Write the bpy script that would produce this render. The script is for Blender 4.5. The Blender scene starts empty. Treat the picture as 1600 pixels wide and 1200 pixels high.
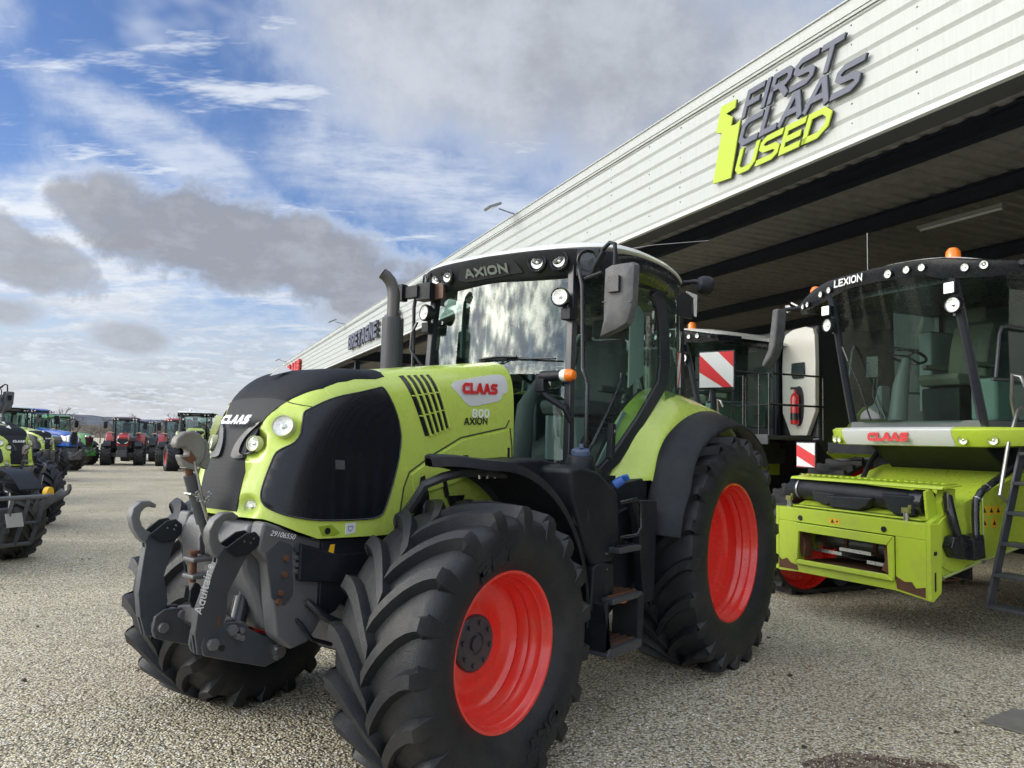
import bpy, bmesh, math, random
from mathutils import Vector, Matrix, Euler
from mathutils.geometry import delaunay_2d_cdt
PI=math.pi; R=math.radians
S=bpy.context.scene; COL=S.collection
random.seed(7)

# ------------------------------------------------------------------ materials
MATS={}
def _new(name):
    m=bpy.data.materials.new(name); m.use_nodes=True
    nt=m.node_tree; nt.nodes.clear()
    out=nt.nodes.new('ShaderNodeOutputMaterial')
    return m,nt,out
def N(nt,t,**kw):
    n=nt.nodes.new(t)
    for k,v in kw.items():
        if k in n.inputs: n.inputs[k].default_value=v
        else: setattr(n,k,v)
    return n
def mat(name,col,rough=.5,metal=0,var=.12,nscale=6,bump=0,bscale=60,dirt=None,dirtamt=.3,coat=0,spec=.5,rvar=.1,dscale=2.2,coords='Object'):
    """principled with noise driven colour wear, roughness variation, bump and soft dust"""
    if name in MATS: return MATS[name]
    m,nt,out=_new(name); L=nt.links.new
    p=N(nt,'ShaderNodeBsdfPrincipled'); L(p.outputs[0],out.inputs[0])
    p.inputs['Metallic'].default_value=metal
    p.inputs['Specular IOR Level'].default_value=spec
    p.inputs['Coat Weight'].default_value=coat; p.inputs['Coat Roughness'].default_value=.08
    tc=N(nt,'ShaderNodeTexCoord')
    n1=N(nt,'ShaderNodeTexNoise',Scale=nscale,Detail=6.0,Roughness=.6); L(tc.outputs[coords],n1.inputs['Vector'])
    c=col+(1,) if len(col)==3 else col
    mr=N(nt,'ShaderNodeMapRange'); L(n1.outputs[0],mr.inputs[0]); mr.inputs[3].default_value=1-var; mr.inputs[4].default_value=1+var
    hs=N(nt,'ShaderNodeHueSaturation'); hs.inputs['Color'].default_value=c; L(mr.outputs[0],hs.inputs['Value'])
    last=hs.outputs[0]
    if dirt:
        n2=N(nt,'ShaderNodeTexNoise',Scale=dscale,Detail=9.0,Roughness=.72); L(tc.outputs[coords],n2.inputs['Vector'])
        r=N(nt,'ShaderNodeMapRange'); L(n2.outputs[0],r.inputs[0]); r.inputs[1].default_value=.45; r.inputs[2].default_value=.75; r.inputs[3].default_value=0; r.inputs[4].default_value=dirtamt
        mx=N(nt,'ShaderNodeMix',data_type='RGBA'); L(r.outputs[0],mx.inputs[0]); L(last,mx.inputs[6]); mx.inputs[7].default_value=dirt+(1,)
        last=mx.outputs[2]
    L(last,p.inputs['Base Color'])
    n3=N(nt,'ShaderNodeTexNoise',Scale=nscale*4,Detail=4.0); L(tc.outputs[coords],n3.inputs['Vector'])
    rr=N(nt,'ShaderNodeMapRange'); L(n3.outputs[0],rr.inputs[0]); rr.inputs[3].default_value=max(.02,rough-rvar); rr.inputs[4].default_value=min(1,rough+rvar)
    L(rr.outputs[0],p.inputs['Roughness'])
    if bump:
        n4=N(nt,'ShaderNodeTexNoise',Scale=bscale,Detail=5.0,Roughness=.6); L(tc.outputs[coords],n4.inputs['Vector'])
        b=N(nt,'ShaderNodeBump',Strength=bump,Distance=.01); L(n4.outputs[0],b.inputs['Height']); L(b.outputs[0],p.inputs['Normal'])
    MATS[name]=m; return m
def glass(name,tint=(.8,.9,.87),gloss=1.0,rough=.0,ior=1.5,dirt=.0):
    if name in MATS: return MATS[name]
    m,nt,out=_new(name); L=nt.links.new
    tr=N(nt,'ShaderNodeBsdfTransparent'); tr.inputs[0].default_value=tint+(1,)
    gl=N(nt,'ShaderNodeBsdfGlossy'); gl.inputs['Roughness'].default_value=rough; gl.inputs[0].default_value=(gloss*.92,gloss,gloss*.97,1)
    fr=N(nt,'ShaderNodeFresnel'); ge=N(nt,'ShaderNodeNewGeometry'); im=N(nt,'ShaderNodeMapRange'); L(ge.outputs['Backfacing'],im.inputs[0]); im.inputs[3].default_value=ior; im.inputs[4].default_value=1/ior; L(im.outputs[0],fr.inputs[0])
    tc=N(nt,'ShaderNodeTexCoord'); n=N(nt,'ShaderNodeTexNoise',Scale=5.0,Detail=1.0); mq=N(nt,'ShaderNodeMapping'); mq.inputs['Scale'].default_value=(1.6,1.6,.22); L(tc.outputs['Object'],mq.inputs[0]); L(mq.outputs[0],n.inputs['Vector'])
    b=N(nt,'ShaderNodeBump',Strength=.012,Distance=.02); L(n.outputs[0],b.inputs['Height']); L(b.outputs[0],gl.inputs['Normal']); 
    mx=N(nt,'ShaderNodeMixShader'); L(fr.outputs[0],mx.inputs[0]); L(tr.outputs[0],mx.inputs[1]); L(gl.outputs[0],mx.inputs[2])
    last=mx.outputs[0]
    if dirt:
        df=N(nt,'ShaderNodeBsdfDiffuse'); df.inputs[0].default_value=(.35,.36,.33,1)
        n2=N(nt,'ShaderNodeTexNoise',Scale=5.0,Detail=8.0,Roughness=.7); 
        mp=N(nt,'ShaderNodeMapping'); mp.inputs['Scale'].default_value=(3,3,.35); L(tc.outputs['Object'],mp.inputs[0]); L(mp.outputs[0],n2.inputs['Vector'])
        r=N(nt,'ShaderNodeMapRange'); L(n2.outputs[0],r.inputs[0]); r.inputs[1].default_value=.35; r.inputs[2].default_value=.8; r.inputs[3].default_value=0.01; r.inputs[4].default_value=dirt
        m2=N(nt,'ShaderNodeMixShader'); L(r.outputs[0],m2.inputs[0]); L(last,m2.inputs[1]); L(df.outputs[0],m2.inputs[2]); last=m2.outputs[0]
    L(last,out.inputs[0]); MATS[name]=m; return m
def meshmat(name,col,scale=260,rough=.55):
    """fine perforated screen: small dark holes in a dark sheet"""
    if name in MATS: return MATS[name]
    m,nt,out=_new(name); L=nt.links.new
    p=N(nt,'ShaderNodeBsdfPrincipled'); L(p.outputs[0],out.inputs[0]); p.inputs['Roughness'].default_value=rough; p.inputs['Specular IOR Level'].default_value=.42
    tc=N(nt,'ShaderNodeTexCoord'); v=N(nt,'ShaderNodeTexVoronoi',Scale=scale,Randomness=0.0); L(tc.outputs['Object'],v.inputs['Vector'])
    r=N(nt,'ShaderNodeMapRange'); L(v.outputs['Distance'],r.inputs[0]); r.inputs[1].default_value=.25; r.inputs[2].default_value=.45; r.inputs[3].default_value=.25; r.inputs[4].default_value=1
    n=N(nt,'ShaderNodeTexNoise',Scale=3.0,Detail=6.0); L(tc.outputs['Object'],n.inputs['Vector'])
    r2=N(nt,'ShaderNodeMapRange'); L(n.outputs[0],r2.inputs[0]); r2.inputs[3].default_value=.7; r2.inputs[4].default_value=1.4
    mm=N(nt,'ShaderNodeMath',operation='MULTIPLY'); L(r.outputs[0],mm.inputs[0]); L(r2.outputs[0],mm.inputs[1])
    h=N(nt,'ShaderNodeHueSaturation'); h.inputs['Color'].default_value=col+(1,); L(mm.outputs[0],h.inputs['Value']); L(h.outputs[0],p.inputs['Base Color'])
    b=N(nt,'ShaderNodeBump',Strength=.25,Distance=.002); L(r.outputs[0],b.inputs['Height']); L(b.outputs[0],p.inputs['Normal'])
    MATS[name]=m; return m

DUST=(.22,.19,.14)
GREEN=mat('claas_green',(.52,.66,.11),.28,var=.05,coat=.5,dirt=(.50,.60,.22),dirtamt=.10,dscale=1.6,nscale=3)
GREENW=mat('green_worn',(.47,.61,.045),.33,var=.08,coat=.3,dirt=(.30,.30,.09),dirtamt=.55,dscale=3)
BLACKP=mat('black_plastic',(.0095,.0118,.017),.48,spec=.3,var=.2,dirt=(.06,.06,.058),dirtamt=.35,bump=.12,bscale=300)
BLACKH=mat('matt_hood_top',(.012,.014,.018),.62,spec=.18,var=.15,bump=.1,bscale=300)
GREENC=mat('combine_green',(.46,.60,.05),.30,var=.05,coat=.4,dirt=(.42,.45,.14),dirtamt=.3)
BLACKS=mat('black_satin',(.012,.014,.018),.28,var=.15,coat=.2)
DGREY=mat('chassis_grey',(.052,.058,.068),.40,metal=.15,var=.2,dirt=(.12,.11,.095),dirtamt=.45,bump=.15,bscale=90)
CAST2=mat('worn_cast_grey',(.20,.195,.18),.5,metal=.2,var=.25,dirt=(.16,.10,.06),dirtamt=.45,bump=.3,bscale=60)
CAST=mat('cast_iron_grey',(.13,.135,.145),.42,metal=.25,var=.2,dirt=(.15,.12,.09),dirtamt=.5,bump=.25,bscale=70)
STEEL=mat('bare_steel',(.45,.45,.44),.32,metal=.9,var=.2,dirt=(.2,.11,.06),dirtamt=.5)
RUST=mat('rusty_steel',(.13,.055,.028),.75,metal=.2,var=.4,bump=.4,bscale=120,dirt=(.05,.03,.02),dirtamt=.7)
REDRIM=mat('red_rim_paint',(.84,.036,.026),.25,var=.06,coat=.45,dirt=(.40,.13,.08),dirtamt=.40,dscale=2.6)
WHITEP=mat('white_paint',(.74,.76,.72),.3,var=.05,coat=.3,dirt=(.42,.42,.38),dirtamt=.35)
SILVER=mat('silver_band',(.62,.64,.64),.35,metal=.0,var=.05,coat=.3)
MIRB=mat('weathered_plastic',(.085,.087,.092),.62,var=.3,nscale=14,dirt=(.17,.165,.16),dirtamt=.7,dscale=7,bump=.2,bscale=140)
MESH=meshmat('perforated_screen',(.010,.012,.017),260,.22)
GRILLE=meshmat('grille_screen',(.010,.012,.016),200,.62)
AMBER=mat('amber_plastic',(.85,.20,.015),.2,var=.05,coat=.5)
LENS=mat('lamp_lens',(.95,.95,.90),.22,metal=.25,var=.3,nscale=50,coat=1,bump=.8,bscale=60)
CHROME=mat('lamp_reflector',(.8,.8,.77),.12,metal=1,var=.1,bump=.3,bscale=90)
BLUE=mat('blue_cap_plastic',(.035,.12,.42),.45,var=.1)
DBLUE=mat('grey_blue_cap',(.07,.10,.17),.45,var=.1)
YELL=mat('warning_yellow',(.80,.46,.02),.45,var=.08)
REDP=mat('red_sign_paint',(.62,.03,.035),.4,var=.1)
WHITES=mat('white_sign',(.70,.71,.70),.4,var=.08)
INK=mat('black_print',(.012,.012,.014),.5)
WPRINT=mat('white_print',(.75,.76,.76),.5)
GPRINT=mat('grey_print',(.17,.19,.18),.5)
INTER=mat('cab_interior',(.13,.14,.14),.7,var=.2)
INTLT=mat('cab_liner',(.36,.38,.37),.7,var=.15)
SEAT=mat('seat_fabric',(.15,.155,.16),.9,var=.3,nscale=30)
PLASTW=mat('plastic_cover_film',(.32,.36,.33),.25,var=.4,nscale=14,bump=.8,bscale=16)
GLW=glass('windscreen_glass',(.66,.78,.74),1.0,ior=2.0)
GLS=glass('side_glass',(.52,.66,.61),1.0,ior=1.55,dirt=.10)
GLC=glass('combine_glass',(.54,.68,.63),.8,ior=1.5,dirt=.03)
GLL=glass('clear_lens_glass',(.96,.97,.96),1.0,ior=1.5)
def rubber(name,base,dust,amt):
    return mat(name,base,.50,var=.2,nscale=9,dirt=dust,dirtamt=amt,dscale=2.6,bump=.3,bscale=110,rvar=.14)
TYRE=rubber('tyre_rubber',(.0085,.0102,.0145),(.060,.058,.052),.55)
TYRE2=rubber('dusty_tyre_rubber',(.018,.019,.021),(.11,.10,.085),.7)

# ------------------------------------------------------------------ mesh builder
def frame_from(d):
    d=Vector(d).normalized()
    a=Vector((0,0,1)) if abs(d.z)<.9 else Vector((1,0,0))
    x=d.cross(a).normalized(); y=d.cross(x).normalized()
    return x,y,d
class MB:
    def __init__(s): s.v=[]; s.f=[]
    def add(s,vs,fs):
        o=len(s.v); s.v+= [tuple(v) for v in vs]; s.f+=[tuple(i+o for i in f) for f in fs]; return s
    def box(s,c,d,rot=None):
        M=Euler(rot).to_matrix() if rot is not None and not isinstance(rot,Matrix) else (rot or Matrix.Identity(3))
        c=Vector(c); vs=[]
        for x in(-.5,.5):
            for y in(-.5,.5):
                for z in(-.5,.5): vs.append(c+M@Vector((x*d[0],y*d[1],z*d[2])))
        return s.add(vs,[(0,1,3,2),(4,6,7,5),(0,4,5,1),(2,3,7,6),(0,2,6,4),(1,5,7,3)])
    def b2(s,a,b): # box from min to max
        return s.box([(a[i]+b[i])/2 for i in range(3)],[abs(b[i]-a[i]) for i in range(3)])
    def prism(s,poly,ax,a,b):
        """poly in the two other axes, extruded from a to b along axis ax. Optional skew: a,b may be callables of (u,v)"""
        n=len(poly); vs=[]
        for w in(a,b):
            for (u,v) in poly:
                ww=w(u,v) if callable(w) else w
                q=[0,0,0]; q[ax]=ww; o=[i for i in range(3) if i!=ax]; q[o[0]]=u; q[o[1]]=v; vs.append(q)
        ar=sum(poly[i][0]*poly[(i+1)%n][1]-poly[(i+1)%n][0]*poly[i][1] for i in range(n))
        fl=(ar>0)
        if ax==1: fl=not fl
        aa=a if not callable(a) else a(*poly[0]); bb=b if not callable(b) else b(*poly[0])
        if bb<aa: fl=not fl
        fs=[tuple(range(n))[::-1] if fl else tuple(range(n)), tuple(range(n,2*n)) if fl else tuple(range(n,2*n))[::-1]]
        for i in range(n):
            j=(i+1)%n; q=(i,j,j+n,i+n); fs.append(q if fl else q[::-1])
        return s.add(vs,fs)
    def cyl(s,p0,p1,r0,r1=None,n=16,cap=True):
        r1=r0 if r1 is None else r1
        p0=Vector(p0); p1=Vector(p1); x,y,d=frame_from(p1-p0); vs=[]
        for p,r in((p0,r0),(p1,r1)):
            for i in range(n):
                a=2*PI*i/n; vs.append(p+x*r*math.cos(a)+y*r*math.sin(a))
        fs=[(i,(i+1)%n,(i+1)%n+n,i+n) for i in range(n)]
        if cap: fs+=[tuple(range(n))[::-1],tuple(range(n,2*n))]
        return s.add(vs,fs)
    def tube(s,path,r,n=10,cap=True):
        P=[Vector(p) for p in path]; x,y,d=frame_from(P[1]-P[0]); vs=[]; m=len(P)
        rs=r if isinstance(r,(list,tuple)) else [r]*m
        for i,p in enumerate(P):
            t=(P[min(i+1,m-1)]-P[max(i-1,0)]).normalized()
            x=(x-t*x.dot(t)).normalized(); y=t.cross(x)
            for k in range(n):
                a=2*PI*k/n; vs.append(p+x*rs[i]*math.cos(a)+y*rs[i]*math.sin(a))
        fs=[]
        for i in range(m-1):
            for k in range(n):
                k2=(k+1)%n; fs.append((i*n+k,i*n+k2,(i+1)*n+k2,(i+1)*n+k))
        if cap: fs+=[tuple(range(n))[::-1],tuple(range((m-1)*n,m*n))]
        return s.add(vs,fs)
    def lathe(s,prof,o=(0,0,0),d=(0,0,1),n=32,close=False):
        """prof (r,h) rotated about axis d through o"""
        o=Vector(o); x,y,d=frame_from(d); vs=[]; m=len(prof)
        for r,h in prof:
            for k in range(n):
                a=2*PI*k/n; vs.append(o+d*h+(x*math.cos(a)+y*math.sin(a))*r)
        fs=[]
        for i in range(m if close else m-1):
            j=(i+1)%m
            for k in range(n):
                k2=(k+1)%n; fs.append((i*n+k,i*n+k2,j*n+k2,j*n+k))
        return s.add(vs,fs)
    def loft(s,rings,cap=True,closed=True):
        n=len(rings[0]); vs=[v for r in rings for v in r]; fs=[]
        for i in range(len(rings)-1):
            for k in range(n if closed else n-1):
                k2=(k+1)%n; fs.append((i*n+k,i*n+k2,(i+1)*n+k2,(i+1)*n+k))
        if cap: fs+=[tuple(range(n))[::-1],tuple(range((len(rings)-1)*n,len(rings)*n))]
        return s.add(vs,fs)
    def sheet(s,grid,th=0,nrm=None):
        """grid of points rows x cols; optional thickness along direction nrm"""
        rws=len(grid); c=len(grid[0]); vs=[Vector(p) for r in grid for p in r]
        fs=[(i*c+j,i*c+j+1,(i+1)*c+j+1,(i+1)*c+j) for i in range(rws-1) for j in range(c-1)]
        if th:
            nv=Vector(nrm); k=len(vs); vs+=[v+nv*th for v in vs]
            fs2=[tuple(reversed([i+k for i in f])) for f in fs]
            bd=[(0*c+j,0*c+j+1) for j in range(c-1)]+[(i*c+c-1,(i+1)*c+c-1) for i in range(rws-1)]+[((rws-1)*c+j+1,(rws-1)*c+j) for j in range(c-1)]+[((i+1)*c,i*c) for i in range(rws-1)]
            fs=fs+fs2+[(b,a,a+k,b+k) for a,b in bd]
        return s.add(vs,fs)
    def xf(s,M):
        s.v=[tuple(M@Vector(v)) for v in s.v]; return s
    def mirror(s,ax=1):
        s.v=[tuple(-c if i==ax else c for i,c in enumerate(v)) for v in s.v]; s.f=[f[::-1] for f in s.f]; return s
    def build(s,name,m,parent=None,bevel=0,seg=1,angle=40,sub=0):
        me=bpy.data.meshes.new(name); me.from_pydata(s.v,[],s.f); me.update()
        bm=bmesh.new(); bm.from_mesh(me); bmesh.ops.recalc_face_normals(bm,faces=bm.faces); bm.to_mesh(me); bm.free()
        me.materials.append(m)
        me.shade_smooth(); me.set_sharp_from_angle(angle=R(angle))
        o=bpy.data.objects.new(name,me); COL.objects.link(o)
        if parent is not None: o.parent=parent
        if bevel:
            b=o.modifiers.new('b','BEVEL'); b.width=bevel; b.segments=seg; b.limit_method='ANGLE'; b.angle_limit=R(35); b.harden_normals=True
        return o
def meta(o,label=None,cat=None,group=None,kind=None):
    if label: o['label']=label
    if cat: o['category']=cat
    if group: o['group']=group
    if kind: o['kind']=kind
    return o
def place(o,fr,at=(0,0,0),rz=0):
    c,s=math.cos(fr[0]),math.sin(fr[0])
    o.location=(fr[1]+c*at[0]-s*at[1],fr[2]+s*at[0]+c*at[1],at[2]); o.rotation_euler=(0,0,fr[0]+rz); return o
def thing(name,label,cat,group=None,fr=(0,0,0),at=(0,0,0),rz=0):
    o=bpy.data.objects.new(name,None); COL.objects.link(o); o.empty_display_size=.2
    meta(o,label,cat,group); return place(o,fr,at,rz)
def sub(name,parent,loc=(0,0,0),rot=(0,0,0)):
    o=bpy.data.objects.new(name,None); COL.objects.link(o); o.parent=parent; o.location=loc; o.rotation_euler=rot; o.empty_display_size=.1; return o
def copy_tree(o,parent=None):
    c=o.copy(); COL.objects.link(c); c.parent=parent
    for ch in list(o.children): copy_tree(ch,c)
    return c
def arc(cx,cz,r,a0,a1,n):
    return [(cx+r*math.cos(R(a0+(a1-a0)*i/n)),cz+r*math.sin(R(a0+(a1-a0)*i/n))) for i in range(n+1)]

# ------------------------------------------------------------------ stroke lettering
def _c(x0,y0,x1,y1,k=.22):  # chamfered rectangle corners helper
    return None
GL={ # polylines on a 0..1 x 0..1 box; width factor first
'A':(1,[[(0,0),(.42,1),(.58,1),(1,0)],[(.2,.32),(.8,.32)]]),
'B':(.95,[[(0,0),(0,1),(.75,1),(.95,.85),(.95,.65),(.8,.52),(0,.52)],[(.8,.52),(1,.36),(1,.16),(.78,0),(0,0)]]),
'C':(1,[[(1,.98),(.25,.98),(0,.78),(0,.22),(.25,0),(1,0)]]),
'D':(1,[[(0,0),(0,1),(.65,1),(1,.72),(1,.28),(.65,0),(-.05,0)]]),
'E':(.9,[[(1,1),(0,1),(0,0),(1,0)],[(0,.5),(.88,.5)]]),
'F':(.9,[[(0,0),(0,1),(1,1)],[(0,.48),(.85,.48)]]),
'G':(1,[[(1,1),(.25,1),(0,.78),(0,.22),(.25,0),(1,0),(1,.5),(.55,.5)]]),
'I':(.001,[[(0,0),(0,1)]]),
'K':(.95,[[(0,0),(0,1)],[(1,1),(.1,.5),(1,0)]]),
'L':(.8,[[(0,1),(0,0),(1,0)]]),
'N':(1,[[(0,0),(0,1),(1,0),(1,1)]]),
'O':(1.05,[[(.25,0),(0,.25),(0,.75),(.25,1),(.75,1),(1,.75),(1,.25),(.75,0),(.25,0)]]),
'R':(.95,[[(0,0),(0,1),(.8,1),(1,.84),(1,.62),(.8,.48),(0,.48)],[(.5,.48),(1,0)]]),
'S':(1,[[(1,1),(.2,1),(0,.85),(0,.66),(.2,.52),(.8,.48),(1,.34),(1,.15),(.8,0),(0,0)]]),
'T':(.9,[[(0,1),(1,1)],[(.5,1),(.5,0)]]),
'U':(1,[[(0,1),(0,.22),(.22,0),(.78,0),(1,.22),(1,1)]]),
'X':(1,[[(0,0),(1,1)],[(0,1),(1,0)]]),
'8':(.9,[[(.25,.5),(.05,.66),(.05,.84),(.25,1),(.75,1),(.95,.84),(.95,.66),(.75,.5),(.25,.5)],[(.25,.5),(0,.34),(0,.16),(.25,0),(.75,0),(1,.16),(1,.34),(.75,.5)]]),
'0':(.9,[[(.25,0),(0,.25),(0,.75),(.25,1),(.75,1),(1,.75),(1,.25),(.75,0),(.25,0)]]),
"'":(.001,[[(0,.75),(0,1)]]),
}
def stroke_text(mb,txt,h,w,lw,gap,depth,O,X,Y,shear=0.):
    """thick stroke letters; O origin, X reading direction, Y up; extruded along X x Y (outward normal) by depth"""
    O=Vector(O); X=Vector(X).normalized(); Y=Vector(Y).normalized(); Z=X.cross(Y)
    cur=0
    for ch in txt:
        if ch==' ': cur+=w*.6; continue
        wf,pls=GL[ch]; gw=max(0,w*wf-lw) if wf>.01 else 0; gh=h-lw
        for si,pl in enumerate(pls):
            P=[Vector((lw/2+a*gw,lw/2+b*gh)) for a,b in pl]
            closed=(P[0]-P[-1]).length<1e-6
            if closed: P=P[:-1]
            n=len(P); Lf=[];Rt=[]
            for i,p in enumerate(P):
                a=P[i-1] if (i>0 or closed) else None; b=P[(i+1)%n] if (i<n-1 or closed) else None
                d0=(p-a).normalized() if a is not None else None; d1=(b-p).normalized() if b is not None else None
                if d0 is None: t=d1; k=1; p2=p-d1*lw/2 
                elif d1 is None: t=d0; k=1; p2=p+d0*lw/2
                else:
                    t=(d0+d1); 
                    if t.length<1e-3: t=d0
                    t.normalize(); k=min(2.2,1/max(.2,t.dot(d1))); p2=p
                if (d0 is None or d1 is None):
                    # keep ends inside the cell
                    p2=Vector((min(max(p2.x,0),gw+lw),min(max(p2.y,0),h)))
                nn=Vector((-t.y,t.x))
                Lf.append(p2+nn*lw/2*k); Rt.append(p2-nn*lw/2*k)
            m=n if closed else n-1; dz=depth-.0006*si*(1 if depth>.003 else .3)
            vs=[]
            for z in(0,dz):
                for q in Lf+Rt: vs.append(O+X*(cur+q.x+shear*q.y)+Y*q.y+Z*z)
            k=2*n; fs=[]
            for i in range(m):
                j=(i+1)%n
                fs.append((i+k,j+k,j+n+k,i+n+k)); fs.append((i,i+n,j+n,j))
                fs.append((i,j,j+k,i+k)); fs.append((j+n,i+n,i+n+k,j+n+k))
            if not closed:
                fs.append((0,k,n+k,n)); fs.append((n-1,2*n-1,2*n-1+k,n-1+k))
            mb.add(vs,fs)
        cur+=gw+lw+gap
    return cur
def text_curve(name,txt,size,O,X,Y,m,parent,shear=0,ext=.0006,bold=0):
    cu=bpy.data.curves.new(name,'FONT'); cu.body=txt; cu.size=size; cu.extrude=ext; cu.shear=shear; cu.offset=bold
    t=bpy.data.objects.new(name+'_tmp',cu); COL.objects.link(t)
    bpy.context.view_layer.update()
    me=bpy.data.meshes.new_from_object(t.evaluated_get(bpy.context.evaluated_depsgraph_get()))
    bpy.data.objects.remove(t)
    X=Vector(X).normalized(); Y=Vector(Y).normalized(); Z=X.cross(Y)
    M=Matrix((X,Y,Z)).transposed().to_4x4(); M.translation=Vector(O); me.transform(M)
    me.materials.clear(); me.materials.append(m)
    o=bpy.data.objects.new(name,me); COL.objects.link(o); o.parent=parent; return o

# ------------------------------------------------------------------ camera
CAMH=1.793
cd=bpy.data.cameras.new('camera'); cam=bpy.data.objects.new('camera',cd); COL.objects.link(cam)
cd.sensor_width=36; cd.lens=36*1192.7/1600; cd.clip_start=.05; cd.clip_end=6000
cam.matrix_world=Matrix.Translation((0,0,CAMH))@Matrix.Rotation(R(90)+.0731,4,'X')@Matrix.Rotation(.0241,4,'Z')
S.camera=cam
S.render.resolution_x=1024; S.render.resolution_y=768

# ------------------------------------------------------------------ sky and sun
SUN_EL=27; SUN_AZ=-101   # azimuth clockwise from +Y (scene north = view direction)
w=bpy.data.worlds.new('World'); S.world=w; w.use_nodes=True
nt=w.node_tree; nt.nodes.clear(); L=nt.links.new
def M_(op,a,b=None,c=None):
    n=nt.nodes.new('ShaderNodeMath'); n.operation=op
    for i,x in enumerate((a,b,c)):
        if x is None: continue
        if isinstance(x,(int,float)): n.inputs[i].default_value=x
        else: L(x,n.inputs[i])
    return n.outputs[0]
def SS(x,a,b,lo=0,hi=1):
    n=nt.nodes.new('ShaderNodeMapRange'); n.interpolation_type='SMOOTHSTEP'; L(x,n.inputs[0])
    n.inputs[1].default_value=a; n.inputs[2].default_value=b; n.inputs[3].default_value=lo; n.inputs[4].default_value=hi; return n.outputs[0]
def NZ(vec,scale,detail=6,rough=.55,dist=0):
    n=nt.nodes.new('ShaderNodeTexNoise'); L(vec,n.inputs['Vector']); n.inputs['Scale'].default_value=scale; n.inputs['Detail'].default_value=detail; n.inputs['Roughness'].default_value=rough; n.inputs['Distortion'].default_value=dist; return n.outputs[0]
def MIXC(f,a,b):
    n=nt.nodes.new('ShaderNodeMix'); n.data_type='RGBA'; n.clamp_factor=True
    if isinstance(f,(int,float)): n.inputs[0].default_value=f
    else: L(f,n.inputs[0])
    for i,x in((6,a),(7,b)):
        if isinstance(x,tuple): n.inputs[i].default_value=x+(1,)
        else: L(x,n.inputs[i])
    return n.outputs[2]
tc=nt.nodes.new('ShaderNodeTexCoord'); nz_=nt.nodes.new('ShaderNodeVectorMath'); nz_.operation='NORMALIZE'; L(tc.outputs['Generated'],nz_.inputs[0])
sx=nt.nodes.new('ShaderNodeSeparateXYZ'); L(nz_.outputs[0],sx.inputs[0])
X_,Y_,Z_=sx.outputs
az=M_('MULTIPLY',M_('ARCTAN2',X_,Y_),180/PI); el=M_('MULTIPLY',M_('ARCSINE',Z_),180/PI)
# cloud-layer coordinates: the sky vault projected on a high plane
den=M_('ADD',M_('MAXIMUM',Z_,0.0),.16)
cx=nt.nodes.new('ShaderNodeCombineXYZ'); L(M_('DIVIDE',X_,den),cx.inputs[0]); L(M_('DIVIDE',Y_,den),cx.inputs[1])
mp=nt.nodes.new('ShaderNodeMapping'); L(cx.outputs[0],mp.inputs[0]); mp.inputs['Rotation'].default_value=(0,0,R(-42)); mp.inputs['Scale'].default_value=(.65,1.9,1); mp.inputs['Location'].default_value=(2.3,.7,0)
wisp=NZ(mp.outputs[0],3.4,5,.66); puff=NZ(cx.outputs[0],1.9,4,.56); fine=NZ(cx.outputs[0],7.5,4,.66)
n3=NZ(nz_.outputs[0],5,2,.55); n4=NZ(nz_.outputs[0],15,5,.62)
def blob(a,e,ra,re,rot,soft=.55,amp=.9):
    """soft ragged ellipse in azimuth/elevation"""
    da=M_('SUBTRACT',az,a); de=M_('SUBTRACT',el,e); c,s=math.cos(R(rot)),math.sin(R(rot))
    u=M_('DIVIDE',M_('ADD',M_('MULTIPLY',da,c),M_('MULTIPLY',de,s)),ra); v=M_('DIVIDE',M_('SUBTRACT',M_('MULTIPLY',de,c),M_('MULTIPLY',da,s)),re)
    d=M_('SQRT',M_('ADD',M_('MULTIPLY',u,u),M_('MULTIPLY',v,v)))
    d=M_('ADD',d,M_('MULTIPLY',M_('SUBTRACT',n3,.5),amp*1.7)); d=M_('ADD',d,M_('MULTIPLY',M_('SUBTRACT',n4,.5),amp*1.5))
    return SS(d,1+soft*.45,1-soft*.55)
sky=nt.nodes.new('ShaderNodeTexSky'); sky.sky_type='NISHITA'; sky.sun_disc=False; sky.sun_elevation=R(SUN_EL); sky.sun_rotation=R(SUN_AZ); sky.altitude=50; sky.air_density=1; sky.dust_density=.6; sky.ozone_density=2.2
hs=nt.nodes.new('ShaderNodeHueSaturation'); hs.inputs['Saturation'].default_value=1.18; tm=nt.nodes.new('ShaderNodeVectorMath'); tm.operation='MULTIPLY'; L(sky.outputs[0],tm.inputs[0]); tm.inputs[1].default_value=(1.03,.95,1.05); L(tm.outputs[0],hs.inputs['Color'])
bg1=nt.nodes.new('ShaderNodeBackground'); L(hs.outputs[0],bg1.inputs[0]); bg1.inputs[1].default_value=.105
bg2=nt.nodes.new('ShaderNodeBackground'); bg2.inputs[1].default_value=1.0
mxs=nt.nodes.new('ShaderNodeMixShader'); L(bg1.outputs[0],mxs.inputs[1]); L(bg2.outputs[0],mxs.inputs[2])
wo=nt.nodes.new('ShaderNodeOutputWorld'); L(mxs.outputs[0],wo.inputs[0])
hor=SS(el,16,1)
wispm=SS(M_('ADD',wisp,M_('MULTIPLY',hor,.10)),.50,.68)
puffm=SS(M_('ADD',puff,M_('MULTIPLY',hor,.20)),.56,.72)
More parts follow.
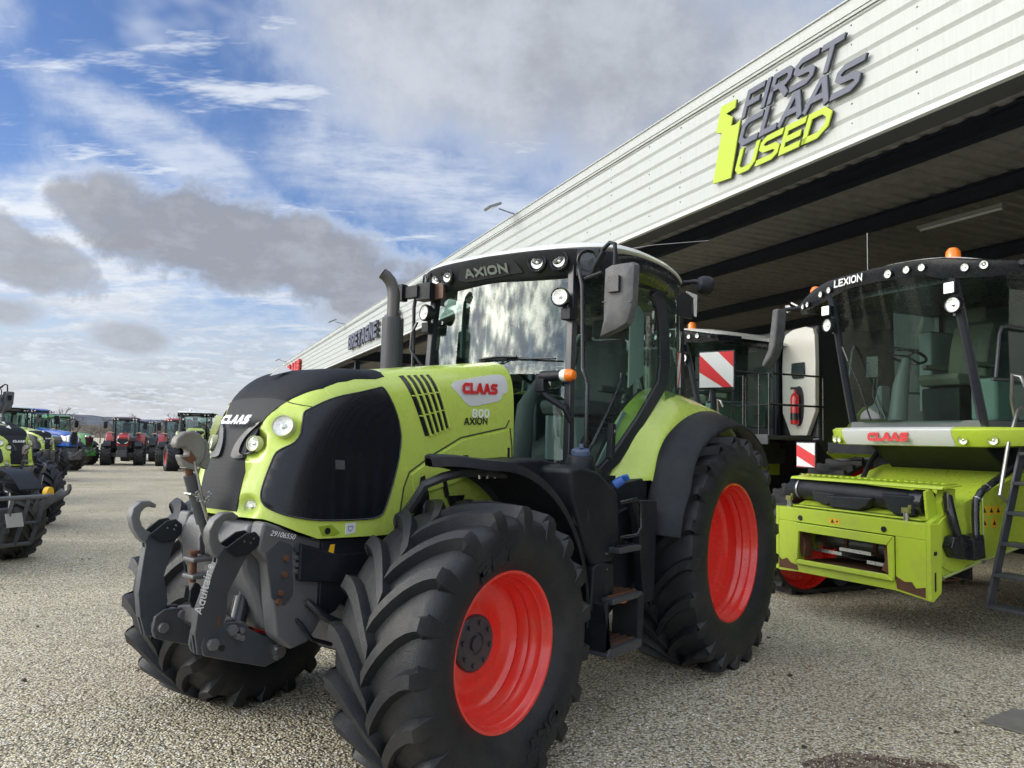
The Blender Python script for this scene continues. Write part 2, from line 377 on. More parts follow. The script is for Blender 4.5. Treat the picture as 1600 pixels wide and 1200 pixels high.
# heavy grey cumulus and veil where the photograph has them
g1=blob(-17.0,12.8,12.4,3.7,-7,.60,.85)
g2=blob(4,28.0,25,9.2,-9,.9,.45)
g2b=M_('MULTIPLY',blob(-38,25,3.5,2.5,0,1.0,.9),.5)
g3=blob(-10,9.6,8,2.8,-14,1.1,.9)
g4=blob(-34.0,11,4.5,2.0,-18,.6,1.0)
g6=blob(-26.5,6.1,2.6,1.2,0,.9,1.0)
g7=blob(-34,7.2,2.6,1.1,0,.9,1.0)
w1=blob(-31,11.0,10,5.0,-6,1.1,1.0)
w2=blob(-25,19,7,1.6,-20,1.2,1.3)
w3=blob(-4,18.0,13,4,-8,1.3,1.0)
g5=SS(M_('ADD',puff,M_('MULTIPLY',fine,.35)),.60,.80)
low=M_('MULTIPLY',SS(el,14,2.5),SS(M_('ADD',fine,M_('MULTIPLY',puff,.6)),.60,.90,.35,1))
outside=M_('MAXIMUM',SS(az,42,60),SS(az,-44,-60)); zen=SS(el,46,62)
rest=M_('MULTIPLY',M_('MAXIMUM',outside,zen),SS(puff,.32,.62,.2,.92))
cov=M_('MAXIMUM',M_('MULTIPLY',wispm,.85),M_('MULTIPLY',puffm,.55))
for q,k in((w1,.85),(w2,.55),(w3,.6)):
    cov=M_('MAXIMUM',cov,M_('MULTIPLY',M_('MULTIPLY',q,k),SS(M_('ADD',wisp,M_('MULTIPLY',fine,.4)),.5,.85,.5,1.25)))
for q in(g1,g2,g2b,g3,g4,g6,g7,low,rest): cov=M_('MAXIMUM',cov,M_('MULTIPLY',q,.96))
cov=M_('MAXIMUM',cov,SS(el,8.5,.5,0,.88)); cov=M_('MINIMUM',cov,1.0)
L(cov,mxs.inputs[0])
co=lambda g_,k=1.0: M_('MULTIPLY',SS(g_,.30,1.0),k)
grey=M_('MAXIMUM',M_('MAXIMUM',co(g1,1.05),M_('MULTIPLY',co(g2,1),SS(M_('ADD',n3,M_('MULTIPLY',n4,.35)),.50,.95,.48,.78))),M_('MAXIMUM',co(g3,.75),M_('MAXIMUM',co(g4,.85),M_('MULTIPLY',M_('MAXIMUM',g6,g7),.75))))
grey=M_('MAXIMUM',grey,M_('MULTIPLY',low,SS(fine,.40,.66,.85,.15)))
grey=M_('MAXIMUM',grey,M_('MULTIPLY',rest,SS(fine,.36,.66,.9,.1)))
grey=M_('MULTIPLY',grey,SS(M_('ADD',n4,M_('MULTIPLY',fine,.6)),.55,1.05,.78,1.06))
ccol0=MIXC(grey,(.60,.64,.70),(.255,.268,.305))
ov=nt.nodes.new('ShaderNodeVectorMath'); ov.operation='SCALE'; L(ccol0,ov.inputs[0]); L(M_('ADD',M_('MULTIPLY',M_('MAXIMUM',outside,zen),1.25),1.0),ov.inputs['Scale']); ccol=ov.outputs[0]  # unseen sky to the sides, behind and overhead brightened as added fill
# clouds close to the sun are lit through
sdv=(math.sin(R(SUN_AZ))*math.cos(R(SUN_EL)),math.cos(R(SUN_AZ))*math.cos(R(SUN_EL)),math.sin(R(SUN_EL)))
dt=nt.nodes.new('ShaderNodeVectorMath'); dt.operation='DOT_PRODUCT'; L(nz_.outputs[0],dt.inputs[0]); dt.inputs[1].default_value=sdv
glow=M_('MULTIPLY',M_('POWER',M_('MAXIMUM',dt.outputs['Value'],0),7.0),SS(M_('ADD',M_('MULTIPLY',puff,.6),M_('MULTIPLY',fine,.4)),.42,.62,.10,1.0))
gv=nt.nodes.new('ShaderNodeVectorMath'); gv.operation='MULTIPLY_ADD'
gc=nt.nodes.new('ShaderNodeCombineXYZ'); 
for i,k in enumerate((9.5,8.9,7.4)): L(M_('MULTIPLY',glow,k),gc.inputs[i])
av=nt.nodes.new('ShaderNodeVectorMath'); av.operation='ADD'; L(ccol,av.inputs[0]); L(gc.outputs[0],av.inputs[1])
L(av.outputs[0],bg2.inputs[0])
sd=bpy.data.lights.new('sun','SUN'); sun=bpy.data.objects.new('sun',sd); COL.objects.link(sun)
sd.energy=.5; sd.angle=R(18); sd.color=(1,.97,.92)
sun.rotation_euler=(-Vector(sdv)).to_track_quat('-Z','Y').to_euler(); sun.location=(-20,0,20)
S.view_settings.view_transform='Standard'; S.view_settings.look='None'; S.view_settings.gamma=1; S.view_settings.exposure=0.46
S.render.engine='CYCLES'
try:
    S.cycles.max_bounces=5; S.cycles.transparent_max_bounces=12; S.cycles.use_adaptive_sampling=True; S.cycles.adaptive_threshold=.02; S.cycles.caustics_reflective=False; S.cycles.caustics_refractive=False
except Exception: pass

# ------------------------------------------------------------------ frames
FT=(4.0470,.8804,7.1331)         # main tractor: yaw, x, y (origin on the ground under the rear axle)
FB=(R(113.56),8.07,0.0)          # hall: x runs along the fascia away from the camera, y points out to the yard
def gz(x,y):
    """yard falls away gently towards the far rows"""
    d=math.hypot(x,y)
    if d<11: return 0
    k=min(d,60)-11
    return -0.0085*k*min(1,k/6)-(0 if d<60 else (min(d,400)-60)*.004)
# ------------------------------------------------------------------ ground
def gravel_mat():
    m,nt,out=_new('gravel'); L=nt.links.new
    p=N(nt,'ShaderNodeBsdfPrincipled'); L(p.outputs[0],out.inputs[0]); p.inputs['Roughness'].default_value=.85; p.inputs['Specular IOR Level'].default_value=.3
    tc=N(nt,'ShaderNodeTexCoord'); O=tc.outputs['Object']
    v=N(nt,'ShaderNodeTexVoronoi',Scale=62.0); L(O,v.inputs['Vector'])
    v2=N(nt,'ShaderNodeTexVoronoi',Scale=38.0); L(O,v2.inputs['Vector'])
    sc=N(nt,'ShaderNodeSeparateColor'); L(v.outputs['Color'],sc.inputs[0])
    rp=N(nt,'ShaderNodeValToRGB'); L(sc.outputs[0],rp.inputs[0])
    cr=rp.color_ramp; cr.interpolation='CONSTANT'
    els=[(0,(.06,.055,.048)),(.07,(.68,.60,.40)),(.32,(.94,.86,.62)),(.48,(.42,.35,.23)),(.62,(.96,.91,.74)),(.76,(.58,.50,.34)),(.90,(.9,.87,.80))]
    while len(cr.elements)<len(els): cr.elements.new(.5)
    for e,(a,c) in zip(cr.elements,els): e.position=a; e.color=c+(1,)
    # dark joints between stones
    ed=N(nt,'ShaderNodeMapRange'); L(v.outputs['Distance'],ed.inputs[0]); ed.inputs[1].default_value=.35; ed.inputs[2].default_value=.75; ed.inputs[3].default_value=1; ed.inputs[4].default_value=.38
    def nz(s,d=6,r=.6):
        n=N(nt,'ShaderNodeTexNoise',Scale=s,Detail=float(d),Roughness=r); L(O,n.inputs['Vector']); return n.outputs[0]
    def rng(x,a,b,lo,hi):
        r=N(nt,'ShaderNodeMapRange'); L(x,r.inputs[0]); r.inputs[1].default_value=a; r.inputs[2].default_value=b; r.inputs[3].default_value=lo; r.inputs[4].default_value=hi; return r.outputs[0]
    def mix(f,a,b,bt='MIX'):
        x=N(nt,'ShaderNodeMix',data_type='RGBA',blend_type=bt)
        if isinstance(f,float): x.inputs[0].default_value=f
        else: L(f,x.inputs[0])
        L(a,x.inputs[6])
        if isinstance(b,tuple): x.inputs[7].default_value=b+(1,)
        else: L(b,x.inputs[7])
        return x.outputs[2]
    c=mix(rng(nz(2.6,5,.7),.35,.7,0,.12),rp.outputs[0],(.70,.61,.45))       # fines and dust filling
    c=mix(rng(nz(.45,6,.6),.42,.62,0,.35),c,(.30,.275,.18))                 # damp, slightly green patches
    c=mix(rng(nz(1.3,9,.75),.60,.70,0,.6),c,(.10,.078,.055))                 # mud and dark spots
    c=mix(rng(nz(.16,5,.6),.40,.60,0,.22),c,(.84,.77,.63))                 # dry pale sweeps
    tm=N(nt,'ShaderNodeMapping'); tm.inputs['Rotation'].default_value=(0,0,R(63)); tm.inputs['Scale'].default_value=(.35,2.6,1); L(O,tm.inputs[0])
    tn=N(nt,'ShaderNodeTexNoise',Scale=.55,Detail=4.0,Roughness=.6); L(tm.outputs[0],tn.inputs['Vector'])
    c=mix(rng(tn.outputs[0],.52,.70,0,.24),c,(.27,.225,.16))
    sp=nz(7,5,.8); c=mix(rng(sp,.66,.72,0,.85),c,(.05,.04,.03))
    h=N(nt,'ShaderNodeHueSaturation'); L(c,h.inputs['Color']); L(ed.outputs[0],h.inputs['Value']); L(h.outputs[0],p.inputs['Base Color'])
    hh=N(nt,'ShaderNodeMath',operation='ADD'); 
    m1=N(nt,'ShaderNodeMath',operation='MULTIPLY'); L(v.outputs['Distance'],m1.inputs[0]); m1.inputs[1].default_value=-1.0
    m2=N(nt,'ShaderNodeMath',operation='MULTIPLY'); L(v2.outputs['Distance'],m2.inputs[0]); m2.inputs[1].default_value=-.8
    L(m1.outputs[0],hh.inputs[0]); L(m2.outputs[0],hh.inputs[1])
    b=N(nt,'ShaderNodeBump',Strength=1.0,Distance=.018); L(hh.outputs[0],b.inputs['Height'])
    b2=N(nt,'ShaderNodeBump',Strength=.5,Distance=.09); L(nz(2.2,6),b2.inputs['Height']); L(b.outputs[0],b2.inputs['Normal']); L(b2.outputs[0],p.inputs['Normal'])
    return m
GRAV=gravel_mat()
g=MB(); rings=[]
rad=[0,1.5,3,4.5,6,8,10,12,14,17,20,24,28,33,38,44,50,56,60,70,90,130,200,320,600,1200,2600]
for r in rad[1:]: rings.append([(r*math.sin(R(a)),r*math.cos(R(a)),gz(r,0)) for a in range(0,360,5)])
g.v.append((0,0,0)); 
for rr in rings: g.v+=rr
n=72
g.f+=[(0,1+(k+1)%n,1+k) for k in range(n)]
for i in range(len(rings)-1):
    for k in range(n): g.f.append((1+i*n+k,1+i*n+(k+1)%n,1+(i+1)*n+(k+1)%n,1+(i+1)*n+k))
meta(g.build('ground',GRAV),kind='structure')
# loose stones on the surface
rs=random.Random(3); pb=MB()
for i in range(24000):
    d=2.2+rs.random()**2.1*17; a=R(-38+76*rs.random()); x=d*math.sin(a); y=d*math.cos(a)
    s=.0035+.0075*rs.random()**2.0
    if rs.random()<.004: s*=2.2
    M=Euler((rs.random()*6,rs.random()*6,rs.random()*6)).to_matrix()
    vs=[]
    for q in((1,0,0),(-1,0,0),(0,1,0),(0,-1,0),(0,0,1),(0,0,-1)):
        v=M@(Vector(q)*s*(.75+.5*rs.random())); vs.append((x+v.x,y+v.y,s*.3+v.z*.7))
    pb.add(vs,[(0,2,4),(2,1,4),(1,3,4),(3,0,4),(2,0,5),(1,2,5),(3,1,5),(0,3,5)])
m,nt,out=_new('loose_stone'); p=N(nt,'ShaderNodeBsdfPrincipled'); p.inputs['Roughness'].default_value=.8
gi=N(nt,'ShaderNodeNewGeometry'); rp=N(nt,'ShaderNodeValToRGB'); nt.links.new(gi.outputs['Random Per Island'],rp.inputs[0])
cr=rp.color_ramp
for a,c in((.0,(.12,.11,.09)),(.3,(.38,.34,.26)),(.6,(.52,.50,.44)),(1,(.72,.70,.63))):
    e=cr.elements.new(a); e.color=c+(1,)
nt.links.new(rp.outputs[0],p.inputs['Base Color']); nt.links.new(p.outputs[0],out.inputs[0])
meta(pb.build('loose_gravel',m),kind='stuff'); STONE=m
# twigs, leaves and clods lying about
lf=MB()
for i in range(170):
    d=3.5+rs.random()*14; a=R(-36+72*rs.random()); x=d*math.sin(a); y=d*math.cos(a); z=gz(x,y); t=rs.random()*6.28; l=.01+.03*rs.random()*(1+d/12)
    lf.add([(x,y,z+.004),(x+l*math.cos(t),y+l*math.sin(t),z+.012),(x+l*.5*math.cos(t+1.2),y+l*.5*math.sin(t+1.2),z+.016),(x+.4*l*math.cos(t-.9),y+.4*l*math.sin(t-.9),z+.003)],[(0,3,1),(0,1,2),(0,2,3),(1,3,2)])
meta(lf.build('leaf_litter',mat('litter_brown',(.035,.026,.018),.9)),kind='stuff')
# cover plates in the yard, bottom right
p1=MB(); poly=[(0,0),(.35,-.50),(.80,-.12),(.38,.26)]
p1.prism([(a,b) for a,b in poly],2,0,.012)
t=p1.build('cover_plate',mat('plate_grey',(.17,.165,.15),.6,var=.3,dirt=(.07,.07,.04),dirtamt=.7,bump=.4),bevel=.003)
meta(t,'flat grey metal plate lying on the gravel at the right edge','plate'); t.location=(3.16,5.20,.004)
p2=MB(); p2.v=[]; 
pts=[(.42*math.cos(a)*(1+.12*math.sin(5*a)),.21*math.sin(a)*(1+.15*math.cos(3*a))) for a in [2*PI*i/40 for i in range(40)]]
p2.prism(pts,2,0,.006)
t=p2.build('drain_cover',mat('rust_cover',(.055,.03,.022),.8,var=.4,nscale=20,bump=.6,dirt=(.40,.36,.27),dirtamt=.9,dscale=16))
meta(t,'rusty brown drain cover half buried in gravel at the bottom of the frame','drain cover'); t.location=(2.13,4.40,.004)
cs=MB(); rs=random.Random(8)
for i in range(520):
    a=rs.random()*6.28; r_=rs.random()**.4; x=2.13+.50*r_*math.cos(a); y=4.40+.27*r_*math.sin(a); q=.004+.006*rs.random()
    cs.add([(x+q,y,.010),(x,y+q*.8,.010),(x-q,y,.010),(x,y-q*.9,.010),(x+q*.2,y,.011+q*.8)],[(0,1,4),(1,2,4),(2,3,4),(3,0,4)])
COVER_STONES=cs

m,nt,out=_new('cover_stone'); p=N(nt,'ShaderNodeBsdfPrincipled'); p.inputs['Roughness'].default_value=.85
gi=N(nt,'ShaderNodeNewGeometry'); rp=N(nt,'ShaderNodeValToRGB'); nt.links.new(gi.outputs['Random Per Island'],rp.inputs[0]); rp.color_ramp.elements[0].color=(.12,.10,.07,1); rp.color_ramp.elements[1].color=(.45,.39,.29,1)
nt.links.new(rp.outputs[0],p.inputs['Base Color']); nt.links.new(p.outputs[0],out.inputs[0])
meta(COVER_STONES.build('scattered_stones',m),kind='stuff')
# ------------------------------------------------------------------ hall
HB=5.5; HT=7.3; XA=-14; XE=75.8; X1=68.3
def cladding_mat():
    m,nt,out=_new('ribbed_white_cladding'); L=nt.links.new
    p=N(nt,'ShaderNodeBsdfPrincipled'); L(p.outputs[0],out.inputs[0]); p.inputs['Roughness'].default_value=.45
    tc=N(nt,'ShaderNodeTexCoord'); O=tc.outputs['Object']
    mp=N(nt,'ShaderNodeMapping'); mp.inputs['Scale'].default_value=(9,1,.6); L(O,mp.inputs[0])
    n=N(nt,'ShaderNodeTexNoise',Scale=3.0,Detail=8.0,Roughness=.7); L(mp.outputs[0],n.inputs['Vector'])
    n2=N(nt,'ShaderNodeTexNoise',Scale=1.1,Detail=8.0,Roughness=.7); L(O,n2.inputs['Vector'])
    def rng(x,a,b,lo,hi):
        r=N(nt,'ShaderNodeMapRange'); L(x,r.inputs[0]); r.inputs[1].default_value=a; r.inputs[2].default_value=b; r.inputs[3].default_value=lo; r.inputs[4].default_value=hi; return r.outputs[0]
    mx=N(nt,'ShaderNodeMix',data_type='RGBA'); L(rng(n.outputs[0],.40,.72,0,.75),mx.inputs[0]); mx.inputs[6].default_value=(.50,.53,.515,1); mx.inputs[7].default_value=(.44,.45,.41,1)
    m2=N(nt,'ShaderNodeMix',data_type='RGBA'); L(rng(n2.outputs[0],.5,.8,0,.4),m2.inputs[0]); L(mx.outputs[2],m2.inputs[6]); m2.inputs[7].default_value=(.50,.52,.49,1)
    L(m2.outputs[2],p.inputs['Base Color']); return m
CLAD=cladding_mat()
CLADY=mat('yellow_green_cladding',(.50,.56,.10),.45,dirt=(.4,.4,.2))
hall=thing('dealer_hall','long open fronted machinery hall with ribbed white fascia over a dark interior','building',fr=FB)
def ribbed(x0,x1,z0,z1,pitch=.25):
    prof=[]; z=z0
    while z<z1-.01:
        h=min(pitch,z1-z); prof+= [(0.0,z),(0.0,z+h*.06),(.028,z+h*.25),(.028,z+h*.965)]; z+=h
    prof.append((0.0,z1)); prof+=[(-.06,z1),(-.06,z0)]
    mb=MB(); mb.prism(prof,0,x0,x1); return mb
xx=XA; kk=0
while xx<X1-.1:
    x2=min(xx+6.3,X1); o=ribbed(xx-.0+(.0 if kk==0 else -.06),x2,HB+.05,HT-.16).build('fascia_sheet',CLAD,hall,angle=20); o.location.y=.0035*(kk%2); xx=x2; kk+=1
ribbed(X1+.02,XE,HB+.05,HT-.16).build('yellow_fascia',CLADY,hall,angle=20)
mb=MB(); mb.b2((XA,-.10,HT-.16),(XE+.06,.075,HT)); mb.b2((XA,-.14,HT),(XE+.06,.10,HT+.018))
mb.b2((XA,.043,HT-.20),(XE+.03,.058,HT-.16)); mb.build('coping',CLAD,hall)
mb=MB(); mb.b2((XA,-.02,HB-.012),(XE+.03,.055,HB+.05)); mb.build('drip_trim',WHITEP,hall)
# joints of the cladding sheets with screws
sm=mat('screw_grey',(.14,.14,.13),.5)
mb=MB(); rs=random.Random(5)
for i in range(16):
    x=-2+i*2.2
    for k in range(7):
        for dx in (0,.9):
            z=HB+.05+k*.25+.2; mb.cyl((x+dx+rs.uniform(-.02,.02),.028,z),(x+dx,.034,z),.010,n=6)
mb.build('cladding_screws',sm,hall)['kind']='stuff'
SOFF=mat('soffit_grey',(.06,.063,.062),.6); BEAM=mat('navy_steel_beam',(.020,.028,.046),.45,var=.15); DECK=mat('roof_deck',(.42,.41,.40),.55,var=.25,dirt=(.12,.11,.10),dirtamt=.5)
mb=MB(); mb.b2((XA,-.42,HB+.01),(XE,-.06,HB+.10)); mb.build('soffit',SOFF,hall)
# deck ribs run into the depth
mb=MB(); prof=[]; x=XA
while x<XE-.3:
    prof+=[(x,6.30),(x+.13,6.30),(x+.17,6.345),(x+.29,6.345),(x+.33,6.30)]; x+=.34
prof+=[(XE,6.30),(XE,6.55),(XA,6.55)]
mb.prism(prof,1,-26,-.06); mb.build('roof_deck',DECK,hall,angle=20)
k=0
def ibeam(p0,p1,h=.42,wd=.2):
    mb=MB(); a=Vector(p0); b=Vector(p1); d=(b-a).normalized(); s=d.cross(Vector((0,0,1))).normalized()
    for (z0,z1,hw) in((-.0,.025,wd/2),(.025,h-.025,.012),(h-.025,h,wd/2)):
        vs=[]
        for e in(a,b):
            for sx_,z in((-hw,-z0),(hw,-z0),(hw,-z1),(-hw,-z1)): vs.append(e+s*sx_+Vector((0,0,z)))
        mb.add(vs,[(0,1,2,3),(7,6,5,4),(0,4,5,1),(1,5,6,2),(2,6,7,3),(3,7,4,0)])
    return mb
for y in(-2.35,-4.75,-8.8,-12.6,-17,-21.5): ibeam((XA,y,6.29),(XE,y,6.29),.28,.20).build('beam',BEAM,hall)
for x in(-10,27,40,52.5,65): ibeam((x,-.2,5.94),(x,-25.8,5.94),.5,.24).build('rafter',BEAM,hall)
for x in(20,40.3,60.6):
    mb=MB(); mb.b2((x-.11,-.62,-1),(x+.11,-.60,5.5)); mb.b2((x-.11,-.40,-1),(x+.11,-.38,5.5)); mb.b2((x-.01,-.60,-1),(x+.01,-.40,5.5)); mb.build('column',BEAM,hall)
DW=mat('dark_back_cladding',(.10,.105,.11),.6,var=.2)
def vribs(mb,x0,x1,y,z0,z1):
    prof=[]; x=x0
    while x<x1-.2: prof+=[(x,y),(x+.12,y),(x+.15,y+.04),(x+.27,y+.04),(x+.30,y)]; x+=.30
    prof+=[(x1,y),(x1,y-.1),(x0,y-.1)]; mb.prism(prof,2,z0,z1)
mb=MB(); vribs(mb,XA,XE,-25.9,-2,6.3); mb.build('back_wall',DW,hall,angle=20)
mb=MB(); mb.b2((XE,-25.9,-2),(XE+.12,0,7.14)); mb.build('end_wall',CLAD,hall)
mb=MB(); mb.b2((XA-.12,-25.9,-2),(XA,0,7.14)); mb.build('near_end_wall',CLAD,hall)
mb=MB(); mb.b2((XA,-26,6.56),(XE,-.15,6.75)); mb.build('roof_sheet',mat('roof_top',(.3,.31,.31),.6),hall)
# strip light under the deck
t=thing('strip_light','long unlit white strip light fixed under the dark roof deck','strip light',fr=FB,at=(12.12,-4.93,5.83))
mb=MB(); mb.b2((-.8,-.06,0),(.8,.06,.07)); mb.build('housing',mat('lamp_housing_grey',(.34,.35,.35),.5),t,bevel=.012)
mb=MB(); mb.cyl((-.76,0,-.012),(.76,0,-.012),.028,n=10); mb.build('tube',WHITES,t)
for hx in(-.6,.6):
    mb=MB(); mb.cyl((hx,0,.06),(hx,0,.46),.006,n=6); mb.build('hanger',STEEL,t)
# floodlights on the coping
FLG=mat('floodlight_grey',(.19,.20,.20),.4,metal=.3)
for i,x in enumerate((20.1,41.0,63.2)):
    t=thing('floodlight',['grey floodlight on the hall coping, nearest of three, left of the big logo','grey floodlight on the hall coping above the dark place name letters','grey floodlight on the hall coping above the far red letters'][i],'floodlight','floodlights along the coping',fr=FB,at=(x,.08,HT-.02))
    mb=MB(); mb.tube([(0,-.15,.03),(0,.10,.06),(0,.42,.12)],.018,8); mb.box((0,-.10,.03),(.10,.12,.05)); mb.build('arm',FLG,t)
    mb=MB(); mb.box((0,.58,.15),(.34,.36,.06),(R(-24),0,0)); mb.build('lamp_head',FLG,t,bevel=.01)
    mb=MB(); mb.box((0,.57,.116),(.29,.30,.008),(R(-24),0,0)); mb.build('lamp_glass',mat('flood_glass',(.5,.52,.5),.2,coat=1),t)
# small beacon stub / vent pipe on the left end of the coping
t=thing('wall_camera','small white camera box at the far yellow end of the hall','camera',fr=FB,at=(76.0,.1,6.1))
mb=MB(); mb.box((.25,.1,0),(.5,.2,.22)); mb.build('camera_body',WHITES,t,bevel=.02)
mb=MB(); mb.cyl((0,0,.35),(.3,.1,.1),.03); mb.build('bracket',FLG,t)

# ------------------------------------------------------------------ letters on the fascia
NAVY=mat('letter_slate',(.115,.125,.165),.5,var=.05); EDGE=mat('letter_edge',(.02,.02,.022),.5); LIME=mat('letter_lime',(.44,.57,.03),.45,var=.04)
REDL=mat('letter_red',(.55,.03,.02),.45,var=.05)
XD=(-1,0,0); ZD=(0,0,1)
def sign(name,label,cat,txt,x,z,h,w_,lw,gap,shear,m,off=.085,dep=.02,group=None,edge=True):
    t=thing(name,label,cat,group,fr=FB,at=(x,off,z))
    mb=MB(); stroke_text(mb,txt,h,w_,lw,gap,dep,(0,0,0),XD,ZD,shear); 
    # X x Y for X=-x, Y=z points to +y (outwards)
    mb.build('letter_faces',m,t,angle=30)
    mb=MB(); stroke_text(mb,txt,h,w_,lw*.99,gap+lw*.01,dep-.004,(0,-dep,0),XD,ZD,shear); mb.build('letter_backs',EDGE if edge else m,t)
    return t
sign('logo_lettering','slate grey slanted letters FIRST in the top row of the fascia logo','lettering','FIRST',11.84,6.53,.375,.40,.075,.045,.42,NAVY,group='fascia logo')
sign('logo_lettering','slate grey slanted letters CLAAS in the middle row of the fascia logo','lettering','CLAAS',11.93,6.13,.37,.42,.078,.035,.42,NAVY,group='fascia logo')
sign('logo_lettering','lime yellow slanted letters USED in the bottom row of the fascia logo','lettering','USED',12.00,5.73,.36,.42,.078,.035,.42,LIME,group='fascia logo')
t=thing('logo_numeral','tall lime yellow numeral one with a flag top left of the fascia logo','numeral','fascia logo',fr=FB,at=(12.2,.085,0))
pl=[(12.28,6.90),(11.94,6.88),(11.97,6.76),(12.17,6.745),(12.02,6.64),(12.06,6.52),(11.95,6.50),(11.85,6.53),(12.06,5.73),(12.47,5.76),(12.27,6.49),(12.40,6.53)]
mb=MB(); mb.prism([(a-12.2,b) for a,b in pl],1,0,.02); mb.build('face',LIME,t)
mb=MB(); mb.prism([((a-12.2)*.995,6.3+(b-6.3)*.995) for a,b in pl],1,-.018,-.001); mb.build('back',EDGE,t)
sign('place_name_lettering','dark grey block letters SUD on the fascia, right of the word BRETAGNE','lettering','SUD',32.45,5.84,.68,.62,.15,.12,0,NAVY,off=.16,dep=.06)
sign('place_name_lettering','dark grey block letters BRETAGNE on the ribbed fascia left of the exhaust','lettering','BRETAGNE',39.15,5.84,.68,.62,.15,.12,0,NAVY,off=.16,dep=.06)
sign('company_lettering','red block letters CLAAS at the far end of the fascia','lettering','CLAAS',61.6,6.02,.82,1.22,.30,.12,.12,REDL,off=.16,dep=.06,edge=False)

# ------------------------------------------------------------------ far land
def hill_mat(name,c1,c2,sc):
    m,nt,out=_new(name); p=N(nt,'ShaderNodeBsdfDiffuse'); nt.links.new(p.outputs[0],out.inputs[0])
    tc=N(nt,'ShaderNodeTexCoord'); n=N(nt,'ShaderNodeTexNoise',Scale=sc,Detail=9.0,Roughness=.75); nt.links.new(tc.outputs['Object'],n.inputs['Vector'])
    r=N(nt,'ShaderNodeValToRGB'); nt.links.new(n.outputs[0],r.inputs[0]); r.color_ramp.elements[0].position=.38; r.color_ramp.elements[0].color=c1+(1,); r.color_ramp.elements[1].position=.64; r.color_ramp.elements[1].color=c2+(1,)
    nt.links.new(r.outputs[0],p.inputs[0]); return m
rs=random.Random(11)
def ridge(name,y0,x0,x1,hf_,m,depth=260,rows=26,cols=150):
    grid=[]
    for i in range(rows):
        t=i/(rows-1); row=[]
        for j in range(cols):
            x=x0+(x1-x0)*j/(cols-1); h=hf_(x)*math.sin(PI*min(1,t*1.15)*.5)**1.1*(1 if t<.87 else 1-(t-.87)*2)
            row.append((x,y0+depth*t,-2.5+h+rs.uniform(-1,1)*min(1.6,h*.05)))
        grid.append(row)
    mb=MB(); mb.sheet(grid); o=mb.build(name,m,angle=180); meta(o,kind='structure'); return o
def hh(x):
    # long wooded ridge falling to the right
    u=(x+430)/1000
    return 11.5+4*math.exp(-((x+300)/70)**2)+8*math.exp(-((x+520)/200)**2)-4*max(0,min(1,(x+260)/260))+1.3*math.sin(x*.021)+.8*math.sin(x*.06+1)
ridge('hill',640,-1100,900,hh,hill_mat('hazed_wooded_hill',(.085,.10,.13),(.15,.16,.175),.035),depth=330)  # blue-grey air haze is mixed into the woodland colours
ridge('low_fields',300,-600,300,lambda x:6.2+.8*math.sin(x*.05)+.5*math.sin(x*.17),hill_mat('field_scrub',(.075,.068,.055),(.17,.15,.125),.06),depth=180)
# bare winter trees beyond the yard: each with trunk and twiggy crown
TRK=mat('bare_bark',(.085,.07,.06),.9); TWG=mat('twig_haze',(.115,.095,.080),.95)
def bare_tree(rs,h):
    tr=MB(); tw=MB()
    def br(p,d,l,r,k):
        q=p+d*l; (tr if k<2 else tw).cyl(p,q,r,r*.6,n=5 if k<2 else 3,cap=False)
        if k>=4: return
        for i in range(3 if k<3 else 4):
            a=Vector((rs.uniform(-1,1),rs.uniform(-1,1),rs.uniform(-.1,.8))).normalized(); br(p+d*l*rs.uniform(.55,1),(d*.9+a*.8).normalized(),l*rs.uniform(.55,.8),r*.55,k+1)
    br(Vector((0,0,0)),Vector((0,0,1)),h*.32,h*.022,0)
    return tr,tw
protos=[]
for i in range(4): protos.append(bare_tree(random.Random(20+i),7.5))
pm=[]
for a,b in protos:
    x=a.build('trunk',TRK); y=b.build('crown',TWG); pm.append((x.data,y.data)); bpy.data.objects.remove(x); bpy.data.objects.remove(y)
k=0
TL=['bare winter tree with a wide twiggy crown beyond the far tractors','bare winter tree with a leaning trunk in the far tree line','low bare winter tree in the scrub beyond the yard','slim bare winter tree in the scrub beyond the yard']
rs=random.Random(31)
for i in range(46):
    px=-72+ i*1.45+rs.uniform(-.6,.6); d=112+rs.uniform(0,45); x=px*d/112; y=d; s=rs.uniform(.55,.95)
    t=thing('bare_tree',TL[i%4],'tree','bare winter trees beyond the yard',at=(x,y,gz(x,y)-.3),rz=rs.uniform(0,6)); t.scale=(s*1.7,s*1.7,s*1.25)
    for nme,me in(('trunk',pm[i%4][0]),('crown',pm[i%4][1])):
        o=bpy.data.objects.new(nme,me); COL.objects.link(o); o.parent=t
# pale rail fence along the far edge
fm=mat('pale_fence',(.42,.43,.42),.6)
t=thing('yard_fence','low pale rail fence along the far edge of the yard','fence',at=(0,62,gz(0,62)))
mb=MB()
for z in(.55,.95): mb.b2((-60,-.03,z),(6,.03,z+.10))
mb.build('rail',fm,t); mb=MB()
for i in range(45): mb.b2((-60+i*1.5-.04,-.05,-.2),(-60+i*1.5+.04,.05,1.1))
mb.build('post',fm,t)['kind']='stuff'
mb=MB(); mb.b2((-60,0,-.2),(6,9,.02)); o=mb.build('concrete_apron',mat('apron_pale',(.44,.44,.42),.8,dirt=(.3,.29,.25))); o.location=(0,63,gz(0,62)+.02); meta(o,kind='structure')
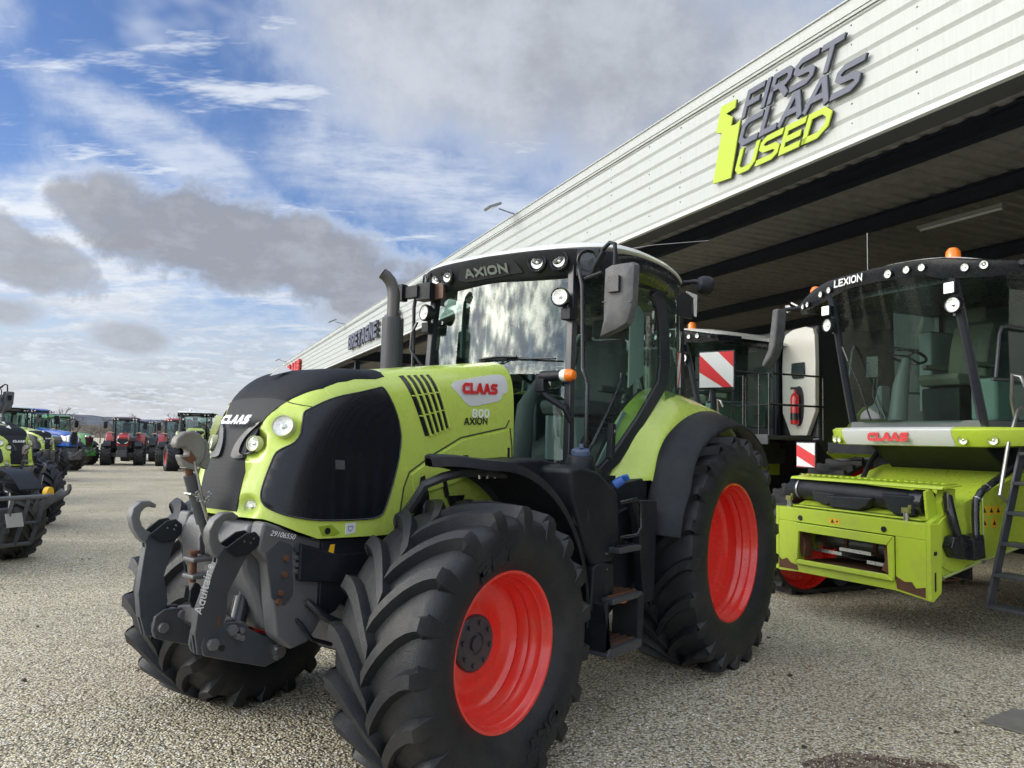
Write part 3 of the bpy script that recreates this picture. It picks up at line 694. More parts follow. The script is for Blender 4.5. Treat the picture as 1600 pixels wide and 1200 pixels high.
# ------------------------------------------------------------------ wheels
def tyre_mb(Rr,w,rb,n,lh,sweep=.36,side_text=None):
    """agricultural drive tyre about the Y axis: carcass, chevron lugs"""
    mb=MB(); Rc=Rr-lh; wr=w*.80
    prof=[(rb-.012,-wr),(rb+.012,-wr-.012),(rb+.05,-w*.97),(rb+(Rc-rb)*.40,-w*1.06),(rb+(Rc-rb)*.62,-w*1.07),(rb+(Rc-rb)*.80,-w*1.04),(Rc-.028,-w*.95),(Rc-.014,-w*.80),(Rc-.006,-w*.5),(Rc,0)]
    prof=prof+[(r,-h) for r,h in prof[:-1][::-1]]+[(rb-.012,0)]
    mb.lathe(prof,(0,0,0),(0,1,0),96,close=True)
    # d=(0,1,0): frame x,y arbitrary: fine for a body of revolution
    def P(th,y,r): return (r*math.cos(th),y,r*math.sin(th))
    ST=[-.05,.06,.18,.32,.48,.64,.80,.93,1.0]
    for side in(1,-1):
        for k in range(n):
            t0=2*PI*(k+(.5 if side<0 else 0))/n; rings=[]
            for t in ST:
                tt=max(t,0); th=t0+sweep*(1-(1-tt)**1.7)*w/.30*.755/Rr -(.04 if t<0 else 0)
                y=side*w*.97*t; rt=Rr-.014*tt*tt-(.004 if t<0 else 0); rbse=Rc-.012-(.035*max(0,(tt-.6)/.4)**2)
                steep=1+.55*(1-tt)
                wt=(.022+.010*tt)*steep/Rr; wb=(.040+.018*tt)*steep/Rr
                lean=.010/Rr
                rings.append([P(th-wb,y,rbse),P(th-wt+lean*0,y,rt),P(th+wt,y,rt),P(th+wb,y,rbse)])
            # shoulder wrap on the sidewall
            th=t0+sweep*w/.30*.755/Rr
            for (yy,dr1,wk) in((1.035,.045,1.15),(1.062,.095,1.25),(1.072,.16,.9)):
                wt=.036*wk/Rr; wb=.056*wk/Rr; y=side*w*yy
                rings.append([P(th-wb,side*w*.93,Rr-dr1-.03),P(th-wt,y,Rr-dr1),P(th+wt,y,Rr-dr1),P(th+wb,side*w*.93,Rr-dr1-.03)])
            mb.loft(rings,cap=True)
    return mb
def bend_text(mb,txt,h,wl,lw,gap,depth,a0,r0,yw):
    t=MB(); L_=stroke_text(t,txt,h,wl,lw,gap,depth,(0,0,0),(1,0,0),(0,1,0),.2)
    for f in t.f: pass
    vs=[]
    for (u,v,z) in t.v:
        # finer bend is not needed at this size
        th=a0+(u-L_/2)/(r0+h/2); r=r0+v; vs.append((r*math.cos(th),yw(r)+z,r*math.sin(th)))
    mb.add(vs,t.f)
def wheel_parts(Rr,w,rb,n,lh,kind):
    """returns meshes of tyre, rim, hub for an outboard = +Y wheel"""
    ty=tyre_mb(Rr,w,rb,n,lh)
    h=w*.80
    rim=MB()
    pr=[(rb+.008,h-.030),(rb+.014,h+.004),(rb+.006,h+.012),(rb-.008,h+.010),(rb-.018,h-.004),(rb-.022,h-.028),(rb-.030,h-.036),(rb-.034,h-.075),(rb-.046,h-.088),(rb-.050,h-.105),(rb-.042,h-.120)]
    if kind=='front': pr+=[(rb-.060,h-.150),(rb-.066,h-.175),(rb-.058,h-.19),(rb-.072,h-.21),(rb-.10,h-.225),(rb-.125,h-.228),(rb-.14,h-.236),(rb-.20,h-.232),(.15,h-.222),(.001,h-.222)]
    else: pr+=[(rb-.055,h-.135),(rb-.062,h-.16),(rb-.054,h-.175),(rb-.064,h-.235),(rb-.10,h-.262),(rb-.13,h-.268),(.30,h-.285),(.22,h-.30),(.001,h-.30)]
    rim.lathe(pr,(0,0,0),(0,1,0),96)
    # inner barrel
    rim.lathe([(rb-.03,-h),(rb-.05,-h+.05),(rb-.07,h-.28),(rb-.12,h-.30)],(0,0,0),(0,1,0),64)
    hub=MB(); hd=h-(.222 if kind=='front' else .30)
    hub.lathe([(.150,hd-.02),(.150,hd+.012),(.140,hd+.022),(.06,hd+.024),(.055,hd+.014),(.04,hd+.014),(.038,hd+.03),(.001,hd+.03)],(0,0,0),(0,1,0),48)
    for k in range(8 if kind=='front' else 10):
        a=2*PI*k/(8 if kind=='front' else 10)+.2; c=Vector((.112*math.cos(a),hd+.02,.112*math.sin(a))); hub.cyl(c,c+Vector((0,.018,0)),.013,n=6)
    rim.tube([(rb*.62*math.cos(1.2),h-.24,rb*.62*math.sin(1.2)),(rb*.64*math.cos(1.2),h-.20,rb*.64*math.sin(1.2)),(rb*.68*math.cos(1.2),h-.17,rb*.68*math.sin(1.2))],.008,6)
    return ty,rim,hub
tyF,rimF,hubF=wheel_parts(.757,.300,.402,19,.052,'front')
bend_text(tyF,'BKT',.085,.095,.024,.018,.010,R(70),.485,lambda r:.312-.0*(r))
bend_text(tyF,'BKT',.085,.095,.024,.018,.010,R(-118),.485,lambda r:.312)
bend_text(tyF,'600 65 R 28'.replace('6','G').replace('5','S').replace('2','S'),.030,.030,.007,.012,.004,R(80),.50,lambda r:.315) if False else None
tyR,rimR,hubR=wheel_parts(.962,.325,.556,21,.058,'rear')
bend_text(tyR,'BKT',.10,.11,.028,.02,.010,R(100),.68,lambda r:.335); bend_text(tyR,'BKT',.10,.11,.028,.02,.006,R(-110),.68,lambda r:.335)
def wheel(parent,kit,loc,side,rimmat,tm,steer=0,roll=0):
    e=sub('wheel',parent,loc,(0,0,steer if side>0 else PI+steer))
    obs=[]
    for nme,me,mm in (('tyre',kit[0],tm),('rim',kit[1],rimmat),('hub',kit[2],DGREY)):
        if isinstance(me,MB):
            o=me.build(nme,mm,e,angle=38)
        else:
            o=bpy.data.objects.new(nme,me); COL.objects.link(o); o.parent=e
            if o.data.materials[0]!=mm: o.material_slots[0].link='OBJECT'; o.material_slots[0].material=mm
        if side<0 and nme=='tyre': o.scale=(-1,1,1)     # keeps the chevrons driving the same way
        if roll: o.rotation_euler=(0,roll,0)
        obs.append(o)
    return e,[o.data for o in obs]

# ------------------------------------------------------------------ hood surface of the main tractor
def lerp(x,T):
    if x<=T[0][0]: return T[0][1]
    for (a,b),(c,d) in zip(T,T[1:]):
        if x<=c: return b+(d-b)*(x-a)/(c-a)
    return T[-1][1]
WT=[(1.9,.50),(2.6,.485),(3.1,.465),(3.5,.45),(3.95,.43)]
def sst(t): t=min(1,max(0,t)); return t*t*(3-2*t)
DENTS=[] # (center, radius, depth)
def hf(x,y,z):
    W=lerp(x,WT); T=2.18 if x>3.2 else 2.18+(3.2-x)*.135
    t=sst((x-3.25)/.6); p=6-3*t; k=5-2.5*t
    return (abs(y)/W)**p+(max(0,(x-3.2)/.725)**3+max(0,(z-1.3)/(T-1.3))**1.75)**k-1
def dent(P):
    d=0
    for c,r,dp in DENTS:
        q=(P-c).length
        if q<r: d=max(d,dp*(1-sst((q/r-.45)/.55)))
    return d
def shoot(o,d,off=0,dents=True):
    """surface point from an inner point o outwards along d"""
    o=Vector(o); d=Vector(d).normalized(); a,b=0,1.6
    if hf(*o)>0: return o
    for _ in range(34):
        m=(a+b)/2
        if hf(*(o+d*m))<0: a=m
        else: b=m
    P=o+d*a
    k=dent(P) if dents else 0
    return P+d*(off-k)
# light positions on the nose: (y,z) and (x,z) for the big one
LI=[(.196,1.745),(.205,1.415)]
for s in(1,-1):
    DENTS.append((Vector((3.835,s*.196,1.742)),.085,.045)); DENTS.append((Vector((3.85,s*.235,1.418)),.085,.055)); DENTS.append((Vector((3.753,s*.321,1.832)),.13,.035))
def fill_poly(outline,step,scale=1.):
    """dense triangulation of an outline; returns verts2d, faces, boundary order"""
    P=[]
    n=len(outline)
    for i in range(n):
        a=Vector(outline[i]); b=Vector(outline[(i+1)%n]); m=max(1,int((b-a).length/step))
        for k in range(m): P.append(a+(b-a)*k/m)
    nb=len(P); x0=min(p.x for p in P); x1=max(p.x for p in P); y0=min(p.y for p in P); y1=max(p.y for p in P)
    def inside(q):
        c=False; j=nb-1
        for i in range(nb):
            if ((P[i].y>q[1])!=(P[j].y>q[1])) and q[0]<(P[j].x-P[i].x)*(q[1]-P[i].y)/(P[j].y-P[i].y)+P[i].x: c=not c
            j=i
        return c
    pts=list(P); u=x0+step*.5; r=0
    while u<x1:
        v=y0+step*.5
        while v<y1:
            if inside((u,v)) and min((Vector((u,v))-p).length for p in P)>step*.45: pts.append(Vector((u,v)))
            v+=step
        u+=step
    vo,eo,fo,_,_,_=delaunay_2d_cdt(pts,[(i,(i+1)%nb) for i in range(nb)],[],1,1e-6)
    return vo,fo,nb
def smooth_poly(P,it=2,keep=()):
    for _ in range(it):
        Q=[];n=len(P)
        for i in range(n):
            a=P[i]; b=P[(i+1)%n]; Q.append((a[0]*.75+b[0]*.25,a[1]*.75+b[1]*.25)); Q.append((a[0]*.25+b[0]*.75,a[1]*.25+b[1]*.75))
        P=Q
    return P
def patch(outline,mapf,step=.03,th=.006):
    """outline in parameter space -> sheet on surface mapf(u,v,off) with a skirt to the surface below"""
    vo,fo,nb=fill_poly(outline,step); mb=MB()
    top=[mapf(p.x,p.y,th) for p in vo]; k=len(vo)
    base=[mapf(vo[i].x,vo[i].y,-.004) for i in range(nb)]
    fs=[tuple(f) for f in fo]+[(i,(i+1)%nb,k+(i+1)%nb,k+i) for i in range(nb)]
    mb.add(top+base,fs); return mb
def side_map(s,dents=True):
    return lambda x,z,off: shoot((x,0,z),(0,s,0),off,dents) if hf(x,0,z)<0 else Vector((x,0,z))
def sweep_map(a,y,off,dents=True):
    """angle a (deg) about the nose pivot, lateral y; beyond 90 goes back along the top"""
    if a<=90: return shoot((3.2,y,1.3),(math.cos(R(a)),0,math.sin(R(a))),off,dents)
    return shoot((3.2-(a-90)*.01,y,1.3),(0,0,1),off,dents)

TR=thing('tractor','big lime green tractor with red rims and front linkage parked in the foreground','tractor',fr=FT)
# base hood
mb=MB(); rings=[]
xs=[2.03,2.2,2.4,2.6,2.8,2.95,3.05,3.12,3.2]
NR=72
def angs():
    return [(-PI/2*0+PI*i/NR) for i in range(NR+1)]  # 0 = +y side, PI = -y side, over the top
zbase=lambda x: lerp(x,[(2.0,1.24),(3.16,1.24),(3.6,1.255),(3.72,1.30),(3.86,1.365),(3.95,1.372)])
ZC=1.55
for x in xs:
    ring=[]
    for a in angs():
        ring.append(shoot((x,0,ZC),(0,math.cos(a),math.sin(a))))
    lo=[shoot((x,0,z),(0,1,0)) for z in (zbase(x),zbase(x)+.1,zbase(x)+.2)]
    lo2=[shoot((x,0,z),(0,-1,0)) for z in (zbase(x)+.2,zbase(x)+.1,zbase(x))]
    rings.append(lo+ring+lo2)
# nose: azimuth rings swinging forward
M_Z=28
def nose_pt(ph,v):
    # ph 0..PI plan angle from +y round the front to -y ; v 0..1 bottom to crest
    if v<.62:
        d=Vector((math.sin(ph),math.cos(ph),0)); 
        z=1.372+(ZC+.10-1.372)*(v/.62)
        P=shoot((3.2,0,z),d)
        if v==0 or z<zbase(P.x)+.0: 
            zz=max(z,0); P=shoot((3.2,0,lerp(P.x,[(3.2,1.24),(3.6,1.255),(3.72,1.30),(3.86,1.365),(3.95,1.372)])+ (z-1.372)),d)
        return P
    e=(v-.62)/.38*PI/2; d=Vector((math.sin(ph)*math.cos(e),math.cos(ph)*math.cos(e),math.sin(e)))
    return shoot((3.2,0,ZC+.10),d)
g=[]
NP=120; NV=60
for i in range(NP+1):
    ph=PI*i/NP; g.append([nose_pt(ph,j/NV) for j in range(NV+1)])
mb.loft(rings,cap=False,closed=False); mb.sheet(g)
HOOD=mb.build('hood',GREEN,TR,angle=60)
# rear wall of the hood
mb=MB(); mb.prism([(-.47,1.3),(.47,1.3),(.47,2.15),(.40,2.26),(-.40,2.26),(-.47,2.15)],0,2.05,2.10); mb.build('bulkhead',BLACKP,TR)
# side screens
OUTL=[(3.173,2.077),(3.09,1.93),(3.062,1.83),(3.054,1.768),(3.075,1.62),(3.16,1.369),(3.20,1.345),(3.273,1.335),(3.591,1.347),(3.75,1.375),(3.821,1.401),(3.862,1.432),(3.868,1.48),(3.850,1.559),(3.82,1.65),(3.800,1.700),(3.775,1.723),(3.73,1.75),(3.70,1.79),(3.687,1.841),(3.670,1.905),(3.655,1.925),(3.519,1.998),(3.36,2.034),(3.20,2.074)]
for s in(1,-1):
    o=patch(smooth_poly(OUTL,1),side_map(s,False),.026,.007).build('side_screen',MESH,TR,angle=60)
    # rubber lip round the screen
    pts=[side_map(s,False)(x,z,.006) for x,z in smooth_poly(OUTL,2)]; q=MB(); q.tube(pts+[pts[0]],.0045,6,cap=False); q.build('screen_seal',BLACKS,o)
    if s>0:
        q=MB(); q.prism([(3.512,1.615),(3.452,1.612),(3.456,1.662),(3.515,1.665)],1,.452,.4615); 
        q.build('sensor_window',mat('sensor_plate',(.07,.075,.08),.5),o)
# centre grille: from the bottom of the nose up over the crest
GB=[(0,.0),]
def yb(a): # half width of black band against sweep angle
    return lerp(a,[(7,.182),(15,.185),(23.5,.190),(29,.155),(31.5,.155),(36,.178),(41,.180),(45.5,.192),(49,.222),(52,.250),(56,.290),(60,.330),(65,.372),(75,.398),(85,.404),(92,.402),(95,.395)])
def band(a0,a1,n,off,wf=lambda a:yb(a)):
    grid=[]
    for i in range(n+1):
        a=a0+(a1-a0)*i/n; row=[]
        for j in range(25):
            t=-1+2*j/24; row.append(sweep_map(a,t*wf(a),off,False))
        grid.append(row)
    return grid
gr=MB(); gr.sheet(band(7.5,53.2,60,.004),.008,(-1,0,-.3)); GRL=gr.build('front_grille',GRILLE,TR,angle=50)
tp=MB(); tp.sheet(band(53.6,96.5,60,.004),.008,(0,0,-1)); HTOP=tp.build('hood_top_panel',BLACKH,TR,angle=50)
# pointed tails of the black top panel
# scoops round the inner lights (black, standing proud)
SC=[(.059,1.664),(.052,1.70),(.064,1.749),(.105,1.81),(.150,1.842),(.187,1.862),(.178,1.84),(.140,1.80),(.118,1.765),(.110,1.72),(.118,1.690),(.160,1.682),(.165,1.662)]
for s in(1,-1):
    f=lambda y,z,off,s=s: shoot((3.2,s*y,z),(1,0,0),off,False)
    o=patch(smooth_poly(SC,1),f,.02,.020).build('light_scoop',BLACKS,TR,bevel=0,angle=40)
    pk=MB(); pts=[f(y,z,.006) for y,z in ((.125,1.69),(.125,1.765),(.145,1.80),(.178,1.835),(.205,1.80),(.225,1.75),(.222,1.70),(.165,1.685))]
    c=Vector((3.80,s*.185,1.748)); pk.add([c]+pts,[(0,i,i%len(pts)+1) for i in range(1,len(pts)+1)]); pk.build('scoop_bowl',BLACKS,o,angle=80)
# head lamps
def reflector(par,c,n_,r,m=None):
    c=Vector(c); n_=Vector(n_).normalized()
    e=MB(); e.lathe([(r,.0),(r*.86,-r*.12),(r*.6,-r*.22),(r*.3,-r*.26),(.0005,-r*.27)],c,n_,28); e.build('reflector',m or LENS,par,angle=25)
    e=MB(); e.lathe([(r*.24,-r*.26),(r*.26,-r*.10),(r*.12,-r*.02),(.0005,0)],c,n_,14); e.build('bulb_shield',CHROME,par)
    e=MB(); e.lathe([(r*1.0,.002),(r*.7,.006),(.0005,.009)],c,n_,28); e.build('lens',GLL,par,angle=80)
def lamp(parent,c,nrm,r,name='headlight',bez=None,depth=.03):
    n_=Vector(nrm).normalized(); c=Vector(c)
    e=MB(); e.lathe([(r*1.16,-depth),(r*1.16,.0),(r*1.10,.008),(r*1.0,.006),(r*.98,-.004)],c,n_,36); ho=e.build(name,bez or BLACKS,parent)
    reflector(ho,c,n_,r)
    return ho
YB=mat('lamp_bezel_cream',(.50,.53,.30),.35)
for s in(1,-1):
    lamp(TR,(3.846,s*.198,1.742),(.96,s*.28,.08),.036,bez=YB)
    lamp(TR,(3.866,s*.235,1.418),(.93,s*.36,.05),.035,bez=YB)
    lamp(TR,(3.760,s*.324,1.838),(.80,s*.55,.26),.052,bez=YB)
# lettering on the nose
q=MB(); stroke_text(q,'CLAAS',.052,.048,.0165,.006,.004,(0,0,0),(0,1,0),(-.33,0,.94),.38); q=q.build('nose_lettering',WPRINT,TR); q.location=(3.842,-.128,1.842); q.rotation_euler=(0,0,0)
# engine vents on both sides
for s in(1,-1):
    f=side_map(s,False)
    for k in range(5):
        t=k/4.; top=(3.008-.205*t,2.158+.022*t); bot=(2.845-.158*t,1.805+.05*t)
        u0=Vector((top[0],top[1])); u1=Vector((bot[0],bot[1])); w2=.018
        pl=[(u0.x+w2,u0.y-.004),(u0.x-w2,u0.y+.004),(u1.x-w2,u1.y+.002),(u1.x+w2,u1.y-.002)]
        vo=patch(pl,f,.03,.0035).build('hood_vent',BLACKS,TR)
        # raised green lip beside each slot
        lip=MB(); pts=[f(u0.x-w2-.006+(u1.x-u0.x)*j/8,u0.y+(u1.y-u0.y)*j/8,.008) for j in range(9)]; lip.tube(pts,.0085,6); lip.build('vent_lip',GREEN,vo)
        for j in (3,6):
            a=f(u0.x+w2+(u1.x-u0.x)*j/9,u0.y+(u1.y-u0.y)*j/9,.004); b=f(u0.x-w2+(u1.x-u0.x)*j/9,u0.y+(u1.y-u0.y)*j/9,.004)
            lip=MB(); lip.tube([a,b],.004,5); lip.build('vent_bar',GREEN,vo)
    # silver badge field
    BD=[(2.66,2.140),(2.40,2.195),(2.16,2.236),(2.10,2.228),(2.085,2.20),(2.088,2.115),(2.15,2.100),(2.165,2.055),(2.29,2.030),(2.45,2.000),(2.50,2.010),(2.56,2.058)]
    bd=patch(smooth_poly(BD,1),f,.03,.0025).build('badge_panel',SILVER,TR)
    X=(-1,0,.0) if s>0 else (1,0,0)
    q=MB(); x0=2.548 if s>0 else 2.20
    stroke_text(q,'CLAAS',.072,.068,.021,.005,.003,(x0,s*(.486),2.078),(-s*1,0,.04 if s>0 else -.04),(0,-s*.10,1),.08); q.build('badge_lettering',REDP,bd)
    q=MB(); x0=2.462 if s>0 else 2.28
    stroke_text(q,'800',.058,.058,.014,.008,.002,(x0,s*.4925,1.928),(-s*1,0,.03*s),(0,-s*.05,1),.1); q.build('model_number',mat('pale_print',(.80,.84,.72),.5),TR)
    q=MB(); x0=2.532 if s>0 else 2.28
    stroke_text(q,'AXION',.046,.046,.009,.008,.002,(x0,s*.4915,1.880),(-s*1,0,.05*s),(0,-s*.02,1),.0); q.build('model_lettering',INK,TR)
    # seams: hood joint and lower panel joint
    for pl in ([(2.08,1.925),(2.115,1.875),(2.555,1.800),(2.80,1.690),(2.98,1.590),(3.02,1.50),(3.06,1.24)],[(2.07,1.872),(2.045,1.75),(2.036,1.45)]):
        q=MB(); P=[]
        for a,b in zip(pl,pl[1:]):
            for j in range(6): P.append(f(a[0]+(b[0]-a[0])*j/6,a[1]+(b[1]-a[1])*j/6,.0005))
        P.append(f(*pl[-1],.0005)); q.tube(P,.0055,6); q.build('panel_joint',mat('joint_shadow',(.03,.04,.008),.7),TR)
    # raised crease of the lower panel and black cut outs
    lp=[(2.10,1.858),(2.55,1.783),(2.80,1.672),(2.97,1.575),(2.93,1.45),(2.60,1.52),(2.30,1.60),(2.06,1.66)]
    patch(lp,f,.05,.012).build('lower_side_panel',GREEN,TR,bevel=.003)
    for c_ in ([(2.64,1.605),(2.54,1.69),(2.50,1.690),(2.46,1.60)],[(2.955,1.285),(2.90,1.56),(2.87,1.57),(2.83,1.45),(2.80,1.285)],[(2.73,1.57),(2.70,1.58),(2.66,1.45),(2.68,1.43)],[(2.67,1.44),(2.60,1.30),(2.58,1.30),(2.52,1.44)],[(2.105,1.74),(2.085,1.74),(2.085,1.655),(2.105,1.655)]):
        patch(c_,f,.04,.0165).build('panel_cutout',BLACKS,TR)
    # lower hood strip details
    patch([(3.60,1.318),(3.52,1.322),(3.46,1.275),(3.50,1.262),(3.575,1.268)],f,.03,.003).build('latch_recess',mat('green_shadow_plastic',(.26,.36,.03),.4),TR)
    q=MB(); c=f(3.545,1.292,.0); q.lathe([(.017,-.01),(.017,.008),(.010,.010),(.0005,.006)],c,(0,s,0),16); q.build('hood_latch',BLACKS,TR)
    st=patch([(3.425,1.322),(3.358,1.326),(3.36,1.268),(3.427,1.264)],f,.03,.0025).build('hood_sticker',WHITES,TR)
    if s>0:
        q=MB(); q.tube([f(3.41,1.305,.004),f(3.38,1.307,.004),f(3.382,1.29,.004),f(3.395,1.280,.004),f(3.41,1.288,.004),f(3.41,1.305,.004)],.0018,5); q.build('sticker_print',mat('blue_print',(.03,.08,.3),.5),st)
# silver strip between black top and green behind
q=MB(); q.sheet([[sweep_map(a,y,.003) for y in (-.35,-.2,0,.2,.35)] for a in (97.2,99.0)]); q.build('top_edge_strip',WHITEP,TR)
# front seam of the top panel on the green cheek
for s in(1,-1):
    P=[sweep_map(a,s*y,.001,False) for a,y in((53.3,.270),(53.4,.30),(54.5,.345),(56.5,.385),(58.5,.405))]; q=MB(); q.tube(P,.0028,5); q.build('cheek_seam',mat('joint_shadow',(.03,.04,.008),.7),TR)
# aerial base on the hood crest
q=MB(); q.add([(3.50,-.06,2.155),(3.62,-.02,2.12),(3.50,.02,2.16),(3.54,-.02,2.195)],[(0,1,3),(1,2,3),(2,0,3)]); q.build('hood_fin',WHITES,TR)
# ------------------------------------------------------------------ wheels of the main tractor
w_,FM=wheel(TR,(tyF,rimF,hubF),(2.98,.978,.705),1,REDRIM,TYRE)
wheel(TR,FM,(2.98,-1.13,.705),-1,REDRIM,TYRE,steer=R(9),roll=.3)
w_,RM=wheel(TR,(tyR,rimR,hubR),(0,.967,.915),1,REDRIM,TYRE)
wheel(TR,RM,(0,-.967,.915),-1,REDRIM,TYRE,roll=.2)

# ------------------------------------------------------------------ chassis
mb=MB(); 
mb.prism([(-.75,.62),(-.75,1.25),(.4,1.55),(2.0,1.55),(2.2,1.30),(3.35,1.26),(3.35,.86),(2.9,.66),(1.2,.55),(-.2,.50)],1,-.27,.27); mb.build('transmission',DGREY,TR,bevel=.02)
mb=MB(); mb.prism([(2.05,1.12),(3.45,1.16),(3.70,1.24),(3.70,1.05),(3.3,.98),(2.05,.95)],1,-.44,.44); mb.build('engine_frame',BLACKP,TR,bevel=.01)
# front casting: side cheeks and cast nose
cheek=[(3.90,1.362),(3.80,1.33),(3.70,1.285),(3.58,1.247),(3.42,1.243),(3.42,.86),(3.52,.82),(3.60,.72),(3.70,.70),(3.80,.78),(3.83,.95),(3.86,1.15),(3.93,1.22)]
for s in(1,-1):
    mb=MB(); a,b=(.30,.405) if s>0 else (-.405,-.30); mb.prism(cheek,1,a,b); ck=mb.build('front_casting',CAST,TR,bevel=.02,seg=2)
    # ribs and pockets on the cheek
    mb=MB(); mb.prism([(3.885,1.20),(3.80,1.26),(3.73,1.23),(3.71,.98),(3.76,.93),(3.84,.98)],1,s*.400,s*.412); mb.build('casting_web',DGREY,ck,bevel=.006)
    for (x,z,r,m) in ((3.70,1.215,.024,DGREY),(3.70,1.165,.012,STEEL),(3.70,1.13,.012,STEEL),(3.70,1.095,.012,STEEL),(3.77,1.17,.016,RUST),(3.775,1.09,.016,RUST),(3.79,1.0,.016,RUST),(3.80,.96,.016,RUST),(3.655,1.20,.016,DGREY),(3.60,1.255,.008,STEEL),(3.575,1.18,.008,STEEL),(3.575,1.145,.008,STEEL),(3.62,1.08,.008,STEEL),(3.64,.95,.008,STEEL)):
        mb=MB(); mb.cyl((x,s*.400,z),(x,s*.425,z),r,r*.9,n=14); mb.build('bolt',m,ck)
mb=MB(); mb.prism([(3.62,1.30),(3.90,1.355),(3.95,1.25),(3.93,1.10),(3.86,.98),(3.80,.80),(3.62,.72)],1,-.30,.30); mb.build('front_bracket',CAST,TR,bevel=.03,seg=2)
# dark side shield behind the casting
for s in(1,-1):
    mb=MB(); a,b=sorted((s*.405,s*.43)); mb.prism([(3.56,1.240),(3.05,1.236),(2.90,1.236),(2.90,1.10),(3.12,1.09),(3.26,1.02),(3.38,.93),(3.45,.86),(3.52,.835),(3.56,.86)],1,a,b); sh=mb.build('side_shield',BLACKP,TR,bevel=.006)
    for pl in([(3.505,1.215),(3.475,1.215),(3.485,1.15),(3.515,1.18)],[(3.515,1.115),(3.485,1.125),(3.485,1.085)]):
        mb=MB(); a,b=sorted((s*.43,s*.4325)); mb.prism(pl,1,a,b); mb.build('warning_mark',YELL,sh)
    # hose
mb=MB(); mb.tube([(3.62,.40,.93),(3.55,.46,.85),(3.45,.50,.80),(3.30,.54,.79),(3.15,.55,.83)],.022,10)
hz=mb.build('corrugated_hose',BLACKS,TR); mb=MB(); mb.tube([(3.72,.36,.90),(3.66,.42,.82),(3.60,.43,.74),(3.45,.40,.68)],.012,8); mb.build('hydraulic_hose',BLACKP,TR)
# front axle
mb=MB(); mb.prism([(-.70,.60),(-.30,.56),(-.16,.50),(.16,.50),(.30,.56),(.70,.60),(.70,.80),(.30,.80),(.2,.86),(-.2,.86),(-.30,.80),(-.70,.80)],0,2.86,3.10); mb.build('front_axle',DGREY,TR,bevel=.02)
for s in(1,-1):
    mb=MB(); mb.cyl((2.98,s*.62,.705),(2.98,s*1.0,.705),.15,.125,20); mb.cyl((2.98,s*.66,.50),(2.98,s*.66,.92),.075,n=16); mb.build('axle_hub',DGREY,TR,bevel=.01)
    mb=MB(); mb.cyl((0,s*.2,.915),(0,s*.95,.915),.20,.13,20); mb.build('rear_axle',DGREY,TR)
mb=MB(); mb.cyl((2.78,-.62,.66),(2.78,.62,.66),.022,n=10); mb.build('steering_rod',STEEL,TR)

# ------------------------------------------------------------------ front linkage
LK=sub('front_linkage',TR)
def splay(o,s):
    for v in o.data.vertices:
        x,y,z=v.co; t=max(0,z-.80); dy=.235*t; Y=.27+dy
        v.co=(x+(Y-.30)*.64, y+s*dy, 1.793+(z-1.793)*(3.711-Y)/3.411)
ARM=[(4.135,.775),(4.125,.845),(4.07,.875),(3.945,.865),(3.93,.852),(3.80,.775),(3.675,.735),(3.655,.69),(3.675,.635),(3.78,.612),(4.045,.705),(4.12,.735)]
PLATE=[(4.075,1.235),(3.895,1.235),(3.905,1.20),(3.93,1.17),(4.015,1.02),(4.02,.90),(4.06,.82),(4.13,.745),(4.16,.75),(4.178,.84),(4.165,.95),(4.115,1.085),(4.083,1.17)]
def hook_mb(s,y0):
    mb=MB(); ring=[]
    # claw: swept flat C opening upward and back, traced from the side
    P=[(3.985,1.375),(4.015,1.392),(4.055,1.388),(4.09,1.36),(4.108,1.32),(4.105,1.275),(4.085,1.235),(4.06,1.215)]
    W=[.011,.015,.019,.022,.024,.026,.030,.034]
    Lp=[];Rp=[]
    for i,(x,z) in enumerate(P):
        a=P[max(0,i-1)]; b=P[min(len(P)-1,i+1)]; t=Vector((b[0]-a[0],b[1]-a[1])).normalized(); nn=Vector((-t.y,t.x))
        Lp.append((x+nn.x*W[i],z+nn.y*W[i])); Rp.append((x-nn.x*W[i],z-nn.y*W[i]))
    mb.prism(Lp+Rp[::-1],1,y0-.028,y0+.028); return mb
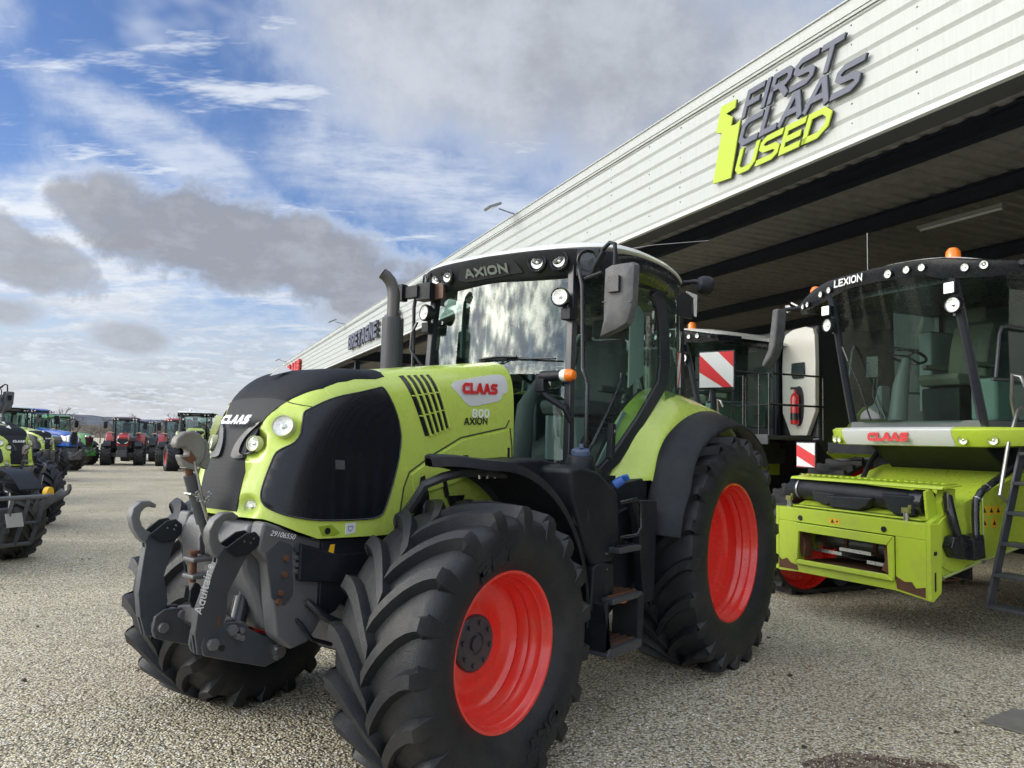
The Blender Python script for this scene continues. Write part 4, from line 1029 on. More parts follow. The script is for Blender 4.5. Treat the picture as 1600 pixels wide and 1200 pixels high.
for s in(1,-1):
    y0=s*.285; zo=0
    mb=MB(); mb.prism(ARM,1,y0-.012,y0+.012); arm=mb.build('lower_link',DGREY,LK,bevel=.006)
    mb=MB(); mb.prism(ARM,1,y0-.105*s-.012,y0-.105*s+.012); mb.build('lower_link',DGREY,LK,bevel=.006)
    pl=PLATE
    mb=MB(); yo=y0-s*.03; mb.prism(pl,1,yo-.024,yo-.008); mb.prism(pl,1,yo+.008,yo+.024)
    mb.prism([(4.085,1.17),(4.118,1.085),(4.168,.95),(4.18,.84),(4.165,.838),(4.153,.948),(4.103,1.08),(4.07,1.17)],1,yo-.024,yo+.024)
    up=mb.build('hook_arm',DGREY,LK,bevel=.004); SP=[up]
    mb=hook_mb(s,yo); SP.append(mb.build('catch_hook',CAST,up,bevel=.007,seg=2))
    mb=MB(); mb.prism([(4.06,1.235),(3.95,1.300),(3.90,1.305),(3.872,1.275),(3.878,1.232),(3.93,1.195),(4.0,1.19)],1,yo+.036,yo+.050); mb.prism([(4.06,1.235),(3.95,1.300),(3.90,1.305),(3.872,1.275),(3.878,1.232),(3.93,1.195),(4.0,1.19)],1,yo-.050,yo-.036); lt=mb.build('latch_plate',BLACKP,up,bevel=.004); SP.append(lt)
    for (x,z) in((3.96,1.262),(3.925,1.252),(3.91,1.272)):
        mb=MB(); mb.cyl((x,yo+.045,z),(x,yo+.0525,z),.005,n=8); SP.append(mb.build('rivet',STEEL,lt))
    for (x,z,r) in((4.085,.785,.026),(3.985,.835,.024),(3.955,.80,.014),(3.935,.825,.014),(3.935,.79,.014)):
        mb=MB(); mb.cyl((x,y0-s*.14,z),(x,y0+s*.030,z),r,n=16); mb.cyl((x,y0+s*.014,z),(x,y0+s*.040,z),r*1.15,n=6); mb.build('link_pin',CAST,LK,bevel=.002)
    mb=MB(); 
    mb.cyl((3.715,y0-s*.12,.68),(3.715,y0+s*.05,.68),.03,n=16)
    for a,b in((.02,.025),(-.015,.03),(.01,-.03)): mb.cyl((3.715+a,y0+s*.01,.68+b),(3.715+a,y0+s*.035,.68+b),.013,n=8)
    mb.build('pivot_bolt',STEEL,LK)
    mb=MB(); mb.cyl((4.03,y0+s*.012,.755),(4.03,y0+s*.016,.755),.016,n=14); mb.build('hole',INK,LK)
    mb=MB(); mb.prism([(4.12,.90),(4.09,.93),(4.05,.905),(4.055,.85),(4.09,.83)],1,*sorted((yo+s*.0245,yo+s*.027))); SP.append(mb.build('rust_patch',RUST,up))
    for o in SP: splay(o,s)
mb=MB(); mb.prism([(-.23,.80),(.23,.80),(.23,.87),(.06,.90),(-.06,.90),(-.23,.87)],0,3.93,3.98); mb.cyl((3.90,-.25,.80),(3.90,.25,.80),.05,n=18); mb.build('cross_tube',CAST,LK,bevel=.008)
for s in (.10,-.10):
    mb=MB(); mb.cyl((3.84,s*1.6,.95),(3.90,s*2.0,.80),.045,n=16); mb.cyl((3.82,s*1.5,1.08),(3.84,s*1.6,.95),.028,n=12); mb.build('lift_cylinder',BLACKS,LK)
# central clevis, pin and paddle
mb=MB(); mb.b2((3.92,-.055,1.135),(4.06,.055,1.158)); mb.b2((3.92,-.055,1.05),(4.06,.055,1.073)); mb.prism([(3.86,1.0),(3.93,1.0),(3.93,1.2),(3.86,1.2)],1,-.07,.07); mb.build('drawbar_clevis',CAST,LK,bevel=.008,seg=2)
mb=MB(); mb.cyl((4.03,0,1.03),(4.03,0,1.185),.018,n=14); mb.cyl((4.03,0,1.175),(4.03,0,1.19),.03,n=14); mb.build('drawbar_pin',RUST,LK)
mb=MB(); mb.prism([(4.00,1.02),(4.02,1.03),(4.045,1.0),(4.05,.94),(4.03,.90),(3.97,.90),(3.955,.94),(3.985,1.0)],1,.0,.018); mb.build('paddle',BLACKP,LK,bevel=.006)
# top link with hook
mb=MB()
for y in(-.035,.035): mb.prism([(3.86,1.28),(3.90,1.36),(3.96,1.33),(3.99,1.25),(3.985,1.17),(3.93,1.13),(3.86,1.15)],1,y-.011,y+.011)
mb.build('top_link_bracket',CAST,LK,bevel=.006)
p0=Vector((3.955,0,1.235)); p1=Vector((4.092,0,1.625)); d=(p1-p0).normalized()
mb=MB(); mb.tube([p0,p0+d*.10],.024,12); mb.tube([p0+d*.10,p0+d*.36],.033,16); tl=mb.build('top_link',DGREY,LK)
mb=MB(); mb.tube([p0+d*.35,p1],.019,12); mb.build('link_rod',RUST,tl)
mb=MB(); mb.tube([p0+d*.27+Vector((0,.045,0)),p0+d*.27-Vector((0,.045,0))],.010,8); mb.tube([p0+d*.26+Vector((0,.04,0)),p0+Vector((.0,.045,.02)),],.008,8); mb.tube([p1+Vector((-.02,.03,.02)),p0+d*.12+Vector((0,.045,0))],.0075,8); mb.build('release_rod',STEEL,tl)
mb=MB(); mb.b2((-.07,-.035,-.006),(.05,.035,.006)); q=mb.build('link_collar',STEEL,tl,bevel=.003); q.location=p0+d*.245; q.rotation_euler=(0,R(-18),0)
# chain
ch=p0+d*.27+Vector((.02,.055,0)); cl=MB()
for i in range(9):
    a=PI*i/8; c=ch+Vector((-.035+.035*math.cos(a),.005,-.045*math.sin(a)-.005)); 
    cl.tube([c+Vector((.010*math.cos(t),.008*math.sin(t) if i%2 else 0,.008*math.sin(t) if not i%2 else 0)) for t in [2*PI*k/8 for k in range(9)]],.0022,5,cap=False)
cl.build('chain',STEEL,tl)
HK=[(4.040,1.625),(4.085,1.60),(4.125,1.62),(4.145,1.66),(4.150,1.68),(4.105,1.672),(4.100,1.695),(4.118,1.715),(4.165,1.71),(4.176,1.732),(4.166,1.765),(4.130,1.793),(4.085,1.800),(4.040,1.785),(4.012,1.745),(4.005,1.70),(4.015,1.655)]
mb=MB(); mb.prism(HK,1,-.030,.030); hk=mb.build('top_link_hook',CAST2,LK,bevel=.012,seg=2)
mb=MB(); mb.prism([(4.06,1.60),(4.12,1.61),(4.10,1.64),(4.098,1.68),(4.075,1.68),(4.05,1.64)],1,-.0315,.0315); mb.prism([(4.03,1.62),(3.99,1.60),(3.975,1.66),(3.985,1.74),(4.01,1.76),(4.03,1.70)],1,-.018,.018); mb.build('hook_latch',CAST2,hk,bevel=.005)
mb=MB(); mb.prism([(4.14,1.665),(4.10,1.67),(4.096,1.70),(4.06,1.66),(4.075,1.63),(4.10,1.64)],1,-.0325,.0325); mb.build('hook_wear',RUST,hk)
# chalk marks
text_curve('chalk_number','29106550',.038,(3.870,.414,1.292),(-.97,0,-.22),(-.2,0,.97),WPRINT,TR,shear=.3)
tn_=text_curve('chalk_name','Aquitaine',.062,(4.150,.2805,.93),(-.22,0,.97),(.97,0,.22),WPRINT,TR,shear=.2); splay(tn_,1)

# ------------------------------------------------------------------ front mudguards
def guard(s):
    mb=MB(); cx,cz,r=2.98,.705,.985; g=[]; yi,yo=s*.62,s*1.13
    A=[72-(72+78-0)*0]
    n=34
    for i in range(n+1):
        a=R(75+(184-75)*i/n); k=sst(i/5); rr=r+.045*(1-k)
        wi=lerp(i/n,[(0,.10),(.04,.42),(.09,.72),(.16,.92),(.24,1),(1,1)])
        ym=(yi+yo)/2; hw=(yo-yi)/2
        g.append([(cx+(rr-(.05 if j in(0,6) else (.012 if j in(1,5) else 0)))*math.cos(a),ym+hw*wi*t+(0 if i>5 else s*.0),cz+(rr-(.05 if j in(0,6) else (.012 if j in(1,5) else 0)))*math.sin(a)) for j,t in enumerate((-1,-.95,-.6,0,.6,.95,1))])
    # thickness towards the wheel
    g2=[[(cx+(Vector((p[0]-cx,0,p[2]-cz)).length-.014)*math.cos(math.atan2(p[2]-cz,p[0]-cx)),p[1],cz+(Vector((p[0]-cx,0,p[2]-cz)).length-.014)*math.sin(math.atan2(p[2]-cz,p[0]-cx))) for p in r_] for r_ in g]
    mb.sheet(g); k=len(mb.v); mb.sheet(g2); c=7; rw=len(g)
    bd=[(j,j+1) for j in range(c-1)]+[(i*c+c-1,(i+1)*c+c-1) for i in range(rw-1)]+[((rw-1)*c+j+1,(rw-1)*c+j) for j in range(c-1)]+[((i+1)*c,i*c) for i in range(rw-1)]
    mb.f+=[(a,b,b+k,a+k) for a,b in bd]
    o=mb.build('front_mudguard',BLACKP,TR,angle=50)
    mb=MB(); P=[(3.02,s*.50,1.36),(3.04,s*.60,1.45),(3.04,s*.66,1.53),(2.99,s*.75,1.575),(2.9,s*.80,1.60),(2.72,s*.83,1.60),(2.55,s*.85,1.58)]; mb.tube(P,[.030,.03,.028,.028,.028,.026,.022],8); mb.build('guard_arm',DGREY,o)
    for t in(0,.07,.14):
        mb=MB(); mb.cyl((2.78-t,s*.84,1.585),(2.78-t,s*.845,1.565),.010,n=8); mb.build('guard_bolt',STEEL,o)
guard(1); guard(-1)

# ------------------------------------------------------------------ tank, steps, shields on the left; plain tank on the right
def tankside(s):
    mb=MB(); a,b=sorted((s*.60,s*1.10))
    mb.prism([(2.22,1.625),(2.10,1.645),(1.88,1.60),(1.63,1.455),(1.60,1.15),(1.70,1.0),(1.92,.985),(2.03,1.10),(2.12,1.30),(2.2,1.45)],1,a,b); tk=mb.build('fuel_tank',BLACKP,TR,bevel=.035,seg=3)
    mb=MB(); mb.prism([(1.88,1.02),(1.705,1.0),(1.70,.72),(1.93,.70),(1.99,.73),(1.96,1.0)],1,*sorted((s*.75,s*1.115))); tl=mb.build('battery_box',BLACKP,TR,bevel=.02,seg=2)
    if s>0:
        mb=MB(); mb.b2((1.775,1.116,.80),(1.84,1.1175,.875)); mb.build('box_recess',INK,tl)
        for z in(1.13,1.03):
            mb=MB(); mb.cyl((1.80,1.10,z-.06),(1.80,1.118,z-.06),.006,n=8); mb.build('box_bolt',STEEL,tl)
        mb=MB(); mb.lathe([(.135,-.02),(.125,.02),(.10,.11),(.088,.16),(.075,.172),(.001,.172)],(1.86,.93,1.535),(.12,.1,1),32); nk=mb.build('filler_neck',BLACKP,TR)
        mb=MB(); mb.lathe([(.060,.165),(.063,.185),(.060,.205),(.045,.215),(.001,.217)],(1.86,.93,1.535),(.12,.1,1),28); mb.box((1.883,.955,1.765),(.09,.022,.028),(0,0,.5)); mb.build('filler_cap',DBLUE,nk)
        mb=MB(); mb.cyl((1.62,1.05,1.50),(1.585,1.10,1.545),.032,n=14); mb.box((1.575,1.115,1.555),(.022,.05,.05),(.3,.6,.2)); mb.build('urea_cap',BLUE,TR,bevel=.008,seg=2)
        # big round cover on the tank front
        mb=MB(); mb.cyl((2.06,1.04,1.33),(2.075,1.085,1.33),.07,n=24); mb.build('tank_cover',BLACKS,tk)
    # top tray in front of the cab
    mb=MB(); mb.prism([(2.62,1.60),(2.60,1.66),(2.2,1.68),(1.7,1.60),(1.6,1.52),(1.9,1.5),(2.3,1.55)],1,*sorted((s*.52,s*.86))); mb.build('cab_tray',BLACKP,TR,bevel=.02,seg=2)
tankside(1); tankside(-1)
# step well and three treads
mb=MB(); mb.b2((1.22,.80,.62),(1.70,.83,1.55)); mb.build('step_back',BLACKP,TR)
mb=MB(); mb.prism([(1.50,1.40),(1.135,1.385),(1.165,.70),(1.20,.675),(1.30,.685),(1.335,.80),(1.41,1.25)],1,1.06,1.13); mb.build('step_shield',BLACKP,TR,bevel=.015,seg=2)
mb=MB(); mb.prism([(1.62,1.28),(1.14,1.36),(1.14,.90),(1.20,.80),(1.55,.62),(1.66,.8)],1,.80,.99); mb.build('step_housing',BLACKP,TR,bevel=.01)
mb=MB(); mb.prism([(1.72,.66),(1.28,.66),(1.27,1.38),(1.30,1.38),(1.305,.70),(1.70,.70)],1,.86,1.05) if False else mb.b2((1.70,.86,.68),(1.72,1.08,1.0)); mb.build('step_side',BLACKP,TR)
for (z,y0,y1,x0,x1) in ((1.115,.95,1.19,1.48,1.76),(.805,.96,1.20,1.47,1.86)):
    mb=MB(); mb.b2((x0,y0,z-.045),(x1,y1,z-.008)); st=mb.build('step_tread',DGREY,TR,bevel=.008,seg=2)
    mb=MB()
    for k in range(4): mb.b2((x0+.02,y0+.03+k*.05,z-.009),(x1-.02,y0+.048+k*.05,z+.004))
    mb.build('tread_grip',RUST if z<.9 else BLACKS,st); st.children[0]['kind']='stuff'
mb=MB(); mb.prism([(1.96,.46),(1.90,.44),(1.52,.44),(1.50,.485),(1.54,.50),(1.92,.50)],1,.97,1.22); st=mb.build('lowest_step',DGREY,TR,bevel=.01,seg=2)
mb=MB()
for k in range(4): mb.b2((1.545,.995+k*.055,.498),(1.90,1.012+k*.055,.510))
mb.build('tread_grip',RUST,st)['kind']='stuff'
for (x0,x1) in((1.97,1.90),(1.44,1.50)):
    mb=MB(); mb.prism([(x0,.78),(x1+.03,.78),(x1+.04,.46),(x1-.03,.44)],1,1.0,1.20); mb.build('step_hanger',BLACKP,TR,bevel=.006)
mb=MB(); mb.b2((1.66,1.12,.735),(1.60,1.15,.765)); mb.build('side_reflector',AMBER,TR)
mb=MB(); mb.tube([(1.66,1.12,1.39),(1.50,1.16,1.41),(1.46,1.17,1.38),(1.45,1.17,1.22),(1.49,1.16,1.17),(1.66,1.12,1.16)],.014,10); mb.build('grab_handle',BLACKS,TR)

# ------------------------------------------------------------------ rear fenders
def fender(s):
    # green inner shell following the wheel
    P=[(1.345,1.50),(1.22,1.60),(1.09,1.80),(.96,1.97),(.76,2.12),(.52,2.235),(.30,2.265),(.10,2.255),(-.12,2.215),(-.42,2.10),(-.72,1.93),(-.95,1.70)]
    Q=[(.945,1.53),(.915,1.60),(.86,1.73),(.75,1.85),(.58,1.945),(.39,2.02),(.20,2.065),(.02,2.085),(-.20,2.085),(-.45,2.03),(-.70,1.91),(-.92,1.68)]
    g=[]
    for (x,z),(x2,z2) in zip(P,Q):
        row=[]
        for t in(0,.04,.25,.5,.75,.96,1):
            y=.66+(1.0-.66)*t; k=t**1.4
            row.append((x+(x2-x)*k,s*y,z+(z2-z)*k-(.02 if t in(0,1) else 0)))
        g.append(row)
    def resm(T,n):
        out=[]
        m=len(T)-1
        for i in range(n+1):
            u=i/n*m; k=min(int(u),m-1); f=u-k
            p0=Vector(T[max(k-1,0)]); p1=Vector(T[k]); p2=Vector(T[k+1]); p3=Vector(T[min(k+2,m)])
            out.append(.5*((2*p1)+(-p0+p2)*f+(2*p0-5*p1+4*p2-p3)*f*f+(-p0+3*p1-3*p2+p3)*f**3))
        return out
    cols=[resm([r[j] for r in g],30) for j in range(7)]
    grid=[[cols[j][i] for j in range(7)] for i in range(31)]
    mb=MB(); mb.sheet(grid,.012,(0,0,-1)); fo=mb.build('rear_fender',GREEN,TR,angle=50)
    # black lip outside
    mb=MB(); rows=[]
    for i in range(31):
        p=cols[6][i]; t=i/30
        a=math.atan2(p.z-.915,p.x); ro=Vector((p.x,p.z-.915)).length
        row=[]
        for (dy,dr) in((-.02,.004),(.0,.012),(.07,-.02),(.15,-.055),(.235,-.095),(.25,-.115),(.245,-.125)):
            rr=max(ro+dr,1.0+.0*dy) if dy<.2 else max(ro+dr,.995)
            row.append((rr*math.cos(a),s*(1.0+dy),.915+rr*math.sin(a)))
        rows.append(row)
    # front drop of the lip
    fr=[]
    for a_ in(22,12):
        a=R(a_); row=[]
        for (dy,dr) in((-.02,1.11),(0,1.115),(.07,1.105),(.15,1.08),(.235,1.045),(.25,1.03),(.245,1.02)): row.append((dr*math.cos(a),s*(1.0+dy),.915+dr*math.sin(a)))
        fr.append(row)
    mb.sheet(fr[::-1]+rows,.0,None) if False else mb.sheet(fr[::-1]+rows,-.012,(0,0,1)); mb.build('fender_extension',BLACKP,TR,angle=50)
    mb=MB(); mb.prism([(1.34,1.50),(.95,1.54),(.95,1.2),(1.18,1.2),(1.55,1.30),(1.56,1.45)],1,*sorted((s*.66,s*.95))); mb.build('fender_skirt',BLACKP,TR,bevel=.01)
    mb=MB(); mb.prism([(1.30,1.50),(1.1,1.80),(.9,2.05),(.55,2.22),(.1,2.23),(-.4,2.10),(-.9,1.65),(-.9,1.3),(.9,1.3)],1,*sorted((s*.64,s*.665))); mb.build('fender_wall',BLACKP,TR)
fender(1); fender(-1)
# ------------------------------------------------------------------ cab
CF=mat('cab_frame_paint',(.014,.017,.026),.32,var=.1,coat=.3,dirt=(.05,.05,.05),dirtamt=.3)
def quadbar(mb,path,w,d):
    """flat bar: path of points, widths w along X/tangent side and depth d along Y"""
    rings=[]
    for i,p in enumerate(path):
        p=Vector(p); t=(Vector(path[min(i+1,len(path)-1)])-Vector(path[max(i-1,0)])).normalized(); n_=Vector((0,1,0)).cross(t).normalized()
        ww=w[i] if isinstance(w,(list,tuple)) else w
        rings.append([p+n_*ww/2+Vector((0,d/2,0)),p-n_*ww/2+Vector((0,d/2,0)),p-n_*ww/2-Vector((0,d/2,0)),p+n_*ww/2-Vector((0,d/2,0))])
    mb.loft(rings)
# windscreen: curved glass sheet, leaning a little
def wsx(y,z): return 1.655-.055*(z-1.6)/1.4+.015-.20*(abs(y)/.70)**2*0-.04+.09*(1-(y/.7)**2)
mb=MB(); g=[]
for i in range(15):
    z=1.60+(3.02-1.60)*i/14; hw=.675-.02*(z-1.6)/1.4; g.append([(wsx(hw*(-1+2*j/20),z)+.02,hw*(-1+2*j/20),z) for j in range(21)])
mb.sheet(g); WS=mb.build('windscreen',GLW,TR,angle=180)
mb=MB()  # dark printed border, lower part with rounded window
mb.prism([(-.675,1.585),(.675,1.585),(.675,1.66),(-.675,1.66)],0,1.640,1.662)
mb.build('windscreen_border',BLACKS,TR)
for s in(1,-1):
    mb=MB(); quadbar(mb,[(1.665,s*.705,1.56),(1.655,s*.70,2.2),(1.625,s*.69,2.7),(1.60,s*.68,3.06)],[.07,.06,.06,.08],.055); mb.build('front_pillar',CF,TR,bevel=.008,seg=2)
    mb=MB(); mb.tube([(1.715,s*.80,3.00),(1.715,s*.83,2.88),(1.70,s*.835,2.40),(1.70,s*.835,2.30),(1.715,s*.885,2.18),(1.72,s*.885,1.80),(1.72,s*.87,1.74),(1.72,s*.80,1.69),(1.72,s*.74,1.68)],.0155,10); mb.build('grab_rail',BLACKS,TR)
    # door glass
    def dy(x): return s*(.72+.13*sst((1.62-x)/.9))
    out=[(1.62,1.60),(1.60,3.0),(.74,2.98),(.62,2.90),(.575,2.70),(.56,2.45),(.59,2.27),(.90,1.98),(1.15,1.72),(1.30,1.58)]
    # order: closed outline; glass as a patch on the bowed side
    f=lambda x,z,off: Vector((x,dy(x)+s*off,z))
    vo,fo,nb=fill_poly(smooth_poly(out,1),.07); mb=MB(); mb.add([f(p.x,p.y,0) for p in vo],[tuple(q) for q in fo]); dg=mb.build('door_glass',GLS,TR,angle=180)
    # door frame / rear pillar: thick band behind the glass edge
    mb=MB(); outer=[(1.30,1.52),(1.12,1.64),(.84,1.93),(.50,2.22),(.42,2.42),(.43,2.72),(.50,2.96),(.60,3.06)]; inner=[(1.34,1.60),(1.17,1.73),(.915,1.99),(.62,2.28),(.585,2.45),(.60,2.70),(.645,2.88),(.75,2.97)]
    rings=[]
    for (a,b),(c,d) in zip(outer,inner): rings.append([Vector((a,dy(a)-s*.06,b)),Vector((a,dy(a)+s*.012,b)),Vector((c,dy(c)+s*.016,d)),Vector((c,dy(c)-s*.02,d))])
    mb.loft(rings); mb.build('rear_pillar',CF,TR,bevel=.006,seg=2)
    mb=MB(); mb.tube([f(x,z,.004) for x,z in smooth_poly([(1.17,1.735),(.92,1.99),(.62,2.285),(.59,2.45),(.60,2.70),(.65,2.88),(.76,2.965)],0)],.009,6); mb.build('glass_seal',BLACKS,dg)
    mb=MB(); mb.b2((1.62,min(s*.69,s*.77),1.50),(.95,max(s*.69,s*.77),1.60)); mb.build('door_sill',CF,TR,bevel=.01)
    mb=MB(); quadbar(mb,[(1.62,s*.71,3.03),(1.1,s*.79,3.05),(.5,s*.85,3.05)],.08,.05); mb.build('door_header',CF,TR)
    # rear quarter glass and rear pillar
    mb=MB(); g=[[(.47-.75*t,s*(.845-.22*t*t),z) for t in (0,.25,.5,.75,1)] for z in(2.12,2.6,3.02)]; mb.sheet(g); mb.build('quarter_glass',GLS,TR,angle=180)
    mb=MB(); quadbar(mb,[(-.30,s*.62,1.9),(-.28,s*.62,2.5),(-.25,s*.62,3.06)],.07,.05); mb.build('corner_pillar',CF,TR)
    mb=MB(); mb.box((1.385,s*.885,1.80),(.055,.05,.26),(0,R(-4),0)) ; dh=mb.build('door_lock',BLACKP,dg,bevel=.012,seg=2)
    mb=MB(); mb.cyl((1.375,s*.905,1.87),(1.375,s*.918,1.87),.014,n=12); mb.build('lock_button',STEEL,dg)
mb=MB(); mb.sheet([[(-.30,-.60,z),(-.33,-.3,z),(-.34,0,z),(-.33,.3,z),(-.30,.60,z)] for z in(2.0,2.5,3.02)]); mb.build('rear_window',GLS,TR,angle=180)
# interior
mb=MB(); mb.prism([(1.60,1.50),(1.60,1.56),(1.0,1.56),(.6,1.75),(.35,1.9),(-.28,1.95),(-.28,1.50)],1,-.64,.64); mb.build('cab_floor',INTER,TR)
mb=MB(); mb.b2((-.22,-.62,1.9),(-.26,.62,2.12)); mb.b2((.55,-.58,1.6),(-.2,-.40,2.22)); mb.b2((.40,.42,1.6),(-.2,.60,2.12)); mb.build('side_console',INTER,TR,bevel=.03)
def seat(parent,x,y,z,sc=1,rz=0,m=SEAT):
    e=sub('seat',parent,(x,y,z),(0,0,rz)); e.scale=(sc,sc,sc)
    mb=MB(); mb.prism([(-.26,0),(.25,.0),(.30,.08),(.28,.13),(-.24,.12)],1,-.25,.25); mb.build('cushion',m,e,bevel=.05,seg=3)
    mb=MB(); mb.prism([(-.30,.08),(-.18,.10),(-.24,.45),(-.33,.72),(-.40,.72),(-.40,.40)],1,-.24,.24); mb.build('backrest',m,e,bevel=.05,seg=3)
    mb=MB(); mb.b2((-.42,-.13,.74),(-.34,.13,.92)); mb.build('headrest',m,e,bevel=.04,seg=3)
    mb=MB()
    for k in range(6): mb.b2((-.22+.01*(k%2),-.20+.01*(k%2),-.30+k*.05),(.20-.01*(k%2),.20-.01*(k%2),-.26+k*.05))
    mb.build('suspension',INK,e)
    for s in(1,-1):
        mb=MB(); mb.b2((-.25,s*.28-.035,.20),(.15,s*.28+.035,.26)); mb.build('armrest',m,e,bevel=.02)
    return e
seat(TR,.42,0,2.02)
def wheel_col(parent,x,z,dirx=-1):
    mb=MB(); mb.tube([(x+.28,0,z-.72),(x+.22,0,z-.25),(x+.04,0,z-.02)],[.09,.07,.03],12); c=mb.build('steering_column',INTER,parent)
    mb=MB(); n_=Vector((-.45,0,.9)).normalized(); u,v,_=frame_from(n_); o=Vector((x,0,z)); R0=.19
    mb.tube([o+(u*math.cos(a)+v*math.sin(a))*R0 for a in [2*PI*i/28 for i in range(29)]],.016,8,cap=False)
    for a in(0,2.1,4.2): mb.tube([o-n_*.02,o+(u*math.cos(a)+v*math.sin(a))*R0],.012,6)
    mb.build('steering_wheel',BLACKS,c); return c
wheel_col(TR,1.02,2.32)
mb=MB(); mb.box((.95,-.50,2.45),(.05,.26,.20),(0,0,.5)); mb.tube([(.8,-.50,2.2),(.9,-.5,2.42)],.014); mb.build('monitor',BLACKS,TR,bevel=.01)
mb=MB(); mb.box((1.35,-.60,2.72),(.05,.03,.50)); mb.build('pillar_display',mat('teal_display_housing',(.06,.12,.11),.5),TR,bevel=.01)
mb=MB(); mb.b2((1.55,-.66,3.02),(-.2,.66,3.04)); mb.build('headliner',INTER,TR)
for s in(1,-1):
    mb=MB(); mb.prism([(.66,2.34),(.90,2.22),(.88,2.84),(.74,2.90),(.66,2.84)],1,*sorted((s*.735,s*.75))); mb.build('pillar_liner',mat('pale_liner',(.45,.50,.48),.6),TR,bevel=.004)
    mb=MB(); mb.prism([(1.30,1.62),(.92,2.04),(.84,2.02),(1.22,1.60)],1,*sorted((s*.70,s*.715))); sl=mb.build('fender_trim',mat('pale_liner',(.45,.50,.48),.6),TR)
    mb=MB(); mb.prism([(1.52,1.60),(1.22,1.60),(.98,1.90),(1.0,1.98),(1.52,1.98)],1,*sorted((s*.40,s*.42))); mb.build('console_panel',mat('pale_liner',(.45,.50,.48),.6),TR)
    mb=MB(); mb.tube([(1.45,s*.69,1.64),(1.38,s*.74,1.80),(1.22,s*.77,2.05),(1.10,s*.79,2.25),(1.08,s*.79,2.32)],.013,8); mb.build('inner_handle',BLACKS,TR)
# wiper
mb=MB(); mb.tube([(1.72,-.10,2.385),(1.725,.25,2.392),(1.72,.62,2.378)],.007,6); mb.tube([(1.735,-.08,2.40),(1.745,.10,2.412),(1.74,.28,2.402)],.011,6); mb.tube([(1.72,.12,2.36),(1.73,.2,2.40)],.006,6); wp=mb.build('wiper',BLACKS,TR)
# roof
rp=[]
def roof_out(i):
    return None
RX=[(1.60,.0)]
edge=[(1.64,-.76),(1.75,-.50),(1.78,0),(1.75,.50),(1.64,.76),(1.46,.93),(1.2,.965),(.7,.965),(.25,.90),(.12,.80),(.08,0),(.12,-.80),(.25,-.90),(.7,-.965),(1.2,-.965),(1.46,-.93)]
edge=smooth_poly(edge,2)
def rz_(x): return lerp(x,[(.05,3.145),(.3,3.18),(.7,3.21),(1.1,3.215),(1.5,3.195),(1.85,3.165)])
def ringr(k,dz): return [Vector((.95+(x-.95)*k,y*k,rz_(.95+(x-.95)*k)+dz)) for x,y in edge]
mb=MB(); mb.loft([ringr(.99,-.012),ringr(1.0,.0),ringr(.985,.025),ringr(.93,.048),ringr(.80,.066),ringr(.5,.08),ringr(.1,.086)]); RF=mb.build('roof',WHITEP,TR,angle=60)
def ringl(kx,ky,dz): return [Vector((.85+(x-.95)*kx,y*ky,rz_(x)+dz)) for x,y in edge]
mb=MB(); mb.loft([ringl(.72,.84,-.20),ringl(.80,.92,-.17),ringl(.84,.975,-.10),ringl(.85,.99,-.03),ringl(.85,.98,-.012)]); mb.build('roof_lining',BLACKS,TR,angle=50)
# visor with lamps
def vis(y,z,off=0): # front face of the visor
    t=abs(y)/.95; return 1.775-.34*t**4-.07*(3.18-z)/.2+off
mb=MB(); g=[]
for z,o_ in((3.183,-.02),(3.18,.01),(3.165,.015),(3.09,.0),(3.01,-.005),(2.985,-.03),(2.985,-.16)):
    g.append([(vis(y,z,o_),y,z-(.02*abs(y)/.95 if z<3.2 else .01*abs(y))) for y in [(-.95+1.9*j/44) for j in range(45)]])
mb.sheet(g); VI=mb.build('visor',BLACKP,TR,angle=50)
mb=MB(); mb.prism([(-.27,3.15),(.235,3.16),(.32,3.03),(-.24,3.015),(-.33,3.04)],0,lambda y,z:vis(y,z,.006)-.02,lambda y,z:vis(y,z,.012)); mb.build('visor_panel',GRILLE,VI,bevel=.004)
q=MB(); stroke_text(q,'AXION',.072,.088,.019,.012,.003,(0,0,0),(0,1,0),(.45,0,.9),.06); q=q.build('roof_lettering',GPRINT,VI); q.location=(vis(0,3.05,.014),-.235,3.045)
